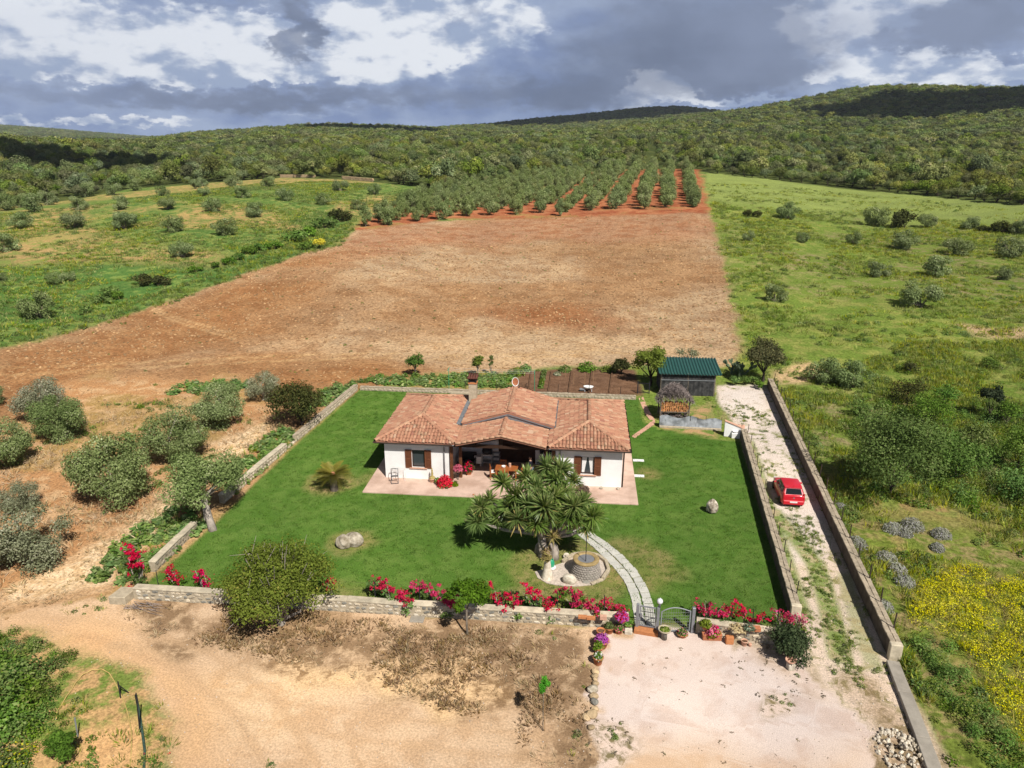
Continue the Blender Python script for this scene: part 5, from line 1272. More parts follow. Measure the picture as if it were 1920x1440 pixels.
def stone_wall(a, b, H, T, label, rows, step, faces=(-1,), core='mortar', coping=True, joined=False, top_stones=True, limit=300):
    """rubble wall from a to b; local x along it, -y is the side named -1"""
    a0, L, ang = frame_of(a, b)
    t = thing('stone_wall', label, 'wall', (a0[0], a0[1], 0), ang)
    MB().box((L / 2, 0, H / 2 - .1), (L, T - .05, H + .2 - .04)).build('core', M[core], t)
    S = []
    for f in faces:
        for r_ in range(rows):
            x = random.uniform(0, step * .5)
            while x < L - .08:
                w = step * random.uniform(.65, 1.45); h = H / rows * random.uniform(.75, 1.06)
                S.append(((x + w / 2, f * (T / 2 - .045), (r_ + .5) * (H - .04) / rows + random.uniform(-.03, .03)), (w * random.uniform(.7, .9), random.uniform(.10, .15), h * random.uniform(.62, .88)), random.uniform(-.35, .35)))
                x += w
    if coping:
        x = 0
        while x < L - .05:
            w = min(step * random.uniform(5, 9), L - x)
            cm_ = MB().box((0, 0, 0), (w - .004, T + .03, .08)).mesh('coping_stone', M['coping'], bevel=.012)
            o = obj('coping_stone', cm_, t, loc=(x + w / 2, random.uniform(-.01, .01), H - .005), rot=(random.uniform(-.02, .02), random.uniform(-.015, .015), random.uniform(-.02, .02))); x += w
    else:
        mb = MB(); x = 0
        while x < L - .05:
            w = min(step * random.uniform(.8, 1.6), L - x)
            for yy in (-1, 1): mb.box((x + w / 2, yy * T * .25 + random.uniform(-.01, .01), H - .02 + random.uniform(-.012, .02)), (w - .02, T * .5 - .02, .08), rz=random.uniform(-.06, .06))
            x += w
        tag(mb.build('top_stones', M['wall_top'], t, bevel=.012), kind='stuff')
    random.shuffle(S); own, rest = (S[:limit], S[limit:]) if not joined else ([], S)
    for c, d, ry in own:
        pool = SG if random.random() < .22 else (SP if random.random() < .3 else SB)
        obj('stone', random.choice(pool), t, loc=c, rot=(random.uniform(-.1, .1), ry, 0), scale=d)
    if rest:
        mb = MB()
        for c, d, ry in rest:
            base = random.choice(STN); Rm = Euler((0, ry, 0)).to_matrix()
            mb.add([Vector(c) + Rm @ Vector((v.co.x * d[0], v.co.y * d[1], v.co.z * d[2])) for v in base.vertices], [tuple(p.vertices) for p in base.polygons])
        tag(mb.build('stonework', M['stone'], t), kind='stuff')
    return t
FW0, FW1 = flat(252, 1124), flat(1178, 1180)
d = (FW1 - FW0); d /= np.linalg.norm(d); nin = np.array([-d[1], d[0], 0])
FW0 += nin * .17; FW1 += nin * .17
stone_wall(FW0, FW1, .62, .36, 'long front wall of mixed rubble from the left corner to the small gate', 3, .30)
FW2, FW3 = flat(1304, 1187), flat(1476, 1212)
d2 = FW3 - FW2; d2 /= np.linalg.norm(d2); n2 = np.array([-d2[1], d2[0], 0])
stone_wall(FW2 + n2 * .17, FW3 + n2 * .17, .60, .36, 'short front rubble wall between the arched gate and the drive', 3, .30)
LW = [flat(292, 1073), flat(371, 996), flat(440, 928), flat(538, 846), flat(557, 829), flat(671, 731)]
for w in LW: w += np.array([-.18, .05, 0])
stone_wall(LW[0], LW[1], .55, .36, 'near stretch of the left garden wall, from the front corner to the leaning olive', 2, .32, (-1, 1), joined=True)
stone_wall(LW[2] - np.array([0, 1.2, 0]), LW[3], .55, .36, 'middle stretch of the left garden wall, from the leaning olive to the breach', 2, .32, (-1, 1), joined=True)
stone_wall(LW[4], LW[5], .50, .36, 'far stretch of the left garden wall, from the breach to the back corner', 2, .32, (-1, 1), joined=True, coping=False)
for i in range(12):
    p = LW[3] + (LW[4] - LW[3]) * (i + .5) / 12 + np.array([random.uniform(-.05, .05), random.uniform(-.4, .4), 0]); rock('fallen_stone', ORD[i] + ' rubble stone from the left in the breach of the left wall', 'stone', p, (.32, .26, .24), M['stone'], 300 + i, 'stones fallen at the wall breach', sub=1)
BW0, BW1 = flat(676, 731), flat(1192, 749)
stone_wall(BW0, BW1, .34, .3, 'low rear garden wall behind the house', 1, .34, (-1,), joined=True, coping=False)
IW0, IW1 = np.array([7.62, 30.7, 0]), np.array([7.72, 52.7, 0])
stone_wall(IW0, IW1, .74, .44, 'inner wall between the lawn and the drive', 3, .28, (-1,), core='wall_shade', coping=False, joined=True)
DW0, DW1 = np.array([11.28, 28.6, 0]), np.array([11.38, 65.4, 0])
stone_wall(DW0, DW1, .80, .46, 'outer wall along the right side of the drive', 3, .28, (-1,), core='wall_shade', coping=False, joined=True)
for q_, L_, w_ in ((DW0, .14, .50), (IW0, .12, .46)):  # pale blocks added so the near ends look sunlit against the darkened cores
    tag(MB().box((0, 0, .38), (w_, L_ * 2, .86)).build('lit_wall_end', M['coping'], None, bevel=.03, loc=(q_[0], q_[1] - .10, 0)), 'added end block of the outer drive wall, pale for its sunlit face' if q_ is DW0 else 'added end block of the inner drive wall, pale for its sunlit face', 'wall end')
# plinth at the left front corner
pl = FW0 + np.array([-.35, -.35, 0])
tag(MB().prism([(-.55, -.4), (.25, -.3), (.3, .6), (-.5, .5)], -.1, .42).build('corner_block', M['mortar'], None, bevel=.03, loc=tuple(pl)), 'mortared corner block at the left end of the front wall', 'block')

def wire_fence(a, b, n, hgt, z0, label, wires=3, m='rust', r=.022, side=0.0):
    a0, L, ang = frame_of(a, b); t = thing('wire_fence', label, 'fence', (a0[0], a0[1], 0), ang)
    pm = MB().lathe([(r, 0), (r, hgt)], 6).mesh('post', M[m])
    for k in range(n): obj('post', pm, t, loc=((k + .5) * L / n, side, z0), rot=(random.uniform(-.05, .05), random.uniform(-.05, .05), 0))
    for w in range(wires): MB().tube([(k * L / n, side, z0 + hgt * (.3 + .66 * w / max(1, wires - 1)) - .015 * (k % 2)) for k in range(n + 1)], .0035, 4).build('wire', M['rust'], t)
    return t
wire_fence(DW0, DW1, 19, 1.0, .6, 'rusty post fence on top of the outer drive wall', 2, 'rust', .03, -.18)
wire_fence(IW0, IW1, 12, .85, .6, 'rusty post fence on top of the inner drive wall', 2, 'rust', .024, -.17)
wire_fence(FW0 + nin * .22, FW1 + nin * .22, 11, 1.15, .3, 'thin wire fence behind the long front wall', 3, 'dark_metal', .02)
wire_fence(FW2 + n2 * .45, FW3 + n2 * .45, 4, 1.1, .3, 'thin wire fence behind the short front wall', 3, 'dark_metal', .02)
wire_fence(BW0 + np.array([0, .4, 0]), BW1 + np.array([0, .4, 0]), 9, 1.0, .0, 'dark wire fence between the garden and the vegetable beds', 2, 'rust', .025)
# drain kerb at the bottom right
K0, K1 = flat(1672, 1246), flat(1752, 1452)
a0, L, ang = frame_of(K0, K1)
t = thing('concrete_kerb', 'long grey concrete kerb strip below the end of the drive wall', 'kerb', (a0[0], a0[1], 0), ang)
x = 0
for w in (1.9, 2.4, 2.2, 2.0, 2.4):
    if x > L + 1: break
    obj('slab', MB().box((0, 0, 0), (w - .02, .50, .30)).mesh('slab', M['concrete'], bevel=.015), t, loc=(x + w / 2, random.uniform(-.02, .02), .06), rot=(0, random.uniform(-.01, .01), random.uniform(-.012, .012))); x += w

# ------------------------------------------------------------------ paths
def strip(pl, pr_, n, cols, name, m, th=.05, gap=.06, jit=.012):
    """two edges of a path, cut into slabs"""
    def res(pts, n):
        pts = np.array([p[:2] for p in pts]); s_ = np.r_[0, np.cumsum(np.linalg.norm(np.diff(pts, axis=0), axis=1))]
        u = np.linspace(0, s_[-1], 160); c = np.column_stack([np.interp(u, s_, pts[:, k]) for k in (0, 1)])
        c = np.column_stack([gblur(c[:, k][None, :], 5, 1)[0] for k in (0, 1)]); c[0], c[-1] = pts[0], pts[-1]
        return np.column_stack([np.interp(np.linspace(0, 159, n + 1), np.arange(160), c[:, k]) for k in (0, 1)])
    A, B = res(pl, n), res(pr_, n); t = tag(thing(name, None, None, (A[0][0], A[0][1], 0)), kind='structure')
    o0 = np.array([A[0][0], A[0][1]])
    for i in range(n):
        for c in range(cols):
            q = []
            for (ii, cc) in ((i, c), (i, c + 1), (i + 1, c + 1), (i + 1, c)): f = cc / cols; q.append(A[ii] * (1 - f) + B[ii] * f - o0)
            q = np.array(q); ctr = q.mean(0); L1 = np.linalg.norm(q[3] - q[0]); W1 = np.linalg.norm(q[1] - q[0]); ev = (q[2] + q[3] - q[0] - q[1]) / 2; eu = (q[1] + q[2] - q[0] - q[3]) / 2; kv, ku = 1 - gap / L1, 1 - gap / W1; q = np.array([ctr + eu * a * ku / 2 + ev * b * kv / 2 for a, b in ((-1, -1), (1, -1), (1, 1), (-1, 1))]) + rng.normal(size=(4, 2)) * jit
            if (q[2][0] - q[0][0]) * (q[3][1] - q[1][1]) - (q[2][1] - q[0][1]) * (q[3][0] - q[1][0]) < 0: q = q[::-1]
            lift = random.uniform(-.006, .008)
            MB().prism([tuple(p) for p in q - ctr], -.05, th).build('paver', M[m], t, bevel=.006, loc=(ctr[0], ctr[1], lift))
    return t
strip([flat(*p) for p in ((1058, 985), (1089, 1009), (1117, 1032), (1142, 1057), (1165, 1084), (1177, 1106), (1184, 1130), (1188, 1160), (1190, 1176))],
      [flat(*p) for p in ((1082, 978), (1110, 999), (1142, 1020), (1167, 1040), (1192, 1066), (1211, 1095), (1222, 1120), (1229, 1150), (1233, 1178))], 23, 2, 'paved_path', 'paver')
strip([flat(*p) for p in ((1184, 818), (1221, 792), (1207, 772), (1196, 744))], [flat(*p) for p in ((1190, 822), (1231, 793), (1217, 770), (1205, 742))], 20, 1, 'side_path', 'terracotta_pale', .03, .02)
for i, (px, py) in enumerate(((1197, 864), (1197, 893))):
    p = flat(px, py); tag(MB().box((0, 0, 0), (.75, .3, .06)).build('stepping_slab', M['white_paint'], None, bevel=.01, loc=(p[0], p[1], .03), rot=(0, 0, HROT)), ['white slab in the lawn beside the right wing, farther one', 'white slab in the lawn beside the right wing, nearer one'][i], 'slab')
p = flat(862, 741); tag(MB().box((0, 0, 0), (1.6, .35, .3)).build('low_bench', M['mortar'], None, bevel=.02, loc=(p[0], p[1], .15), rot=(0, 0, HROT)), 'pale low stone bench on the back lawn left of the chimney', 'bench')
p = flat(915, 742); tag(MB().box((0, 0, 0), (1.2, .35, .12)).build('low_bench', M['mortar'], None, bevel=.02, loc=(p[0], p[1], .06), rot=(0, 0, HROT)), 'pale flat kerb piece on the back lawn right of the chimney', 'kerb')

# ------------------------------------------------------------------ gates
G0, G1, G2 = flat(1191, 1180), flat(1233, 1187), flat(1298, 1186)
t = thing('garden_gate', 'small grey barred pedestrian gate over an orange brick step', 'gate', tuple(G0), math.atan2(G1[1] - G0[1], G1[0] - G0[0])); w = float(np.linalg.norm(G1 - G0))
for x in (.06, w - .03): MB().box((x, 0, .68), (.13, .13, 1.36)).build('gate_post', M['grey_metal'], t, bevel=.008)
lf = MB().bar((.16, .02, 1.26), (w - .13, .02, 1.26), .05).bar((.16, .02, .26), (w - .13, .02, .26), .05).bar((.17, .02, .26), (.17, .02, 1.26), .05).bar((w - .14, .02, .26), (w - .14, .02, 1.26), .05).build('leaf', M['grey_metal'], t)
for k in range(8): MB().tube([(.17 + (w - .31) * (k + 1) / 9, .02, .27), (.17 + (w - .31) * (k + 1) / 9, .02, 1.25)], .009, 5).build('bar', M['dark_metal'], lf)
for k in range(3): MB().bar((.18, .02, .5 + .25 * k), (w - .15, .02, .5 + .25 * k), .022).build('rail', M['dark_metal'], lf)
MB().box((.22, -.02, .82), (.1, .06, .16)).build('lock', M['grey_metal'], lf)
MB().box((w / 2, -.12, .09), (w + .06, .40, .20)).build('step', M['brick'], t, bevel=.01)
t = thing('arched_gate', 'wide grey gate leaf with arched top and fine wire mesh', 'gate', tuple(G1), math.atan2(G2[1] - G1[1], G2[0] - G1[0])); w = float(np.linalg.norm(G2 - G1))
MB().box((w - .02, 0, .66), (.14, .14, 1.32)).build('gate_post', M['grey_metal'], t, bevel=.008)
arch = [(.12 + (w - .28) * k / 12, 0, 1.12 + .2 * math.sin(math.pi * (k / 12) ** .85)) for k in range(13)]
fr = MB().tube(arch, .025, 6).bar((.12, 0, .12), (.12, 0, 1.12), .05).bar((w - .16, 0, .12), (w - .16, 0, 1.14), .05).bar((.12, 0, .12), (w - .16, 0, .12), .05).build('frame', M['light_metal'], t)
for k in range(11): MB().tube([(.12 + (w - .28) * (k + 1) / 12, 0, .12), (.12 + (w - .28) * (k + 1) / 12, 0, arch[k + 1][2])], .006, 4).build('bar', M['grey_metal'], fr)
for k in range(6): MB().tube([(.12, .008, .25 + .16 * k), (w - .16, .008, .25 + .16 * k)], .004, 4).build('wire', M['grey_metal'], fr)
t = thing('globe_lamp', 'white globe lamp on top of the middle gate post', 'lamp', (G1[0], G1[1], 1.36))
MB().lathe([(.05, 0), (.045, .16), (.06, .18)], 10).build('stem', M['light_metal'], t, True)
MB().lathe([(.005, .17)] + [(.135 * math.sin(math.pi * k / 10), .31 - .135 * math.cos(math.pi * k / 10)) for k in range(1, 10)] + [(.02, .45), (.005, .5)], 16, cap=False).build('globe', M['globe'], t, True)
p = flat(1206, 738); t = thing('back_gate', 'dark barred gate in the rear wall beside the lime green tree', 'gate', (p[0], p[1], 0), HROT)
for x in (-.5, .5): MB().box((x, 0, .55), (.08, .08, 1.1)).build('gate_post', M['dark_metal'], t)
lf = MB().bar((-.45, 0, .95), (.45, 0, .95), .035).bar((-.45, 0, .12), (.45, 0, .12), .035).build('leaf', M['dark_metal'], t)
for k in range(9): MB().bar((-.42 + .105 * k, 0, .12), (-.42 + .105 * k, 0, 1.0), .02).build('bar', M['dark_metal'], lf)

# ------------------------------------------------------------------ the well and its bed
bed = np.array([flat(*p)[:2] for p in ((1003, 1073), (1008, 1084), (1025, 1094), (1050, 1099), (1080, 1100), (1108, 1097), (1130, 1088), (1141, 1072), (1136, 1056), (1122, 1045), (1100, 1040), (1075, 1043), (1055, 1056), (1030, 1064))])
bc = bed.mean(0)
o = MB().prism([tuple(q) for q in (bed - bc)[::-1]], -.05, .035).build('gravel_bed', plain('pale_gravel', (.56, .475, .40), .95, .2, 9, .1, bump=.01, bscale=22), None, loc=(bc[0], bc[1], 0)); tag(o, kind='structure')
t = thing('bed_edging', 'low curved mortared kerb round the right side of the well bed', 'kerb', (bc[0], bc[1], 0))
ring = np.vstack([bed[5:13]]) - bc
for i in range(len(ring) - 1):
    a, b = ring[i], ring[i + 1]
    for k in range(2):
        p0, p1 = a + (b - a) * k / 2, a + (b - a) * (k + 1) / 2; h = .2 if i > 0 else .12
        MB().bar((p0[0], p0[1], h / 2), (p1[0], p1[1], h / 2), .17, h).build('kerb_stone', M['mortar'], t, bevel=.02)
wc = flat(1098, 1076)
t = thing('well', 'round stone well with ochre rim and grey metal cover', 'well', tuple(wc))
MB().lathe([(.78, -.05), (.74, .15), (.66, .55), (.60, .84), (.40, .84), (.40, .3), (.01, .3)], 28, cap=False).build('core', M['grey_stone'], t, True)
mb = MB()
for r_ in range(7):
    n = 30
    for k in range(n):
        a = 2 * math.pi * (k + .5 * (r_ % 2)) / n; rad = .765 - .024 * r_; z = .08 + .112 * r_
        base = random.choice(STN); dd = (.15 * random.uniform(.8, 1.05), .07, .11 * random.uniform(.8, 1.05)); Rm = Euler((0, 0, a + math.pi / 2)).to_matrix()
        mb.add([Vector((rad * math.cos(a), rad * math.sin(a), z)) + Rm @ Vector((v.co.x * dd[0], v.co.y * dd[1], v.co.z * dd[2])) for v in base.vertices], [tuple(q.vertices) for q in base.polygons])
tag(mb.build('stonework', plain('pale_cobble', (.34, .30, .26), .95, .25, 9, .1), t), kind='stuff')
MB().lathe([(.66, .83), (.67, .90), (.64, .92), (.44, .92), (.42, .90), (.42, .83)], 28, cap=False).build('rim', plain('ochre_rim', (.36, .26, .12), .9, .2, 5, .1), t, True)
MB().lathe([(.001, .895), (.425, .885)], 24, cap=False).build('cover', M['grey_metal'], t, True)
MB().tube([(0, -.25, .88), (0, -.25, 2.35)], .02, 6).build('pole', M['dark_metal'], t); MB().tube([(0, -.25, 2.3), (.25, -.25, 2.42)], .014, 5).build('hook', M['dark_metal'], t)
p = flat(1026, 1084); t = thing('stone_pillar', 'pale tapering stone pillar in the well bed with a plant on top', 'pillar', (p[0], p[1], .03))
MB().lathe([(.30, 0), (.29, .1), (.2, .55), (.145, 1.0), (.16, 1.08), (.12, 1.14), (.001, 1.13)], 14, cap=False).build('shaft', M['pale_rock'], t, True)
leafy('rosette', M['yucca_dry'], 40, .25, .3, .25, t, (0, 0, 1.12), 71)
p = flat(1033, 1066); t = thing('green_jar', 'green glazed jar lying beside the pale pillar', 'jar', (p[0], p[1], .05))
MB().lathe([(.1, 0), (.17, .12), (.19, .3), (.14, .44), (.12, .5), (.1, .5), (.12, .4)], 14, cap=True).build('body', M['green_plastic'], t, True)
MB().lathe([(.2, .0), (.22, .1), (.15, .11)], 14, (.05, -.05, 0)).build('saucer', M['white_paint'], t, True)
rock('pale_boulder', 'large pale squared boulder at the front of the well bed', 'boulder', flat(1068, 1092, .02), (.72, .5, .52), M['pale_rock'], 81, sub=3)
rock('yellow_rock', 'small yellowish rock on the grass behind the well bed', 'boulder', flat(1061, 1046, 0), (.34, .3, .34), M['pale_rock'], 82, sub=3)
rock('flat_stone', 'flat grey stone ring at the foot of the well', 'stone', flat(1098, 1092, .03), (.4, .3, .1), M['grey_stone'], 83)
rock('lawn_boulder', 'round grey topped boulder of the pair on the left lawn', 'boulder', flat(664, 1021), (1.12, .9, .82), M['boulder'], 91, sub=4, amp=.2)
rock('lawn_boulder', 'smaller pointed boulder of the pair on the left lawn', 'boulder', flat(646, 1024), (.82, .8, .74), M['boulder'], 92, sub=4, amp=.3)
rock('hollow_rock', 'upright pitted rock with a hollow on the right lawn', 'boulder', flat(1333, 961), (.72, .6, .95), plain('pitted_rock', (.30, .235, .16), .95, .5, 3.5, .1, col2=(.5, .44, .36), bump=.05, bscale=9), 95, sub=4, amp=.45)
# ------------------------------------------------------------------ garden plants
def sword_head(n, L, seed, w=.075, droop=.55, low=-.65, m='yucca', name='rosette'):
    """rosette of sword leaves: each a tapering strip bending under its own weight"""
    g = np.random.default_rng(seed); V, F, vc = [], [], []
    for i in range(n):
        a = g.random() * 6.283; el = math.asin(np.clip(low + (1 - low) * g.random() ** .8, -1, .98)); l = L * (.75 + .35 * g.random())
        d = np.array([math.cos(a) * math.cos(el), math.sin(a) * math.cos(el), math.sin(el)]); sd = np.array([-math.sin(a), math.cos(a), 0]) ; sd = sd + .3 * g.normal(size=3)
        sd -= d * d.dot(sd); sd /= np.linalg.norm(sd); p = d * .05; b = len(V); k = droop * (.6 + .7 * g.random())
        for j, (t, wd) in enumerate(((0, .7), (.35, 1.0), (.7, .75), (1, .04))):
            q = p + d * l * t + np.array([0, 0, -1]) * k * l * .5 * t * t * math.cos(el)
            V += [q - sd * w * wd / 2, q + sd * w * wd / 2]
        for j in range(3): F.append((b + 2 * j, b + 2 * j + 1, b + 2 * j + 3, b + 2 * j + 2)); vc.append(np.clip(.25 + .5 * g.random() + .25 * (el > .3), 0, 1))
    return mesh_np(name, V, F, M[m], {'v': ('FACE', vc)})
YB = flat(1026, 1047); yy0 = YB[1]
HEADS = [(903, 951, .2, 1), (896, 979, -.3, 1), (934, 972, .2, .85), (943, 907, 1.2, 1), (988, 897, 1.4, 1.05), (1027, 878, 1.9, 1.1), (1052, 880, 1.8, 1.05), (1042, 900, 1.2, 1.0), (1076, 902, 1.5, .75), (968, 930, .5, 1.1), (1007, 914, .9, 1.05), (971, 974, -.7, 1.1),
         (1021, 951, -.5, 1.2), (1040, 932, .2, 1.05), (1056, 922, .8, 1.05), (1077, 950, -.1, 1.1), (1066, 968, -.3, 1.0), (1113, 969, .1, .95), (1100, 990, .0, .75), (1008, 982, -.8, .9), (1083, 976, -.3, .9), (990, 948, -.2, 1.1), (955, 950, .3, 1.0), (1035, 972, -.2, 1.0), (1000, 968, .1, .9), (918, 938, .6, .8), (1060, 945, .4, 1.0), (1094, 942, .6, .9), (1010, 935, .4, 1.0)]
t = thing('yucca_tree', 'big many headed yucca with several pale trunks on the front lawn', 'tree', tuple(YB))
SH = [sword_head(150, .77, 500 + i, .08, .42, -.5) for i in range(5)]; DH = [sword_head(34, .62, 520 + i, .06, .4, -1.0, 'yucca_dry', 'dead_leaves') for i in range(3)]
trunks = [(-.25, .1), (.0, 0), (.35, .1), (-.5, .5), (.3, .6)]
hp = []
for px, py, dy, s_ in HEADS:
    q = at_y(px, py, yy0 + dy) - YB; hp.append((q, s_))
mb = MB()
tops = []
for i, (bx_, by_) in enumerate(trunks):
    near = [h for k, h in enumerate(hp) if k % 5 == i]; c = np.mean([h[0] for h in near], 0); f = np.array([bx_, by_, 0]) * .4 + c * .45; f[2] = max(1.1, c[2] * .42)
    mb.tube([(bx_, by_, -.1), (bx_ * 1.05, by_, .35), tuple(f * .6 + np.array([bx_, by_, 0]) * .4), tuple(f)], [.3, .2, .16, .14], 9); tops.append(f)
for k, (q, s_) in enumerate(hp):
    f = tops[int(np.argmin([np.linalg.norm(q - x) for x in tops]))]; mid = f * .45 + q * .55 - np.array([0, 0, .2])
    mb.tube([tuple(f - np.array([0, 0, .1])), tuple(mid), tuple(q)], [.12, .09, .065], 7)
mb.build('trunk', M['pale_bark'], t, True)
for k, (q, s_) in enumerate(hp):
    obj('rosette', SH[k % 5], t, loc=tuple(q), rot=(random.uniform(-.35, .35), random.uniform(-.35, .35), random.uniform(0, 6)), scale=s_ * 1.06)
    if k % 2 == 0 or k in (11, 19, 21): obj('dead_leaves', DH[k % 3], t, loc=tuple(q - np.array([0, 0, .12])), rot=(0, 0, random.uniform(0, 6)), scale=s_)
YH = [sword_head(60, .5, 540 + i, .055, .5, -.4, 'yucca_dry') for i in range(2)]
for (px, py, dy, s_), lab in (((1038, 1008, -.4, 1.0), 'yellow green young rosette growing out between the yucca trunks'), ((1024, 1036, -.25, .7), 'small yellow rosette at the foot of the yucca')):
    q = at_y(px, py, yy0 + dy); t = thing('young_yucca', lab, 'plant', (q[0], q[1], 0)); MB().tube([(0, .05, 0), (0, 0, q[2])], .04, 6).build('stem', M['pale_bark'], t); obj('rosette', YH[0], t, loc=(0, 0, q[2]), scale=s_)
# cycad on the left lawn
p = flat(627, 919); t = thing('cycad_palm', 'round golden green cycad palm with short trunk on the left lawn', 'palm', tuple(p))
MB().lathe([(.26, -.05), (.23, .2), (.21, .6), (.24, 1.0), (.12, 1.15), (.001, 1.18)], 12, cap=False).build('trunk', M['bark'], t, True)
g = np.random.default_rng(5); V, F, vc = [], [], []
for i in range(76):
    a = g.random() * 6.283; el = R(-6) + R(52) * g.random() ** .8; l = 1.32 * (.85 + .25 * g.random()); d = np.array([math.cos(a) * math.cos(el), math.sin(a) * math.cos(el), math.sin(el)]); sd0 = np.array([-math.sin(a), math.cos(a), 0])
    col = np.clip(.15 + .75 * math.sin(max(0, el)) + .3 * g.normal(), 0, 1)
    for j in range(20):
        tt = .15 + .85 * j / 20; q = np.array([0, 0, 1.12]) + d * l * tt + np.array([0, 0, -.30 * l * tt * tt]); ln = .20 * math.sin(math.pi * min(1, tt * .95 + .05)) + .03
        for s_ in (-1, 1):
            e = q + sd0 * s_ * ln + d * ln * .6; b = len(V); wv = d * .015; V += [q - wv, q + wv, e + wv * .3, e - wv * .3]; F.append((b, b + 1, b + 2, b + 3)); vc.append(col)
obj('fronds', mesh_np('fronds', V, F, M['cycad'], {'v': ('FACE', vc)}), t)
MB().lathe([(.001, 1.1), (.16, 1.12), (.13, 1.22), (.001, 1.28)], 10).build('cone', plain('reddish_felt', (.5, .22, .12), .9, .2, 9), t, True)

def tree_at(px, py, label, name, leaf, bark, n, lobes, radius, hgt, base, size, seed, tr, cat='tree', limbs=8, parts=('crown', 'trunk'), sc3=(1, 1, 1), rz=0, ell=1.0, **kw):
    p = at(px, py) if py < 640 else flat(px, py)
    t = thing(name, label, cat, tuple(p), rz, None, sc3)
    cm, C = crown_mesh(parts[0], M[leaf], n, lobes, radius, hgt, base, size, seed, ell=ell, **kw); obj(parts[0], cm, t)
    obj(parts[1], trunk_mesh(parts[1], M[bark], C, max(base * 1.2, .25), tr, seed + 1, limbs=limbs), t); return t
# the big spreading tree before the front wall, with bare twigs standing out of it
t = tree_at(528, 1170, 'large spreading olive green tree in front of the long rubble wall', 'carob_tree', 'carob', 'pale_bark', 24000, 80, 3.3, 4.4, .15, .092, 611, .17, limbs=26, shell=.35, topbias=1, lrk=.52, taper=.42)
mb = MB(); g = np.random.default_rng(3)
for i in range(22):
    a = g.random() * 6.283; r_ = .3 + 1.3 * g.random(); top = Vector((r_ * math.cos(a), r_ * math.sin(a), 2.6 + 1.3 * (1 - r_ / 3.2) + .4 * g.random())); m_ = top * .6 + Vector((g.normal() * .1, g.normal() * .1, 0)); mb.tube([m_ * .7, m_, top], [.035, .025, .008], 4, False)
mb.build('branches', M['pale_bark'], t, True)
# young ball headed tree, sapling, trees behind the house
tree_at(876, 1190, 'small round headed green tree on a thin trunk by the front wall', 'mulberry_tree', 'mulberry', 'bark', 4200, 16, .92, 1.95, 1.15, .10, 621, .05, shell=.55)
t = tree_at(1018, 1370, 'tiny staked sapling with bright green top on the dry yard', 'sapling', 'sapling', 'bark', 1100, 8, .30, .75, 1.70, .055, 631, .014, limbs=3, shell=.3)
MB().tube([(.06, 0, 0), (.05, 0, 1.75)], .014, 6).build('stake', M['pale_wood'], t)
tree_at(779, 705, 'small dark green tree at the edge of the ploughed field, left of the chimney', 'fruit_tree', 'mulberry', 'bark', 1500, 12, .95, 1.75, .55, .14, 641, .06, shell=.4)
tree_at(896, 707, 'small yellow green tree at the edge of the field, right of the chimney', 'fruit_tree', 'fig', 'bark', 1300, 11, .78, 1.8, .55, .14, 642, .06, shell=.4)
tree_at(921, 703, 'slim pole like young tree beside the small yellow green one', 'young_tree', 'weed', 'bark', 500, 8, .28, 2.1, .25, .12, 643, .03, shell=.4)
tree_at(1219, 722, 'lime green dense tree left of the green roofed shed', 'lime_tree', 'fig', 'dark_bark', 4600, 20, 1.65, 3.3, .6, .15, 644, .12, shell=.45)
tree_at(1165, 702, 'dark round bush between the vegetable beds and the lime green tree', 'laurel_bush', 'dark_bush', 'dark_bark', 1500, 9, .95, 1.6, .1, .14, 645, .05, cat='bush', parts=('foliage', 'stem'))
tree_at(1430, 716, 'dark brown green holm oak at the far end of the drive wall', 'holm_oak', 'holm', 'dark_bark', 6800, 26, 1.85, 3.9, .75, .135, 646, .13, shell=.55)
tree_at(566, 796, 'dark spreading bush beside the far end of the left garden wall', 'juniper_bush', 'dark_bush', 'dark_bark', 6500, 26, 2.35, 3.6, .35, .14, 647, .14, cat='bush', parts=('foliage', 'stem'), shell=.4)
tree_at(1477, 1229, 'dark feathery rosemary bush at the end of the short front wall', 'rosemary_bush', 'rosemary', 'dark_bark', 6500, 20, 1.0, 1.35, .05, .085, 648, .05, cat='bush', parts=('foliage', 'stem'), spiky=1.2, shell=.5)
tree_at(122, 1432, 'bright green young bush at the bottom left with a sharp shadow', 'broom_bush', 'mulberry', 'dark_bark', 2600, 12, .62, 1.6, .1, .075, 649, .03, cat='bush', parts=('foliage', 'stem'), shell=.4)
p = flat(1383, 712); t = thing('prickly_pear', 'grey green prickly pear cactus clump beside the shed', 'cactus', tuple(p)); mb = MB(); g = np.random.default_rng(9); V, F, vc = [], [], []
pads = [(np.array([x, y, 0.0]), np.array([0, 0, 1.0])) for x, y in ((-.5, 0), (0, .1), (.45, -.1), (.1, -.35))]; cnt = 0
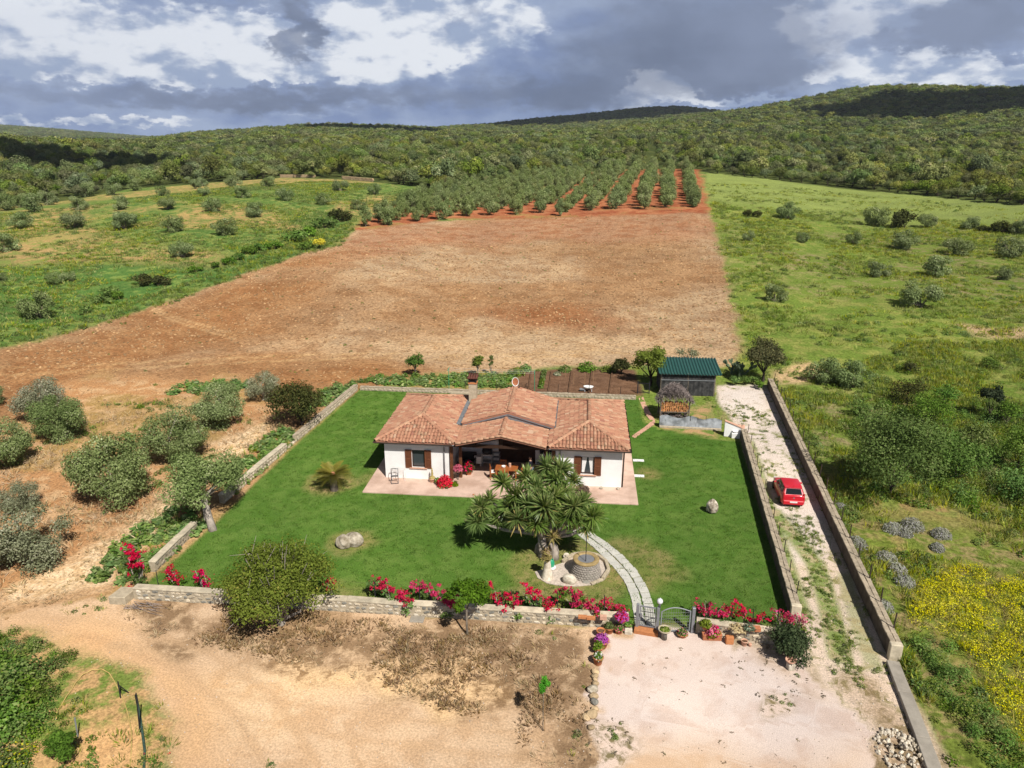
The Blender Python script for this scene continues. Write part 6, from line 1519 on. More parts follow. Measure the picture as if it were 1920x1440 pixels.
while pads and cnt < 70:
    b, d = pads.pop(0); d = d / np.linalg.norm(d); l = .42; c = b + d * l / 2; nr = unit(1, g)[0]; sd = np.cross(d, nr); sd /= np.linalg.norm(sd); nr = np.cross(sd, d); k0 = len(V); n = 9
    for s_ in (-1, 1):
        for k in range(n): a = 2 * math.pi * k / n; V.append(c + d * l * .55 * math.cos(a) + sd * .16 * math.sin(a) + nr * .022 * s_)
        V.append(c + nr * .04 * s_)
    for k in range(n): F += [(k0 + n, k0 + k, k0 + (k + 1) % n), (k0 + 2 * n + 1, k0 + n + 1 + (k + 1) % n, k0 + n + 1 + k), (k0 + k, k0 + n + 1 + k, k0 + n + 1 + (k + 1) % n), (k0 + k, k0 + n + 1 + (k + 1) % n, k0 + (k + 1) % n)]; vc += [.2 + .6 * g.random()] * 4
    cnt += 1
    if b[2] < 1.1:
        for j in range(2 if g.random() < .8 else 1): pads.append((c + d * l * .5, d + unit(1, g)[0] * .75 + np.array([0, 0, .3])))
obj('pads', mesh_np('pads', V, F, M['cactus'], {'v': ('FACE', vc)}), t)
for i, (px, py, w) in enumerate(((1378, 722, 26), (1396, 722, 30), (1412, 722, 26), (1424, 728, 22))):
    tree_at(px, py, ['first', 'second', 'third', 'fourth'][i] + ' of the low green bushes in a row behind the drive, from the shed', 'low_bush', 'bush', 'dark_bark', 420, 6, w / 46, .8, .05, .12, 660 + i, .03, cat='bush', parts=('foliage', 'stem'))['group'] = 'low bushes at the back of the drive'
p = flat(1287, 688); tree_at(1285, 676, 'thin grey scrub on the field edge behind the green roof', 'scrub_bush', 'olive_grey', 'bark', 700, 9, 1.3, 1.3, .1, .13, 670, .04, cat='bush', parts=('foliage', 'stem'), shell=.3, ell=.6)

# ------------------------------------------------------------------ brambles and bushes right of the drive
BR = [(1668, 930, 222, 190, 'large dense bramble thicket nearest the drive wall', 'bush', 18000), (1790, 905, 150, 105, 'bramble thicket right of the largest one', 'bush', 4000), (1740, 800, 110, 75, 'bramble behind the largest thicket', 'bush', 2600), (1700, 762, 90, 62, 'dark blackish bramble behind the thickets', 'dark_bush', 2200),
      (1855, 785, 56, 95, 'narrow dark conifer standing at the right among the brambles', 'conifer', 3400), (1885, 800, 60, 62, 'small green bush at the foot of the narrow conifer', 'bush', 1300), (1905, 885, 110, 110, 'bramble thicket cut by the right picture edge', 'bush', 3200), (1830, 850, 90, 66, 'pale green bramble in the middle of the thickets', 'weed', 1800),
      (1770, 760, 70, 45, 'small bramble left of the narrow conifer', 'bush', 1200), (1610, 780, 60, 40, 'low green bramble near the far drive wall', 'bush', 800), (1900, 940, 130, 60, 'low bramble mound at the lower right of the thickets', 'bush', 2000), (1745, 868, 110, 88, 'bramble filling the gap between the two large thickets', 'bush', 3000), (1705, 700, 44, 24, 'small dark bush on the meadow above the thickets', 'dark_bush', 600), (1850, 690, 40, 26, 'small bush on the meadow right of the thickets', 'bush', 500)]
for i, (px, py, w, h_, lab, m, n) in enumerate(BR):
    q = at(px, py); k = px2m(q); con = m == 'conifer'
    t = thing('conifer_tree' if con else 'bramble_bush', lab, 'tree' if con else 'bush', tuple(q), i, None if con else 'bramble thickets right of the drive', (1, 1, 1))
    nm = ('crown', 'trunk') if con else ('foliage', 'stem')
    cm, C = crown_mesh(nm[0], M[m], n, 20, w * k / 2 * .86, h_ * k * .95, .05, .12 if n > 900 else .12, 700 + i, shell=.5); obj(nm[0], cm, t); obj(nm[1], trunk_mesh(nm[1], M['dark_bark'], C, .3, .06, 730 + i), t)
for i, (px, py, w, lab) in enumerate(((1710, 990, 42, 'largest round lavender bush of the group on the right slope'), (1674, 996, 36, 'lavender bush left of the largest one'), (1696, 1003, 30, 'lavender bush touching the largest one from below'), (1764, 1006, 36, 'lavender bush right of the largest one'), (1604, 1026, 44, 'lavender bush growing against the drive wall fence'),
     (1661, 1052, 40, 'lavender bush below the group, upper of a row of three'), (1682, 1073, 36, 'lavender bush below the group, middle of a row of three'), (1696, 1096, 38, 'lavender bush below the group, lowest of a row of three'), (1757, 1030, 26, 'small lavender bush alone at the right of the row'), (1656, 1142, 36, 'lavender bush beside the lower drive wall posts'), (1575, 955, 26, 'small grey lavender bush beside the wall level with the car'))):
    q = at(px, py); k = w * px2m(q) / 2
    t = thing('lavender_bush', lab, 'bush', tuple(q), i, 'lavender bushes on the right slope'); leafy('foliage', M['lavender'], 1900, k * 1.05, k * 1.0, .07, t, (0, 0, 0), 760 + i, flat_=.1); MB().tube([(0, 0, -.05), (0, 0, .2)], .05, 5).build('stem', M['dark_bark'], t)

# ------------------------------------------------------------------ bougainvillea along the front wall
def bougain(px, py, w, h_, lab, nl, nf, seed, dens=1.0, red='magenta'):
    q = flat(px, py); k = px2m(q); W_, H_ = w * k / 2 * 1.18, h_ * k / .85 * .88; g = np.random.default_rng(seed)
    t = thing('bougainvillea', lab, 'flowering shrub', tuple(q), math.atan2(d[1], d[0]), 'bougainvilleas along the front wall')
    mb = MB()
    for i in range(5):
        e = Vector((g.uniform(-W_ * .9, W_ * .9), g.uniform(-.2, .2), H_ * g.uniform(.55, .95))); mb.tube([(g.uniform(-.1, .1), 0, -.05), (e.x * .35, e.y, H_ * .4), e], [.04, .03, .012], 5, False)
    mb.build('stem', M['pale_bark'], t, True)
    C = np.stack([g.uniform(-W_, W_, 18), g.normal(size=18) * .12, g.uniform(.1, .75, 18) * H_], 1)
    cm, _ = crown_mesh('leaves', M['bush'], nl * 2, 18, 1, 1, .05, .10, seed, pos=(C, np.full(18, .27)), shell=.2); obj('leaves', cm, t)
    C = np.stack([g.uniform(-W_, W_, 52), g.normal(size=52) * .16 - .05, g.uniform(.40, .95, 52) ** .8 * H_], 1)
    cm, _ = crown_mesh('flowers', M[red], int(nf * 1.9), 52, 1, 1, .05, .09, seed + 1, pos=(C, g.uniform(.05, .14, 52)), shell=.2); tag(obj('flowers', cm, t), kind='stuff')
for i, (px, py, w, h_, lab, nl, nf, red) in enumerate((
  (262, 1100, 50, 82, 'tall crimson bougainvillea at the left front corner of the garden', 420, 620, 'magenta'), (330, 1098, 46, 34, 'sparse crimson bougainvillea right of the tall corner one', 60, 170, 'magenta'), (385, 1104, 44, 36, 'sparse crimson bougainvillea just left of the big spreading tree', 60, 170, 'magenta'),
  (622, 1120, 24, 42, 'few crimson flowers showing through the right side of the big spreading tree', 60, 60, 'magenta'), (735, 1135, 98, 46, 'crimson bougainvillea, first of the long hedge right of the big tree', 520, 640, 'magenta'), (815, 1140, 98, 48, 'crimson bougainvillea just left of the round headed tree', 520, 640, 'magenta'),
  (938, 1146, 84, 48, 'crimson bougainvillea just right of the round headed tree', 420, 430, 'magenta'), (1010, 1150, 76, 48, 'crimson bougainvillea in front of the well bed', 400, 380, 'magenta'), (1085, 1155, 84, 52, 'brightest bougainvillea in front of the well, near two bricks', 460, 520, 'magenta'), (1150, 1156, 44, 34, 'sparse bougainvillea at the end of the hedge before the small gate', 120, 190, 'magenta'),
  (1330, 1170, 58, 46, 'bougainvillea right of the arched gate post', 260, 330, 'magenta'), (1395, 1178, 76, 44, 'bougainvillea in the middle of the short front wall', 300, 340, 'magenta'), (1465, 1178, 40, 36, 'sparse bougainvillea branch in front of the inner drive wall', 40, 110, 'magenta'), (1497, 1182, 24, 36, 'small pink red bougainvillea head above the feathery bush', 40, 110, 'pink'))):
    bougain(px, py, w, h_, lab, nl, nf, 800 + 2 * i, red=red)
tag(leafy('low_flowers', M['magenta'], 90, .3, .3, .1, None, tuple(flat(242, 1108)), 840), 'small crimson flower clump on the outside of the left corner block', 'flowers')
o = MB()
for i in range(30):
    a = random.uniform(-.5, .5); p0 = Vector((random.uniform(-.7, .7), random.uniform(-.35, .35), random.uniform(.02, .2))); q = p0 + Vector((math.cos(a), math.sin(a), random.uniform(-.05, .12))) * random.uniform(.4, .9); o.tube([p0, q], [.014, .006], 4, False)
q = flat(262, 1140); tag(o.build('brushwood_heap', M['twig'], None, loc=tuple(q)), 'small heap of cut brushwood at the left end of the front wall', 'brushwood')
q = flat(782, 1162); tag(MB().box((0, 0, 0), (.65, .45, .06)).build('grate', M['concrete'], None, loc=(q[0], q[1], .02), rot=(0, 0, .1), bevel=.01), 'grey concrete drain cover at the foot of the long front wall', 'drain cover')

# ------------------------------------------------------------------ pots by the gate
TC, TP = M['terracotta'], M['terracotta_pale']
top = lambda px, py, z: at_y(px, py, flat(px, py + 1)[1])  # helper for pots standing on the wall
def on_wall(px, py, z): return flat(px, py, z)
potted(flat(1128, 1212), 'terracotta bowl of purple flowers at the corner of the gravel court', .30, .36, TC, [('flowers', M['purple'], 420, .34, .36, .09)], group='flower pots round the gate')
potted(flat(1122, 1224), 'small terracotta pot of grey green herbs, second down the court edge', .19, .30, TC, [('leaves', M['weed'], 260, .24, .36, .09)], group='flower pots round the gate')
potted(flat(1121, 1244), 'terracotta pot with white and green leaves, third down the court edge', .22, .36, TC, [('leaves', M['bush'], 160, .24, .3, .09), ('flowers', M['white_petal'], 60, .24, .3, .08)], group='flower pots round the gate')
potted(flat(1142, 1186), 'terracotta pot of green succulents against the wall end', .2, .3, TC, [('leaves', M['weed'], 180, .24, .32, .1)], group='flower pots round the gate')
potted(flat(1126, 1193), 'empty orange pot leaning behind the purple flower bowl', .19, .34, M['brick'], [], group='flower pots round the gate')
potted(flat(1160, 1187), 'dark pot of small pink flowers left of the small gate', .19, .26, TC, [('leaves', M['bush'], 150, .24, .26, .09), ('flowers', M['pink'], 60, .26, .3, .07)], group='flower pots round the gate')
potted(flat(1176, 1178), 'pot of dark green leaves touching the left gate post', .19, .3, TP, [('leaves', M['bush'], 240, .26, .32, .1)], group='flower pots round the gate')
tag(MB().box((0, 0, .09), (.34, .3, .18)).build('stone_block', M['pale_rock'], None, bevel=.02, loc=tuple(flat(1178, 1187))), 'white stone block on the ground left of the gate step', 'block')
q = on_wall(1166, 1164, .62); potted((q[0], q[1], .6), 'bowl of magenta flowers standing on the wall end left of the gate', .24, .2, TC, [('flowers', M['purple'], 160, .36, .28, .1), ('flowers', M['magenta'], 200, .34, .28, .1)], group='flower pots round the gate')
for i, (px, py, lab, m) in enumerate(((1092, 1158, 'yellow orange hollow brick lying on the front wall, left one', 'brick'), (1108, 1160, 'orange hollow brick lying on the front wall, right one', 'brick'), (1131, 1160, 'pale pink block lying on the front wall near the gate', 'terracotta_pale'))):
    q = on_wall(px, py, .68); tag(MB().box((0, 0, 0), (.38 if i < 2 else .3, .17, .13 if i < 2 else .2)).build('brick_block', M[m], None, bevel=.008, loc=(q[0], q[1], .72 if i < 2 else .75), rot=(0, 0, .08)), lab, 'brick')
t = thing('planter_bowl', 'wide shallow bowl of moss on a grey stone foot right of the gate step', 'flower pot', tuple(flat(1245, 1198)), 0, 'flower pots round the gate')
MB().lathe([(.13, 0), (.12, .32), (.15, .36)], 12).build('foot', M['concrete'], t, True); MB().lathe([(.12, .36), (.27, .46), (.30, .54), (.27, .54), (.2, .48), (.001, .47)], 18, cap=False).build('bowl', M['mortar'], t, True); leafy('leaves', M['weed'], 240, .25, .09, .08, t, (0, 0, .48), 868)
potted(flat(1279, 1193), 'low terracotta pot of reddish spiky succulents before the arched gate', .24, .18, TC, [('leaves', M['bush'], 120, .26, .26, .1), ('leaves', M['pink'], 40, .24, .3, .08)], group='flower pots round the gate')
q = flat(1334, 1198); t = thing('flower_trough', 'terracotta trough of pink geraniums at the short front wall', 'planter', tuple(q), .14, 'flower pots round the gate')
MB().box((0, 0, .14), (.82, .28, .28)).build('trough', TC, t, bevel=.015); MB().box((0, 0, .285), (.86, .32, .03)).build('rim', TC, t, bevel=.008)
leafy('leaves', M['fig'], 160, .36, .3, .12, t, (.05, 0, .27), 861); leafy('flowers', M['pink'], 130, .4, .42, .1, t, (0, 0, .3), 862); leafy('flowers', M['magenta'], 60, .4, .42, .09, t, (0, 0, .3), 863)
potted(on_wall(1322, 1178, .5), 'yellow green trailing succulent on the short wall beside the gate post', .18, .2, TC, [('leaves', M['fig'], 220, .3, .3, .1)], group='flower pots round the gate')
for i, (px, py, dm, lab) in enumerate(((1367, 1206, (.34, .22, .36), 'upright orange clay block at the foot of the short front wall'),)):
    q = flat(px, py); tag(MB().box((0, 0, .18), dm).build('clay_block', M['brick'], None, bevel=.015, loc=tuple(q), rot=(0, 0, .15)), lab, 'block')
potted(flat(1395, 1210), 'small pale clay pot lying at the foot of the short wall', .14, .26, TP, [], group='flower pots round the gate')
tag(MB().lathe([(.05, 0), (.08, .12), (.06, .16), (.05, .15)], 10).build('clay_cup', TP, None, loc=tuple(flat(1406, 1212))), 'tiny clay cup beside the small pale pot', 'cup')
q = on_wall(1410, 1183, .6); t = thing('flower_trough', 'orange trough with grey green cushion plant on the short wall', 'planter', (q[0], q[1], .62), .14, 'flower pots round the gate'); MB().box((.1, 0, .1), (.5, .22, .2)).build('trough', TC, t, bevel=.01); leafy('leaves', M['cactus'], 160, .3, .26, .09, t, (-.12, 0, .1), 866)
q = on_wall(1384, 1180, .6); t = thing('dry_plant', 'dry pale creeping plant hanging over the short front wall', 'plant', (q[0], q[1], .6)); leafy('leaves', M['straw'], 220, .42, .2, .1, t, (0, 0, 0), 867)
q = flat(1482, 1254); tag(MB().box((0, 0, .14), (.3, .26, .30)).build('stone_stand', M['pale_rock'], None, bevel=.02, loc=tuple(q), rot=(0, 0, .3)), 'small pale stone block carrying a clay bowl below the feathery bush', 'block')
tag(MB().lathe([(.1, 0), (.22, .12), (.235, .17), (.2, .17), (.12, .07), (.001, .06)], 16, cap=False).build('clay_bowl', TP, None, True, loc=(q[0] - .03, q[1], .295)), 'empty clay bowl resting on a pale stone block', 'bowl')
tag(MB().tube([(0, 0, 0), (0, 0, .32)], [.09, .11], 10).build('black_bucket', M['black'], None, loc=tuple(flat(1503, 1196))), 'black bucket behind the feathery bush at the wall end', 'bucket')
# stones edging the court
ED = [(1116, 1262), (1115, 1270), (1116, 1276), (1117, 1284), (1111, 1296), (1114, 1308), (1114, 1318), (1115, 1332), (1109, 1343), (1099, 1348), (1108, 1366), (1118, 1236), (1119, 1216)]
EL = ['pale stone under the third pot in the court edging', 'grey pale stone, next after the topmost in the court edging', 'small yellow stone of the court edging', 'orange yellow stone above the big brown one in the court edging', 'big brown rounded stone in the court edging', 'flat ochre stone below the big brown one', 'dark grey stone in the court edging', 'ochre stone above the large yellow one', 'large yellow stone at the lower end of the court edging', 'pale stone outside the large yellow one', 'lowest broken stone of the court edging', 'pale stone between two pots of the court edging', 'pale stone below the purple flower bowl']
ES = [.34, .3, .26, .3, .48, .38, .36, .32, .5, .36, .3, .28, .28]
for i, ((px, py), lab) in enumerate(zip(ED, EL)): rock('edging_stone', lab, 'stone', flat(px, py), (ES[i], ES[i] * random.uniform(.75, 1.0), ES[i] * .62), M['grey_stone'] if i in (6,) else (M['boulder'] if i == 4 else M['kerb_stone']), 880 + i, 'stones edging the gravel court', random.uniform(0, 3), sub=2, amp=.3)
# heap of broken stones at the bottom right
q0 = flat(1690, 1412); t = thing('stone_heap', 'heap of broken pale building stones beside the concrete kerb', 'stone heap', tuple(q0))
for i in range(150):
    a, r_ = random.random() * 6.28, math.sqrt(random.random()); x, y = r_ * .85 * math.cos(a), r_ * 1.15 * math.sin(a); z = .03 + (1 - r_) * .30 * random.random(); s_ = random.uniform(.1, .23)
    obj('stone', random.choice(SP if random.random() < .75 else SB), t, loc=(x, y, z), rot=(random.random() * 3, random.random() * 3, random.random() * 3), scale=(s_, s_ * .75, s_ * .6))

# ------------------------------------------------------------------ bottom left: netting posts, hose
for i, (px, py, px2, py2, lab) in enumerate(((226, 1308, 221, 1278, 'dark angled stake beside the yellow hose'), (146, 1382, 140, 1346, 'thin pale stake near the bright bush'), (262, 1372, 255, 1300, 'dark vertical netting post at the verge'))):
    q = flat(px, py); q2 = at_y(px2, py2, q[1]); dq = q2 - q
    t = thing('netting_post', lab, 'post', tuple(q)); MB().tube([(0, 0, -.1), tuple(dq)], .028, 6).build('stake', M['dark_metal' if i != 1 else 'light_metal'], t)
    if i == 0: MB().tube([(.15, .35, -.1), tuple(dq * .8)], .02, 6).build('brace', M['dark_metal'], t)
t = thing('netting', 'folded dark green plastic netting lying along the verge', 'netting', tuple(flat(268, 1440))); pts_ = [flat(*p) - flat(268, 1440) for p in ((255, 1305), (262, 1340), (268, 1380), (272, 1410), (270, 1450), (268, 1500))]
MB().tube([tuple(p + np.array([0, 0, .05])) for p in pts_], .05, 6).build('roll', plain('green_netting', (.05, .09, .07), .7, .2, 8), t, True)
hp_ = [(107, 1352), (104, 1340), (120, 1316), (140, 1285), (152, 1268), (170, 1258), (190, 1255), (205, 1262), (214, 1278), (226, 1300), (238, 1330), (246, 1365), (248, 1395), (244, 1440), (240, 1500)]
P = [flat(*p) for p in hp_]; c0 = P[0].copy(); u = np.linspace(0, len(P) - 1, 70); Q = np.column_stack([np.interp(u, np.arange(len(P)), [p[k] for p in P]) for k in (0, 1)]); Q = np.column_stack([gblur(Q[:, k][None, :], 2, 1)[0] for k in (0, 1)])
tag(MB().tube([(x - c0[0], y - c0[1], .045 + .02 * math.sin(i * 1.3)) for i, (x, y) in enumerate(Q)], .022, 6).build('garden_hose', M['yellow_hose'], None, True, loc=tuple(c0)), 'yellow garden hose looping over the weeds at the bottom left', 'hose')

# ------------------------------------------------------------------ shed, wood stack, plastic sheet, tap wall
S0, S1 = flat(1238, 740), flat(1338, 743); a0, L, ang = frame_of(S0, S1)
t = thing('shed', 'dark netting walled shed with green corrugated sheet roof', 'shed', (a0[0], a0[1], 0), ang)
MB().prism([(0, 0), (L, 0), (L, 3.1), (0, 3.1)], -.05, .03).build('floor', M['soil'], t)
for x in (0, L * .5, L):
    for y in (0, 3.1): MB().box((x, y, 1.0), (.1, .1, 2.0 + .3 * (y > 1))).build('post', M['bark'], t)
net = plain('black_shade_net', (.035, .035, .036), .9, .25, 2.5, .1, col2=(.07, .068, .066), bump=.02, bscale=6)
for x in (0, 1, 2, 3):
    w = L / 4; mb = MB(); n = 8
    vs_ = [(x * w + w * k / n, -.055 + .02 * math.sin(k * 2.1 + x), z) for z in (.02, .7, 1.32) for k in range(n + 1)]
    mb.add(vs_, [(j * (n + 1) + k, j * (n + 1) + k + 1, (j + 1) * (n + 1) + k + 1, (j + 1) * (n + 1) + k) for j in range(2) for k in range(n)]); mb.build('wall_net', net, t)
    MB().box((x * w + w / 2, -.03, 1.62), (w - .02, .02, .5)).build('wall_net', net, t)
MB().bar((0, -.06, 1.38), (L, -.06, 1.40), .05).build('rail', M['light_metal'], t); MB().bar((0, -.07, 1.92), (L, -.07, 1.92), .05, .08).build('rail', M['light_metal'], t)
MB().box((L, 1.5, 1.0), (.04, 3.0, 1.9)).build('wall_net', net, t); MB().box((0, 1.5, 1.0), (.04, 3.0, 1.9)).build('wall_net', net, t); MB().box((L / 2, 3.1, 1.05), (L, .04, 2.0)).build('wall_net', net, t)
mb = MB(); n = 130; W_ = L + .75; prof = [0, .055, .055, 0, 0]
xs = np.linspace(-.25, L + .5, n); zs = .05 * (np.clip(np.sin(xs * 2 * math.pi / .26) * 1.6, -1, 1))
vs_ = [(x, -.35, 2.0 + z) for x, z in zip(xs, zs)] + [(x, 3.5, 2.42 + z) for x, z in zip(xs, zs)]
mb.add(vs_, [(k, k + 1, n + k + 1, n + k) for k in range(n - 1)]); mb.build('roof', M['green_roof'], t)
Wp0, Wp1 = flat(1236, 788), flat(1292, 790); a0, L, ang = frame_of(Wp0, Wp1)
t = thing('wood_stack', 'stack of sawn firewood under a heaped roof of dry brushwood', 'firewood', (a0[0], a0[1], 0), ang)
for x in (.05, L - .05):
    for y in (.05, 1.5): MB().tube([(x, y, -.05), (x, y, 2.0)], .06, 7).build('post', M['bark'], t)
for z in (.18, .72): MB().bar((0, .05, z), (L, .05, z), .08).build('rail', M['bark'], t)
lm = [MB().tube([(0, -.02, 0), (0, .42, 0)], [r_, r_ * .95], 9).mesh('log', [M['log_end']]) for r_ in (.075, .095, .06)]
k = 0
for r_ in range(5):
    x = .16
    while x < L - .12:
        s_ = random.choice(lm); obj('log', s_, t, loc=(x, random.uniform(.0, .12), .82 + .15 * r_ + random.uniform(-.015, .015)), rot=(random.uniform(-.05, .05), 0, random.uniform(-.1, .1))); x += random.uniform(.15, .19); k += 1
mb = MB()
for i in range(150): x = random.uniform(.1, L - .1); z = random.uniform(.1, .75); mb.tube([(x, random.uniform(.05, .3), z), (x + random.uniform(-.1, .1), random.uniform(.8, 1.4), z + random.uniform(-.05, .05))], [.03, .02], 5)
tag(mb.build('kindling', M['twig'], t), kind='stuff')
mb = MB()
for i in range(3200):
    a = random.random() * 6.28; x = L / 2 + random.gauss(0, L * .3); x = min(max(x, -.2), L + .2); hh = 1.5 + 1.25 * max(0, 1 - ((x - L / 2) / (L * .62)) ** 2) * random.random() ** .5; y = random.uniform(-.12, 1.5)
    dd = Vector((random.uniform(-.35, .35), random.uniform(-.9, .2), random.uniform(-.35, .35))) * random.uniform(.35, .8); mb.tube([(x, y, hh), Vector((x, y, hh)) + dd], [.018, .006], 3, False)
tag(mb.build('brushwood', M['twig'], t), kind='stuff')
T0, T1 = flat(1236, 800), flat(1352, 806); a0, L, ang = frame_of(T0, T1)
t = thing('plastic_screen', 'grey translucent plastic sheet strung upright along the lawn edge', 'screen', (a0[0], a0[1], 0), ang)
mb = MB(); n, mrow = 44, 6; g = np.random.default_rng(4); ph = fbm2(np.arange(n + 1), np.zeros(n + 1), 5, 2, 5)
vs_ = [(L * k / n, .10 * (j / mrow) + .28 * (ph[k] - .5) * math.sin(math.pi * j / mrow) + .03 * g.normal(), .05 + (.80 + .10 * math.sin(k * .35) - .15 * (k / n > .8) * (k / n - .8) * 5) * j / mrow) for j in range(mrow + 1) for k in range(n + 1)]
mb.add(vs_, [(j * (n + 1) + k, j * (n + 1) + k + 1, (j + 1) * (n + 1) + k + 1, (j + 1) * (n + 1) + k) for j in range(mrow) for k in range(n)]); mb.build('sheet', M['plastic_grey'], t, True)
for k in range(5): MB().tube([(L * k / 4, .13, -.05), (L * k / 4, .13, 1.0)], .02, 6).build('stake', M['rust'], t)
MB().box((L / 2, -.1, .05), (L, .16, .16)).build('kerb', M['mortar'], t, bevel=.02)
q = flat(1357, 817); t = thing('tap_wall', 'white rendered stub wall with sloping top at the head of the inner drive wall', 'wall', tuple(q), .0)
MB().add([(0, -.1, 0), (1.25, -.1, 0), (1.25, -.1, .72), (0, -.1, 1.2), (0, .1, 0), (1.25, .1, 0), (1.25, .1, .72), (0, .1, 1.2)], [(0, 1, 2, 3), (5, 4, 7, 6), (0, 4, 5, 1), (1, 5, 6, 2), (2, 6, 7, 3), (3, 7, 4, 0)]).build('wall', M['white_wall'], t)
MB().bar((-.03, 0, 1.24), (1.28, 0, .75), .3, .05).build('coping', M['terracotta_pale'], t)
q = flat(1376, 820); t = thing('wash_basin', 'small white outdoor basin before the stub wall', 'basin', tuple(q)); MB().box((.1, 0, .2), (.6, .5, .4)).build('base', M['white_wall'], t, bevel=.02); MB().lathe([(.12, .4), (.2, .48), (.22, .52), (.18, .52), (.1, .44)], 14, (.05, 0, 0)).build('bowl', M['white_paint'], t, True)
q = flat(1383, 815); t = thing('clay_tiles', 'two curved terracotta tiles standing beside the white basin', 'roof tiles', (q[0], q[1] + .15, 0))
for k in range(2): MB().lathe([(.14, 0), (.12, .62)], 12, (.08 + .27 * k, 0, .12)).build('tile', M['terracotta_pale'], t, True)
MB().box((.2, 0, .06), (.7, .34, .12)).build('base', M['terracotta'], t)
# white tub and washing line by the rear wall, bed edging, canes
q = flat(1103, 734); t = thing('garden_tub', 'white plastic garden tub on a low stand at the rear wall', 'tub', tuple(q), HROT)
MB().lathe([(.01, .30), (.30, .32), (.38, .5), (.36, .5), (.28, .36), (.01, .34)], 16, (0, 0, 0), 1.2, .7, cap=False).build('tub', M['white_paint'], t, True)
for sx in (-.3, .3): MB().bar((sx, -.15, 0), (sx, .15, .32), .05).build('leg', M['grey_metal'], t)
MB().box((-.55, 0, .2), (.4, .3, .1)).build('tray', M['light_metal'], t)
t = thing('washing_line', 'washing line between two thin green posts behind the house', 'washing line', tuple(flat(842, 729)), HROT); e = 7.6
for x in (0, e): MB().tube([(x, 0, -.1), (x, 0, 1.9)], .025, 6).build('post', M['green_plastic'], t); MB().bar((x, -.5, 1.85), (x, .5, 1.85), .035).build('crossbar', M['green_plastic'], t)
for y in (-.45, 0, .45): MB().tube([(e * k / 8, y, 1.84 - .09 * math.sin(math.pi * k / 8)) for k in range(9)], .006, 4).build('line', M['white_paint'], t)
for i, (px, py, lab) in enumerate(((1075, 720, 'thin wooden cane in the vegetable beds, left'), (1096, 722, 'thin wooden cane in the vegetable beds, middle'), (1112, 715, 'thin wooden cane in the vegetable beds, right'), (1060, 708, 'thin wooden cane at the back of the vegetable beds'))):
    tag(MB().tube([(0, 0, -.1), (.03, 0, 1.1)], .018, 5).build('garden_cane', M['pale_wood'], None, loc=tuple(flat(px, py))), lab, 'cane')
q0, q1 = flat(1014, 727), flat(1020, 698); t = thing('bean_row', 'bright green row of plants between the brown vegetable beds', 'vegetables', tuple(q0))
for k in range(14): pp_ = (q1 - q0) * k / 13; leafy('plant', M['weed'], 70, .28, .42, .14, t, (pp_[0], pp_[1], 0), 930 + k)
for i, (px, py, m, n, w) in enumerate(((968, 703, 'weed', 500, .9), (1045, 703, 'olive_grey', 260, .4), (1100, 694, 'bush', 600, 1.0), (1140, 696, 'weed', 400, .8), (985, 695, 'bush', 500, .7), (1060, 696, 'weed', 400, .7))):
    t = thing('garden_shrub', ['leafy green shrub at the left end of the vegetable beds', 'grey green cabbage like plant in the vegetable beds', 'green shrub on the far edge of the vegetable beds, widest', 'green shrub on the far edge of the beds, near the dark round bush', 'bright shrub at the far left corner of the beds', 'small shrub at the middle of the far edge of the beds'][i], 'shrub', tuple(flat(px, py)), 0, 'shrubs round the vegetable beds'); leafy('foliage', M[m], n, w, w * .9, .16, t, (0, 0, 0), 950 + i)
for i in range(5):
    a_, b_ = flat(990 + 38 * i, 737), flat(996 + 38 * i, 697)
    tag(MB().bar((0, 0, .06), tuple(b_ - a_ + np.array([0, 0, .06])), .12, .12).build('bed_ridge', M['soil'], None, loc=tuple(a_)), ORD[i] + ' raised earth ridge from the left between the vegetable beds', 'earth ridge', 'earth ridges of the vegetable beds')
# dry stone wall at the top of the green meadow
for i, (x0, y0, x1, y1) in enumerate(((527, 333, 592, 333), (643, 336, 702, 341))):
    A, B = at(x0, y0), at(x1, y1); a0, L, ang = frame_of(A, B)
    t = thing('dry_stone_wall', ['pale dry stone wall on the meadow crest, longer left stretch', 'pale dry stone wall on the meadow crest, right stretch'][i], 'wall', tuple(A), ang); mb = MB(); zz = B[2] - A[2]
    for k in range(int(L / .5)):
        for j in range(3): x = k * .5 + .25 * (j % 2); mb.box((x, random.uniform(-.05, .05), .2 + .33 * j + zz * x / L), (.47, .5, .31), rz=random.uniform(-.1, .1), rx=random.uniform(-.08, .08))
    tag(mb.build('stonework', M['kerb_stone'], t), kind='stuff')

# ------------------------------------------------------------------ the red car on the drive
CB = flat(1488, 953); t = thing('car', 'small red hatchback parked on the gravel drive, seen from behind', 'car', (CB[0] - .05, CB[1], 0.0), R(2), None, .82); car = t
# sections along the car (y from the tail): (y, half width at sill, belt, shoulder ; heights sill, belt ; roof half width, roof height)
SEC = [(0.02, .70, .74, .30, .62, .95), (.10, .78, .80, .24, .64, .97), (.30, .82, .825, .22, .66, .98), (.75, .84, .84, .20, .66, .97), (1.5, .845, .845, .19, .64, .95), (2.3, .845, .845, .19, .63, .93), (2.95, .84, .835, .19, .62, .90), (3.4, .82, .80, .2, .60, .80), (3.75, .76, .74, .22, .55, .68), (3.95, .62, .60, .26, .48, .56)]
V, F = [], []; NS = 11
for y, w0, w1, z0, z1, z2 in SEC:
    ring = [(-w0 * .9, z0), (-w0, z0 + .1), (-w1, z1), (-w1 * .975, (z1 + z2) / 2 + .04), (-w1 * .92, z2), (0, z2 + .03), (w1 * .92, z2), (w1 * .975, (z1 + z2) / 2 + .04), (w1, z1), (w0, z0 + .1), (w0 * .9, z0)]
    V += [(x, y, z) for x, z in ring]
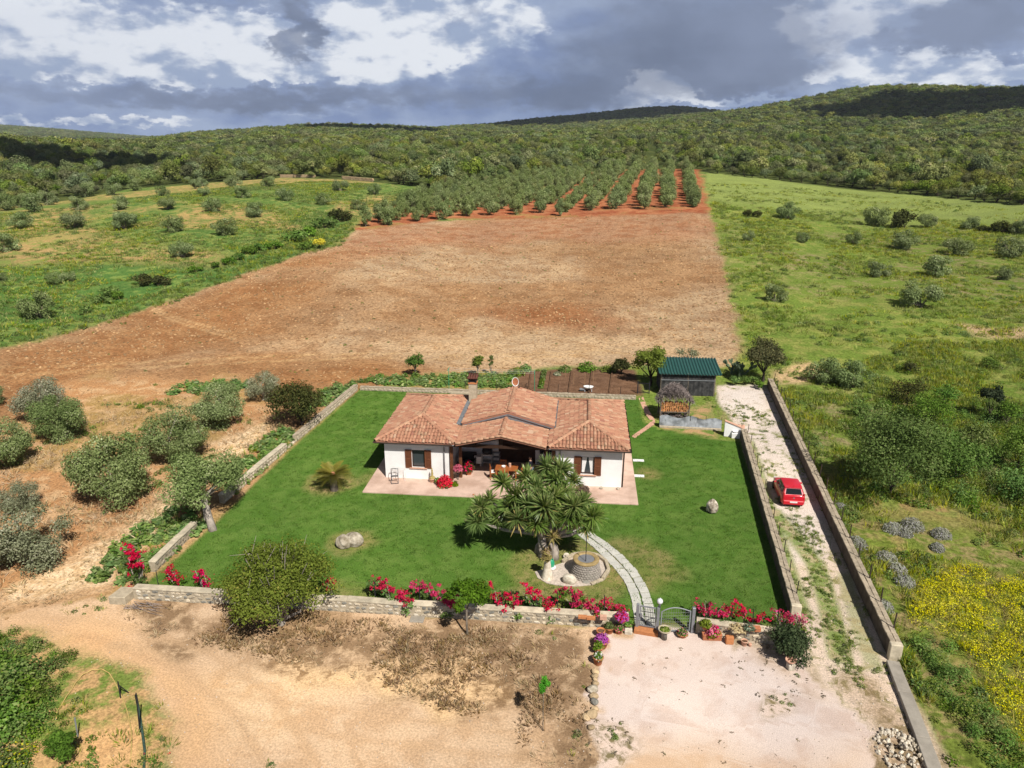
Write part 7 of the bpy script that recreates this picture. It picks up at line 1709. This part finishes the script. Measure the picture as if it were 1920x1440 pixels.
F = [(i * NS + k, (i + 1) * NS + k, (i + 1) * NS + k + 1, i * NS + k + 1) for i in range(len(SEC) - 1) for k in range(NS - 1)] + [(i * NS + NS - 1, (i + 1) * NS + NS - 1, (i + 1) * NS, i * NS) for i in range(len(SEC) - 1)] + [tuple(range(NS)), tuple(range((len(SEC) - 1) * NS, len(SEC) * NS))[::-1]]
mb = MB(); mb.add(V, F)
o = mb.build('body', M['car_red'], car, True)
md = o.modifiers.new('bevel', 'BEVEL'); md.width = .03; md.segments = 2; md.limit_method = 'ANGLE'; md.angle_limit = R(35)
# cabin: pillars and roof in red, glass set into it
CABV = [(-.77, .12, .95), (.77, .12, .95), (-.80, 2.75, .90), (.80, 2.75, .90), (-.58, .50, 1.42), (.58, .50, 1.42), (-.58, 1.95, 1.46), (.58, 1.95, 1.46)]
MB().add(CABV, [(0, 1, 5, 4), (1, 3, 7, 5), (3, 2, 6, 7), (2, 0, 4, 6), (4, 5, 7, 6)]).build('cabin', M['car_red'], car, bevel=.05)
MB().add([(-.60, .42, 1.42), (.60, .42, 1.42), (.57, 1.2, 1.505), (-.57, 1.2, 1.505), (-.56, 2.0, 1.47), (.56, 2.0, 1.47), (-.64, .8, 1.44), (.64, .8, 1.44), (.63, 1.9, 1.44), (-.63, 1.9, 1.44)], [(0, 1, 2, 3), (3, 2, 5, 4), (0, 3, 4, 9, 6), (1, 7, 8, 5, 2)]).build('roof', M['car_red'], car, True)
def pane(name, P, off, m='car_glass'):
    P = [Vector(p) for p in P]; nn = (P[1] - P[0]).cross(P[2] - P[0]).normalized(); c = sum(P, Vector()) / len(P)
    if nn.dot(c - Vector((0, 1.4, .9))) < 0: nn = -nn
    return MB().add([p + nn * off for p in P] + [p - nn * .01 for p in P], [tuple(range(len(P)))] + [(k, (k + 1) % len(P), len(P) + (k + 1) % len(P), len(P) + k) for k in range(len(P))]).build(name, M[m], car)
pane('rear_window', [(-.58, .175, 1.02), (.58, .175, 1.02), (.50, .44, 1.36), (-.50, .44, 1.36)], .012)
pane('windscreen', [(-.68, 2.66, .97), (.68, 2.66, .97), (.53, 2.02, 1.42), (-.53, 2.02, 1.42)], .012)
for s_ in (-1, 1):
    pane('side_window', [(s_ * .775, .55, 1.0), (s_ * .79, 1.28, .99), (s_ * .60, 1.26, 1.40), (s_ * .61, .68, 1.38)], .014); pane('side_window', [(s_ * .79, 1.36, .99), (s_ * .79, 2.5, .98), (s_ * .61, 1.98, 1.39), (s_ * .60, 1.34, 1.40)], .014)
    MB().box((s_ * .70, .10, .93), (.11, .10, .42), rx=R(-14)).build('tail_lamp', M['lamp_red'], car, bevel=.02)
    m_ = MB().box((s_ * .93, 2.28, 1.0), (.18, .1, .13)).build('wing_mirror', M['car_red'], car, bevel=.03)
    MB().box((s_ * .60, 3.83, .60), (.24, .18, .14)).build('headlamp', M['globe'], car, bevel=.03)
    for y in (.72, 3.20):
        w_ = MB().lathe([(.17, -.09), (.28, -.1), (.30, -.06), (.30, .06), (.28, .1), (.17, .09)], 20).build('wheel', M['black'], car, True, loc=(s_ * .77, y, .30), rot=(0, R(90), 0))
        MB().lathe([(.001, .075), (.1, .09), (.18, .085), (.18, -.06)], 16, cap=False).build('rim', M['light_metal'], w_, True, rot=(0, 0 if s_ > 0 else math.pi, 0))
    MB().box((s_ * .848, 1.75, .80), (.02, .16, .03)).build('door_handle', M['car_red'], car)
bp_ = MB().box((0, .03, .43), (1.46, .14, .34)).build('rear_bumper', M['car_red'], car, bevel=.05)
MB().box((0, -.045, .50), (.52, .012, .115)).build('number_plate', M['white_paint'], car)
MB().lathe([(.001, .012), (.055, .01), (.06, 0)], 14).build('badge', M['light_metal'], car, loc=(0, .028, .80), rot=(R(90), 0, 0))
MB().bar((-.4, .03, .87), (.4, .03, .87), .02).build('tailgate_seam', M['dark_metal'], car); MB().box((0, .12, .24), (1.3, .2, .1)).build('underbody', M['black'], car)
MB().bar((.0, .2, .99), (.34, .22, 1.04), .02).build('wiper', M['black'], car); MB().tube([(0, .62, 1.46), (0, .45, 1.62)], .008, 5).build('aerial', M['black'], car)
# ------------------------------------------------------------------ ground cover
def pw(pp): return world_poly(pp)
def keep(q, f): return q[rng.random(len(q)) < np.clip(f, 0, 1)]
def away(q, polys):
    k = np.ones(len(q), bool)
    for P in polys: k &= sdist(P, q[:, 0], q[:, 1]) < -.1
    return q[k]
TG = [tuft(M['grass'], 15, .42, .26, .035, 1000 + i) for i in range(5)]; TW = [clump(M['weed'], 70, .34, .34, .095, 1010 + i) for i in range(4)]
TF = [bunch(tuft(M['grass'], 12, .5, .3, .03, 1020 + i), clump(M['yellow'], 40, .42, .26, .05, 1030 + i, base=.3)) for i in range(3)]
TD = [tuft(M['dry'], 13, .16, .16, .035, 1040 + i, lean=.9) for i in range(4)]; TS = [tuft(M['straw'], 13, .2, .25, .03, 1050 + i, lean=1.3) for i in range(4)]
TL = [tuft(M['grass_l'], 14, .5, .4, .06, 1060 + i) for i in range(4)]; TQ = [clump(M['squash'], 40, .42, .48, .24, 1070 + i, flat_=1.2) for i in range(4)]
TB = [clump(M['bush'], 320, .5, .75, .07, 1080 + i) for i in range(4)] + [clump(M['weed'], 320, .5, .7, .07, 1090 + i) for i in range(2)]
TY = [bunch(clump(M['weed'], 240, .45, .6, .07, 1100 + i), clump(M['yellow'], 50, .46, .66, .05, 1110 + i)) for i in range(3)]
LG = [tuft(M['lawn_blade'], 12, .07, .12, .02, 1120 + i, lean=.8) for i in range(4)]
# right slope
KL = np.array([K0[:2], K1[:2], K1[:2] + 1e-3]); far_k = lambda q, d: q[-sdist(KL, q[:, 0], q[:, 1]) > d]
NR = pw([(1462, 735), (1560, 700), (1700, 640), (1920, 640), (2150, 640), (2150, 1700), (1800, 1700), (1700, 1260), (1690, 1215), (1560, 985)])
THK = pw([(1590, 800), (1640, 760), (1920, 760), (2100, 800), (2100, 930), (1800, 950), (1640, 930)])
YEL = pw([(1695, 1080), (1770, 1060), (1960, 1075), (2150, 1700), (2000, 1600), (1900, 1440), (1830, 1330), (1760, 1230), (1700, 1150)])
LUSH = pw([(1700, 1215), (1745, 1180), (1800, 1240), (1850, 1330), (1930, 1440), (2000, 1600), (1860, 1600), (1790, 1440), (1745, 1330)])
q = pts_in(NR, 12.0); q = q[in_view(q)]; f = fbm2(q[:, 0], q[:, 1], 3.0, 4, 71); y = sdist(YEL, q[:, 0], q[:, 1]) + (fbm2(q[:, 0], q[:, 1], 6, 3, 72) - .5) * 7 - .1
lush = sdist(LUSH, q[:, 0], q[:, 1])
g_ = q[(y < 0) & (lush < 0)]; g_ = far_k(g_, .75) if len(g_) else g_; g_ = keep(g_, (fbm2(g_[:, 0], g_[:, 1], 3, 4, 71) - .33) * 4)
scatter('meadow_grass', z3(g_), TG + TW[:2], .6 + .7 * rng.random(len(g_)), tilt=.12)
g_ = q[(y >= 0) & (lush < -.3)]; g_ = keep(g_, (fbm2(g_[:, 0], g_[:, 1], 2.5, 4, 73) - .16) * 4)
scatter('yellow_flowers', z3(g_), TF + TF + TG[:1], .6 + .6 * rng.random(len(g_)), tilt=.12)
q = far_k(pts_in(LUSH, 3.4), 1.3); q = q[in_view(q)]; scatter('lush_weeds', z3(q, -.05), TB, .5 + .7 * rng.random(len(q)), tilt=.1)
q = pts_in(THK, 1.6); q = q[in_view(q)]; scatter('bramble_undergrowth', z3(q, -.05), TB, .7 + .8 * rng.random(len(q)), tilt=.1)
FAR_R = pw([(1400, 700), (1345, 450), (1325, 345), (1500, 352), (1700, 372), (1920, 396), (2150, 420), (2150, 640), (1700, 640), (1520, 680)])
q = pts_in(FAR_R, 2.0); q = q[in_view(q)]; q = away(q, [FIELD_W]); q = keep(q, (fbm2(q[:, 0], q[:, 1], 7, 4, 75) - .34) * 4.0 * (1 - .75 * sstep(np.hypot(q[:, 0], q[:, 1]), 170, 205)))
scatter('hay_grass', z3(q), TG + TW[:1], np.stack([1.1 + 1.0 * rng.random(len(q))] * 2 + [.7 + .6 * rng.random(len(q))], 1), tilt=.12)
# left meadow and the strip along the ploughed field
FAR_L = pw([(-150, 650), (0, 640), (290, 566), (560, 466), (655, 425), (690, 400), (850, 366), (700, 346), (500, 342), (300, 366), (150, 388), (0, 402), (-150, 420)])
q = pts_in(FAR_L, 1.5); q = q[in_view(q)]; q = keep(q, (fbm2(q[:, 0], q[:, 1], 9, 4, 76) - .36) * 4.5)
scatter('green_crop', z3(q), TL + TW[:1], np.stack([1.0 + .8 * rng.random(len(q))] * 2 + [.5 + .5 * rng.random(len(q))], 1), tilt=.12)
q = pts_in(pw([(-100, 640), (0, 632), (290, 552), (560, 452), (660, 415), (665, 430), (640, 462), (560, 484), (290, 580), (0, 655), (-100, 665)]), 1.2); q = q[in_view(q)]
scatter('hedge_grass', z3(q), TG + TW, .9 + .9 * rng.random(len(q)), tilt=.12)
# broad leaved strips
SQ = [pw([(303, 742), (335, 722), (462, 714), (475, 728), (380, 741)]), pw([(640, 726), (700, 707), (850, 704), (962, 702), (958, 728), (820, 726), (684, 721)]), pw([(585, 775), (655, 740), (668, 728), (640, 720), (600, 735), (560, 770)]),
      pw([(528, 796), (558, 826), (442, 928), (404, 902), (455, 856)]), pw([(335, 950), (398, 978), (292, 1066), (235, 1098), (162, 1086), (232, 1015), (290, 965)])]
q = np.vstack([pts_in(P, 4.6) for P in SQ]); q = away(q, [LAWN_W]); scatter('broad_leaved_plants', z3(q), TQ, .55 + .55 * rng.random(len(q)), tilt=.1)
q = np.vstack([pts_in(P, 3.0) for P in SQ[1:]]); q = away(q, [LAWN_W]); scatter('strip_grass', z3(q), TG + TW, .6 + .6 * rng.random(len(q)), tilt=.1)
BG = pw([(960, 702), (1190, 690), (1215, 720), (1260, 760), (1240, 790), (1345, 780), (1340, 745), (1390, 716), (1470, 720), (1560, 700), (1500, 690), (1385, 690), (1200, 686), (975, 696)])
q = pts_in(BG, 2.2); q = away(q, [pw([(975, 697), (1195, 693), (1205, 742), (960, 736)]), pw([(1342, 722), (1437, 722), (1500, 830), (1388, 830)]), LAWN_W]); q = keep(q, (fbm2(q[:, 0], q[:, 1], 2.5, 3, 77) - .38) * 4)
scatter('garden_weeds', z3(q), TG + TW, .5 + .6 * rng.random(len(q)), tilt=.1)
# bottom left
WM = pw([(-250, 1180), (0, 1176), (40, 1186), (75, 1205), (115, 1222), (150, 1246), (118, 1290), (92, 1345), (80, 1400), (66, 1440), (60, 1600), (-250, 1600)])
q = pts_in(WM, 4.2); q = q[in_view(q)]; d_ = sdist(WM, q[:, 0], q[:, 1]); s = (.6 + .7 * rng.random(len(q))) * (.65 + 1.0 * sstep(d_, 0, 1.4)); yl = fbm2(q[:, 0], q[:, 1], 2.4, 3, 81) > .60
scatter('weed_thicket', z3(q, -.05), TB + TY, s, pick=np.where(yl, rng.integers(6, 9, len(q)), rng.integers(0, 6, len(q))), tilt=.12)
VG = pw([(60, 1500), (90, 1345), (150, 1260), (200, 1240), (285, 1290), (325, 1380), (335, 1500)])
q = pts_in(VG, 9); q = q[in_view(q)]; q = keep(q, (fbm2(q[:, 0], q[:, 1], 1.3, 4, 82) - .44) * 6); scatter('verge_weeds', z3(q), TG + TW, .35 + .45 * rng.random(len(q)), tilt=.2)
q = pts_in(VG, .25); q = q[in_view(q)]; PO = [clump(M['scarlet'], 8, .07, .05, .05, 1130, base=.22)]; scatter('poppies', z3(q), PO, .7 + .6 * rng.random(len(q)))
# dry yard
DG = pw([(225, 1135), (420, 1136), (650, 1156), (1110, 1188), (1108, 1300), (1095, 1440), (1000, 1440), (950, 1330), (880, 1345), (640, 1265), (420, 1215), (330, 1215), (240, 1170)])
q = pts_in(DG, 26); f = fbm2(q[:, 0], q[:, 1], 1.6, 4, 83); q = keep(q, (f - .43) * 6); scatter('dry_grass', z3(q), TD, .5 + .7 * rng.random(len(q)), tilt=.2)
q = pts_in(DG, 12); f = fbm2(q[:, 0], q[:, 1], 1.2, 4, 84); q = keep(q, (f - .5) * 5); scatter('pale_straw', z3(q), TS, .4 + .5 * rng.random(len(q)), tilt=.2)
sp = np.vstack([pts_in(pw(P), 5) for P in ([(480, 1430), (540, 1425), (530, 1440), (470, 1445)], [(1100, 1250), (1080, 1290), (1115, 1290)], [(1060, 1370), (1100, 1370), (1110, 1430), (1070, 1425)], [(100, 1140), (230, 1110), (235, 1130), (140, 1165)], [(960, 1180), (1060, 1185), (1050, 1205)])])
scatter('yard_weeds', z3(sp), TW + TG, .25 + .35 * rng.random(len(sp)), tilt=.15)
# old grove floor
GR = pw([(-100, 870), (0, 830), (180, 760), (430, 745), (540, 790), (470, 850), (330, 960), (230, 1080), (0, 1150), (-100, 1150)])
q = pts_in(GR, 5); q = q[in_view(q)]; f = fbm2(q[:, 0], q[:, 1], 4, 4, 85); a_ = keep(q, (f - .46) * 5); scatter('grove_straw', z3(a_), TS, .7 + .9 * rng.random(len(a_)), tilt=.2)
b_ = keep(q, (.50 - f) * 5 * (fbm2(q[:, 0], q[:, 1], 7, 2, 86) > .48)); scatter('grove_weeds', z3(b_), TW + TG, .5 + .6 * rng.random(len(b_)), tilt=.15)
tr_ = pw([(540, 790), (560, 800), (450, 890), (330, 1000), (150, 1130), (0, 1160), (0, 1110), (180, 1030), (330, 905), (440, 840)]); q = pts_in(tr_, 9); q = away(q, SQ); q = keep(q, (fbm2(q[:, 0], q[:, 1], 1.5, 4, 87) - .44) * 5)
scatter('track_straw', z3(q), TS, .5 + .6 * rng.random(len(q)), tilt=.2)
# drive: weeds between the wheel tracks and along the walls
DRV = pw([(1388, 825), (1440, 1000), (1490, 1180), (1530, 1240), (1600, 1300), (1700, 1280), (1560, 990), (1470, 790), (1345, 735)])
q = pts_in(DRV, 22); x_, y_ = q[:, 0], q[:, 1]; f = fbm2(x_, y_, 1.1, 4, 88); mid = 1.6 * np.exp(-((x_ - 9.5) / .42) ** 2) * (y_ < 41) + .5 * np.exp(-((x_ - 9.5) / .5) ** 2) * (y_ >= 41); lw = np.exp(-((x_ - 8.05) / .28) ** 2)
q = keep(q, (f - .5 + .22 * mid + .2 * lw) * 5); scatter('drive_weeds', z3(q), TW + TG, .22 + .3 * rng.random(len(q)), tilt=.2)
q = np.stack([11.62 + .3 * rng.random(900), 26 + 41 * rng.random(900)], 1); scatter('wall_weeds', z3(q), TG + TW, .5 + .6 * rng.random(len(q)), tilt=.2)
# stones and clods
def pebble(m, seed):
    me = STN[seed % 9].copy(); me.materials.clear(); me.materials.append(m); return me
M['clod'] = plain('earth_clod', (.38, .24, .125), .98, .2, 3, .05, rnd=.45); M['gravel'] = plain('loose_gravel', (.52, .44, .36), .95, .2, 6, .1, rnd=.35)
q = pts_in(FIELD_W, .0 + 3.2); q = q[in_view(q)]; rr = np.hypot(q[:, 0], q[:, 1]); q = q[(rr < 135) & (q[:, 1] > 20)]; q = away(q, SQ[:3]); q = keep(q, .35 + fbm2(q[:, 0], q[:, 1], 6, 3, 89)); n = len(q); s = .05 + .16 * rng.random(n) ** 3
scatter('soil_clods', z3(q, .0), [pebble(M['clod'], i) for i in range(4)], np.stack([s * 1.3, s, s * .8], 1) * (1 + .5 * (np.hypot(q[:, 0], q[:, 1]) > 80))[:, None], tilt=.5)
q = pts_in(FIELD_W, .035); q = q[in_view(q)]; scatter('field_weeds', z3(q), TW, .3 + .4 * rng.random(len(q)))
RUB = pw([(1470, 1120), (1500, 1170), (1560, 1290), (1620, 1400), (1750, 1440), (1670, 1245), (1600, 1110), (1540, 1040)])
q = pts_in(RUB, 26); q = keep(q, (fbm2(q[:, 0], q[:, 1], 1.0, 3, 90) - .36) * 4); s = .02 + .07 * rng.random(len(q)) ** 3; scatter('drive_rubble', z3(q), [pebble(M['gravel'], i) for i in range(4)], s, tilt=.6)
q = pts_in(pw([(1350, 740), (1437, 722), (1560, 990), (1470, 1100), (1388, 830)]), 16); s = .02 + .05 * rng.random(len(q)) ** 3; scatter('drive_gravel', z3(q), [pebble(M['gravel'], i) for i in range(4)], s, tilt=.6)
q = pts_in(pw([(-100, 1180), (200, 1150), (1100, 1190), (1640, 1300), (1700, 1600), (-100, 1600)]), 5); q = q[in_view(q)]; s = .012 + .05 * rng.random(len(q)) ** 4; scatter('scattered_pebbles', z3(q), [pebble(M['gravel'], i) for i in range(4)], s, tilt=.6)
q = pts_in(pw([(1660, 1255), (1690, 1255), (1770, 1440), (1800, 1500), (1750, 1500)]), 14); s = .03 + .1 * rng.random(len(q)) ** 3; scatter('kerb_rubble', z3(q), [pebble(M['gravel'], i) for i in range(4)], s, tilt=.6)
M['litter'] = leafmat('leaf_litter', (.10, .08, .055), (.24, .19, .12), trans=.1, rndvar=.3)
LT = [clump(M['litter'], 9, .12, .03, .055, 1140 + i, flat_=1.5) for i in range(3)]
q = np.vstack([pts_in(pw(P), dn) for P, dn in (([(1150, 1200), (1480, 1220), (1600, 1330), (1600, 1440), (1110, 1440)], .8), ([(1330, 1215), (1450, 1215), (1560, 1300), (1500, 1330), (1400, 1260)], 4), ([(1420, 1290), (1490, 1290), (1490, 1345), (1430, 1345)], 6), ([(1090, 1345), (1200, 1350), (1190, 1400), (1120, 1440), (1060, 1440)], 7))])
scatter('leaf_litter', z3(q), LT, .4 + .9 * rng.random(len(q)) ** 2, tilt=.2)
q = np.vstack([pts_in(pw(P), 5) for P in ([(1440, 1295), (1480, 1293), (1485, 1330), (1445, 1335)], [(1110, 1355), (1165, 1350), (1160, 1385), (1100, 1400)], [(1480, 1265), (1520, 1270), (1500, 1285)])])
scatter('court_weeds', z3(q), TW, .18 + .3 * rng.random(len(q)), tilt=.2)
# lawn nap
q = pts_in(LAWN_W, 16); q = away(q, [np.array([hl(-1.0, -2.2)[:2], hl(16.2, -2.2)[:2], hl(16.2, 9.3)[:2], hl(-1, 9.3)[:2]]), bed]); q = keep(q, .3 + fbm2(q[:, 0], q[:, 1], 1.2, 3, 91)); scatter('lawn_grass', z3(q), LG, .7 + .7 * rng.random(len(q)), tilt=.2)

# ------------------------------------------------------------------ cumulus overhead: their shade lies on the far hills
cm_, ct = mat('cloud_white'); out(ct, ct.n('ShaderNodeBsdfDiffuse', Color=(.9, .9, .92, 1)))
def cloud(px, r, w, dp, alt, seed):
    u_ = (px - 960) / FPX; a_ = math.atan2(u_, math.cos(PITCH) + .33 * math.sin(PITCH)); gx_, gy_ = r * (math.sin(a_) * RX + math.cos(a_) * HX), r * (math.sin(a_) * RY + math.cos(a_) * HY)
    g0 = (gx_, gy_, float(height(gx_, gy_))); up = alt / sdir.z; c = Vector(g0) + sdir * (alt - g0[2]) / sdir.z
    import bmesh
    bm = bmesh.new(); g = np.random.default_rng(seed)
    for i in range(16):
        a, r_ = g.random() * 6.283, math.sqrt(g.random()) * .75; rad = (.22 + .2 * g.random()) * min(w, dp)
        m4 = Matrix.Translation(Vector((r_ * w * .5 * math.cos(a), r_ * dp * .5 * math.sin(a), rad * .25 + g.random() * 25))) @ Matrix.Scale(.5, 4, Vector((0, 0, 1)))
        bmesh.ops.create_icosphere(bm, subdivisions=3, radius=rad, matrix=m4)
    for v in bm.verts:
        k = float(fbm2(np.array([v.co.x + v.co.z]), np.array([v.co.y - v.co.z]), 45, 4, seed)[0]) - .5
        v.co += v.co.normalized() * k * 60; v.co.z = max(v.co.z, -8)
    me = bpy.data.meshes.new('cloud'); bm.to_mesh(me); bm.free(); me.materials.append(cm_); me.polygons.foreach_set('use_smooth', [True] * len(me.polygons))
    return tag(obj('cloud', me, None, loc=tuple(c)), kind='stuff')
cloud(1870, 990, 330, 210, 620, 1)
cloud(830, 1120, 380, 260, 620, 2)
cloud(1130, 1750, 620, 330, 700, 3)
cloud(60, 470, 200, 90, 560, 4)

# ------------------------------------------------------------------ the air: a thin even haze over the valley
hm = bpy.data.materials.new('haze_air'); hm.use_nodes = True; hm.node_tree.nodes.clear(); ht = NT(hm.node_tree)
pv = ht.n('ShaderNodeVolumePrincipled', Color=(.80, .87, 1.0, 1), Density=0.95e-4, Anisotropy=.2)
ht.n('ShaderNodeOutputMaterial', Volume=pv)
tag(MB().box((0, 0, 0), (11200, 11200, 1000)).build('haze', hm, None, loc=(0, 0, 440)), kind='stuff')
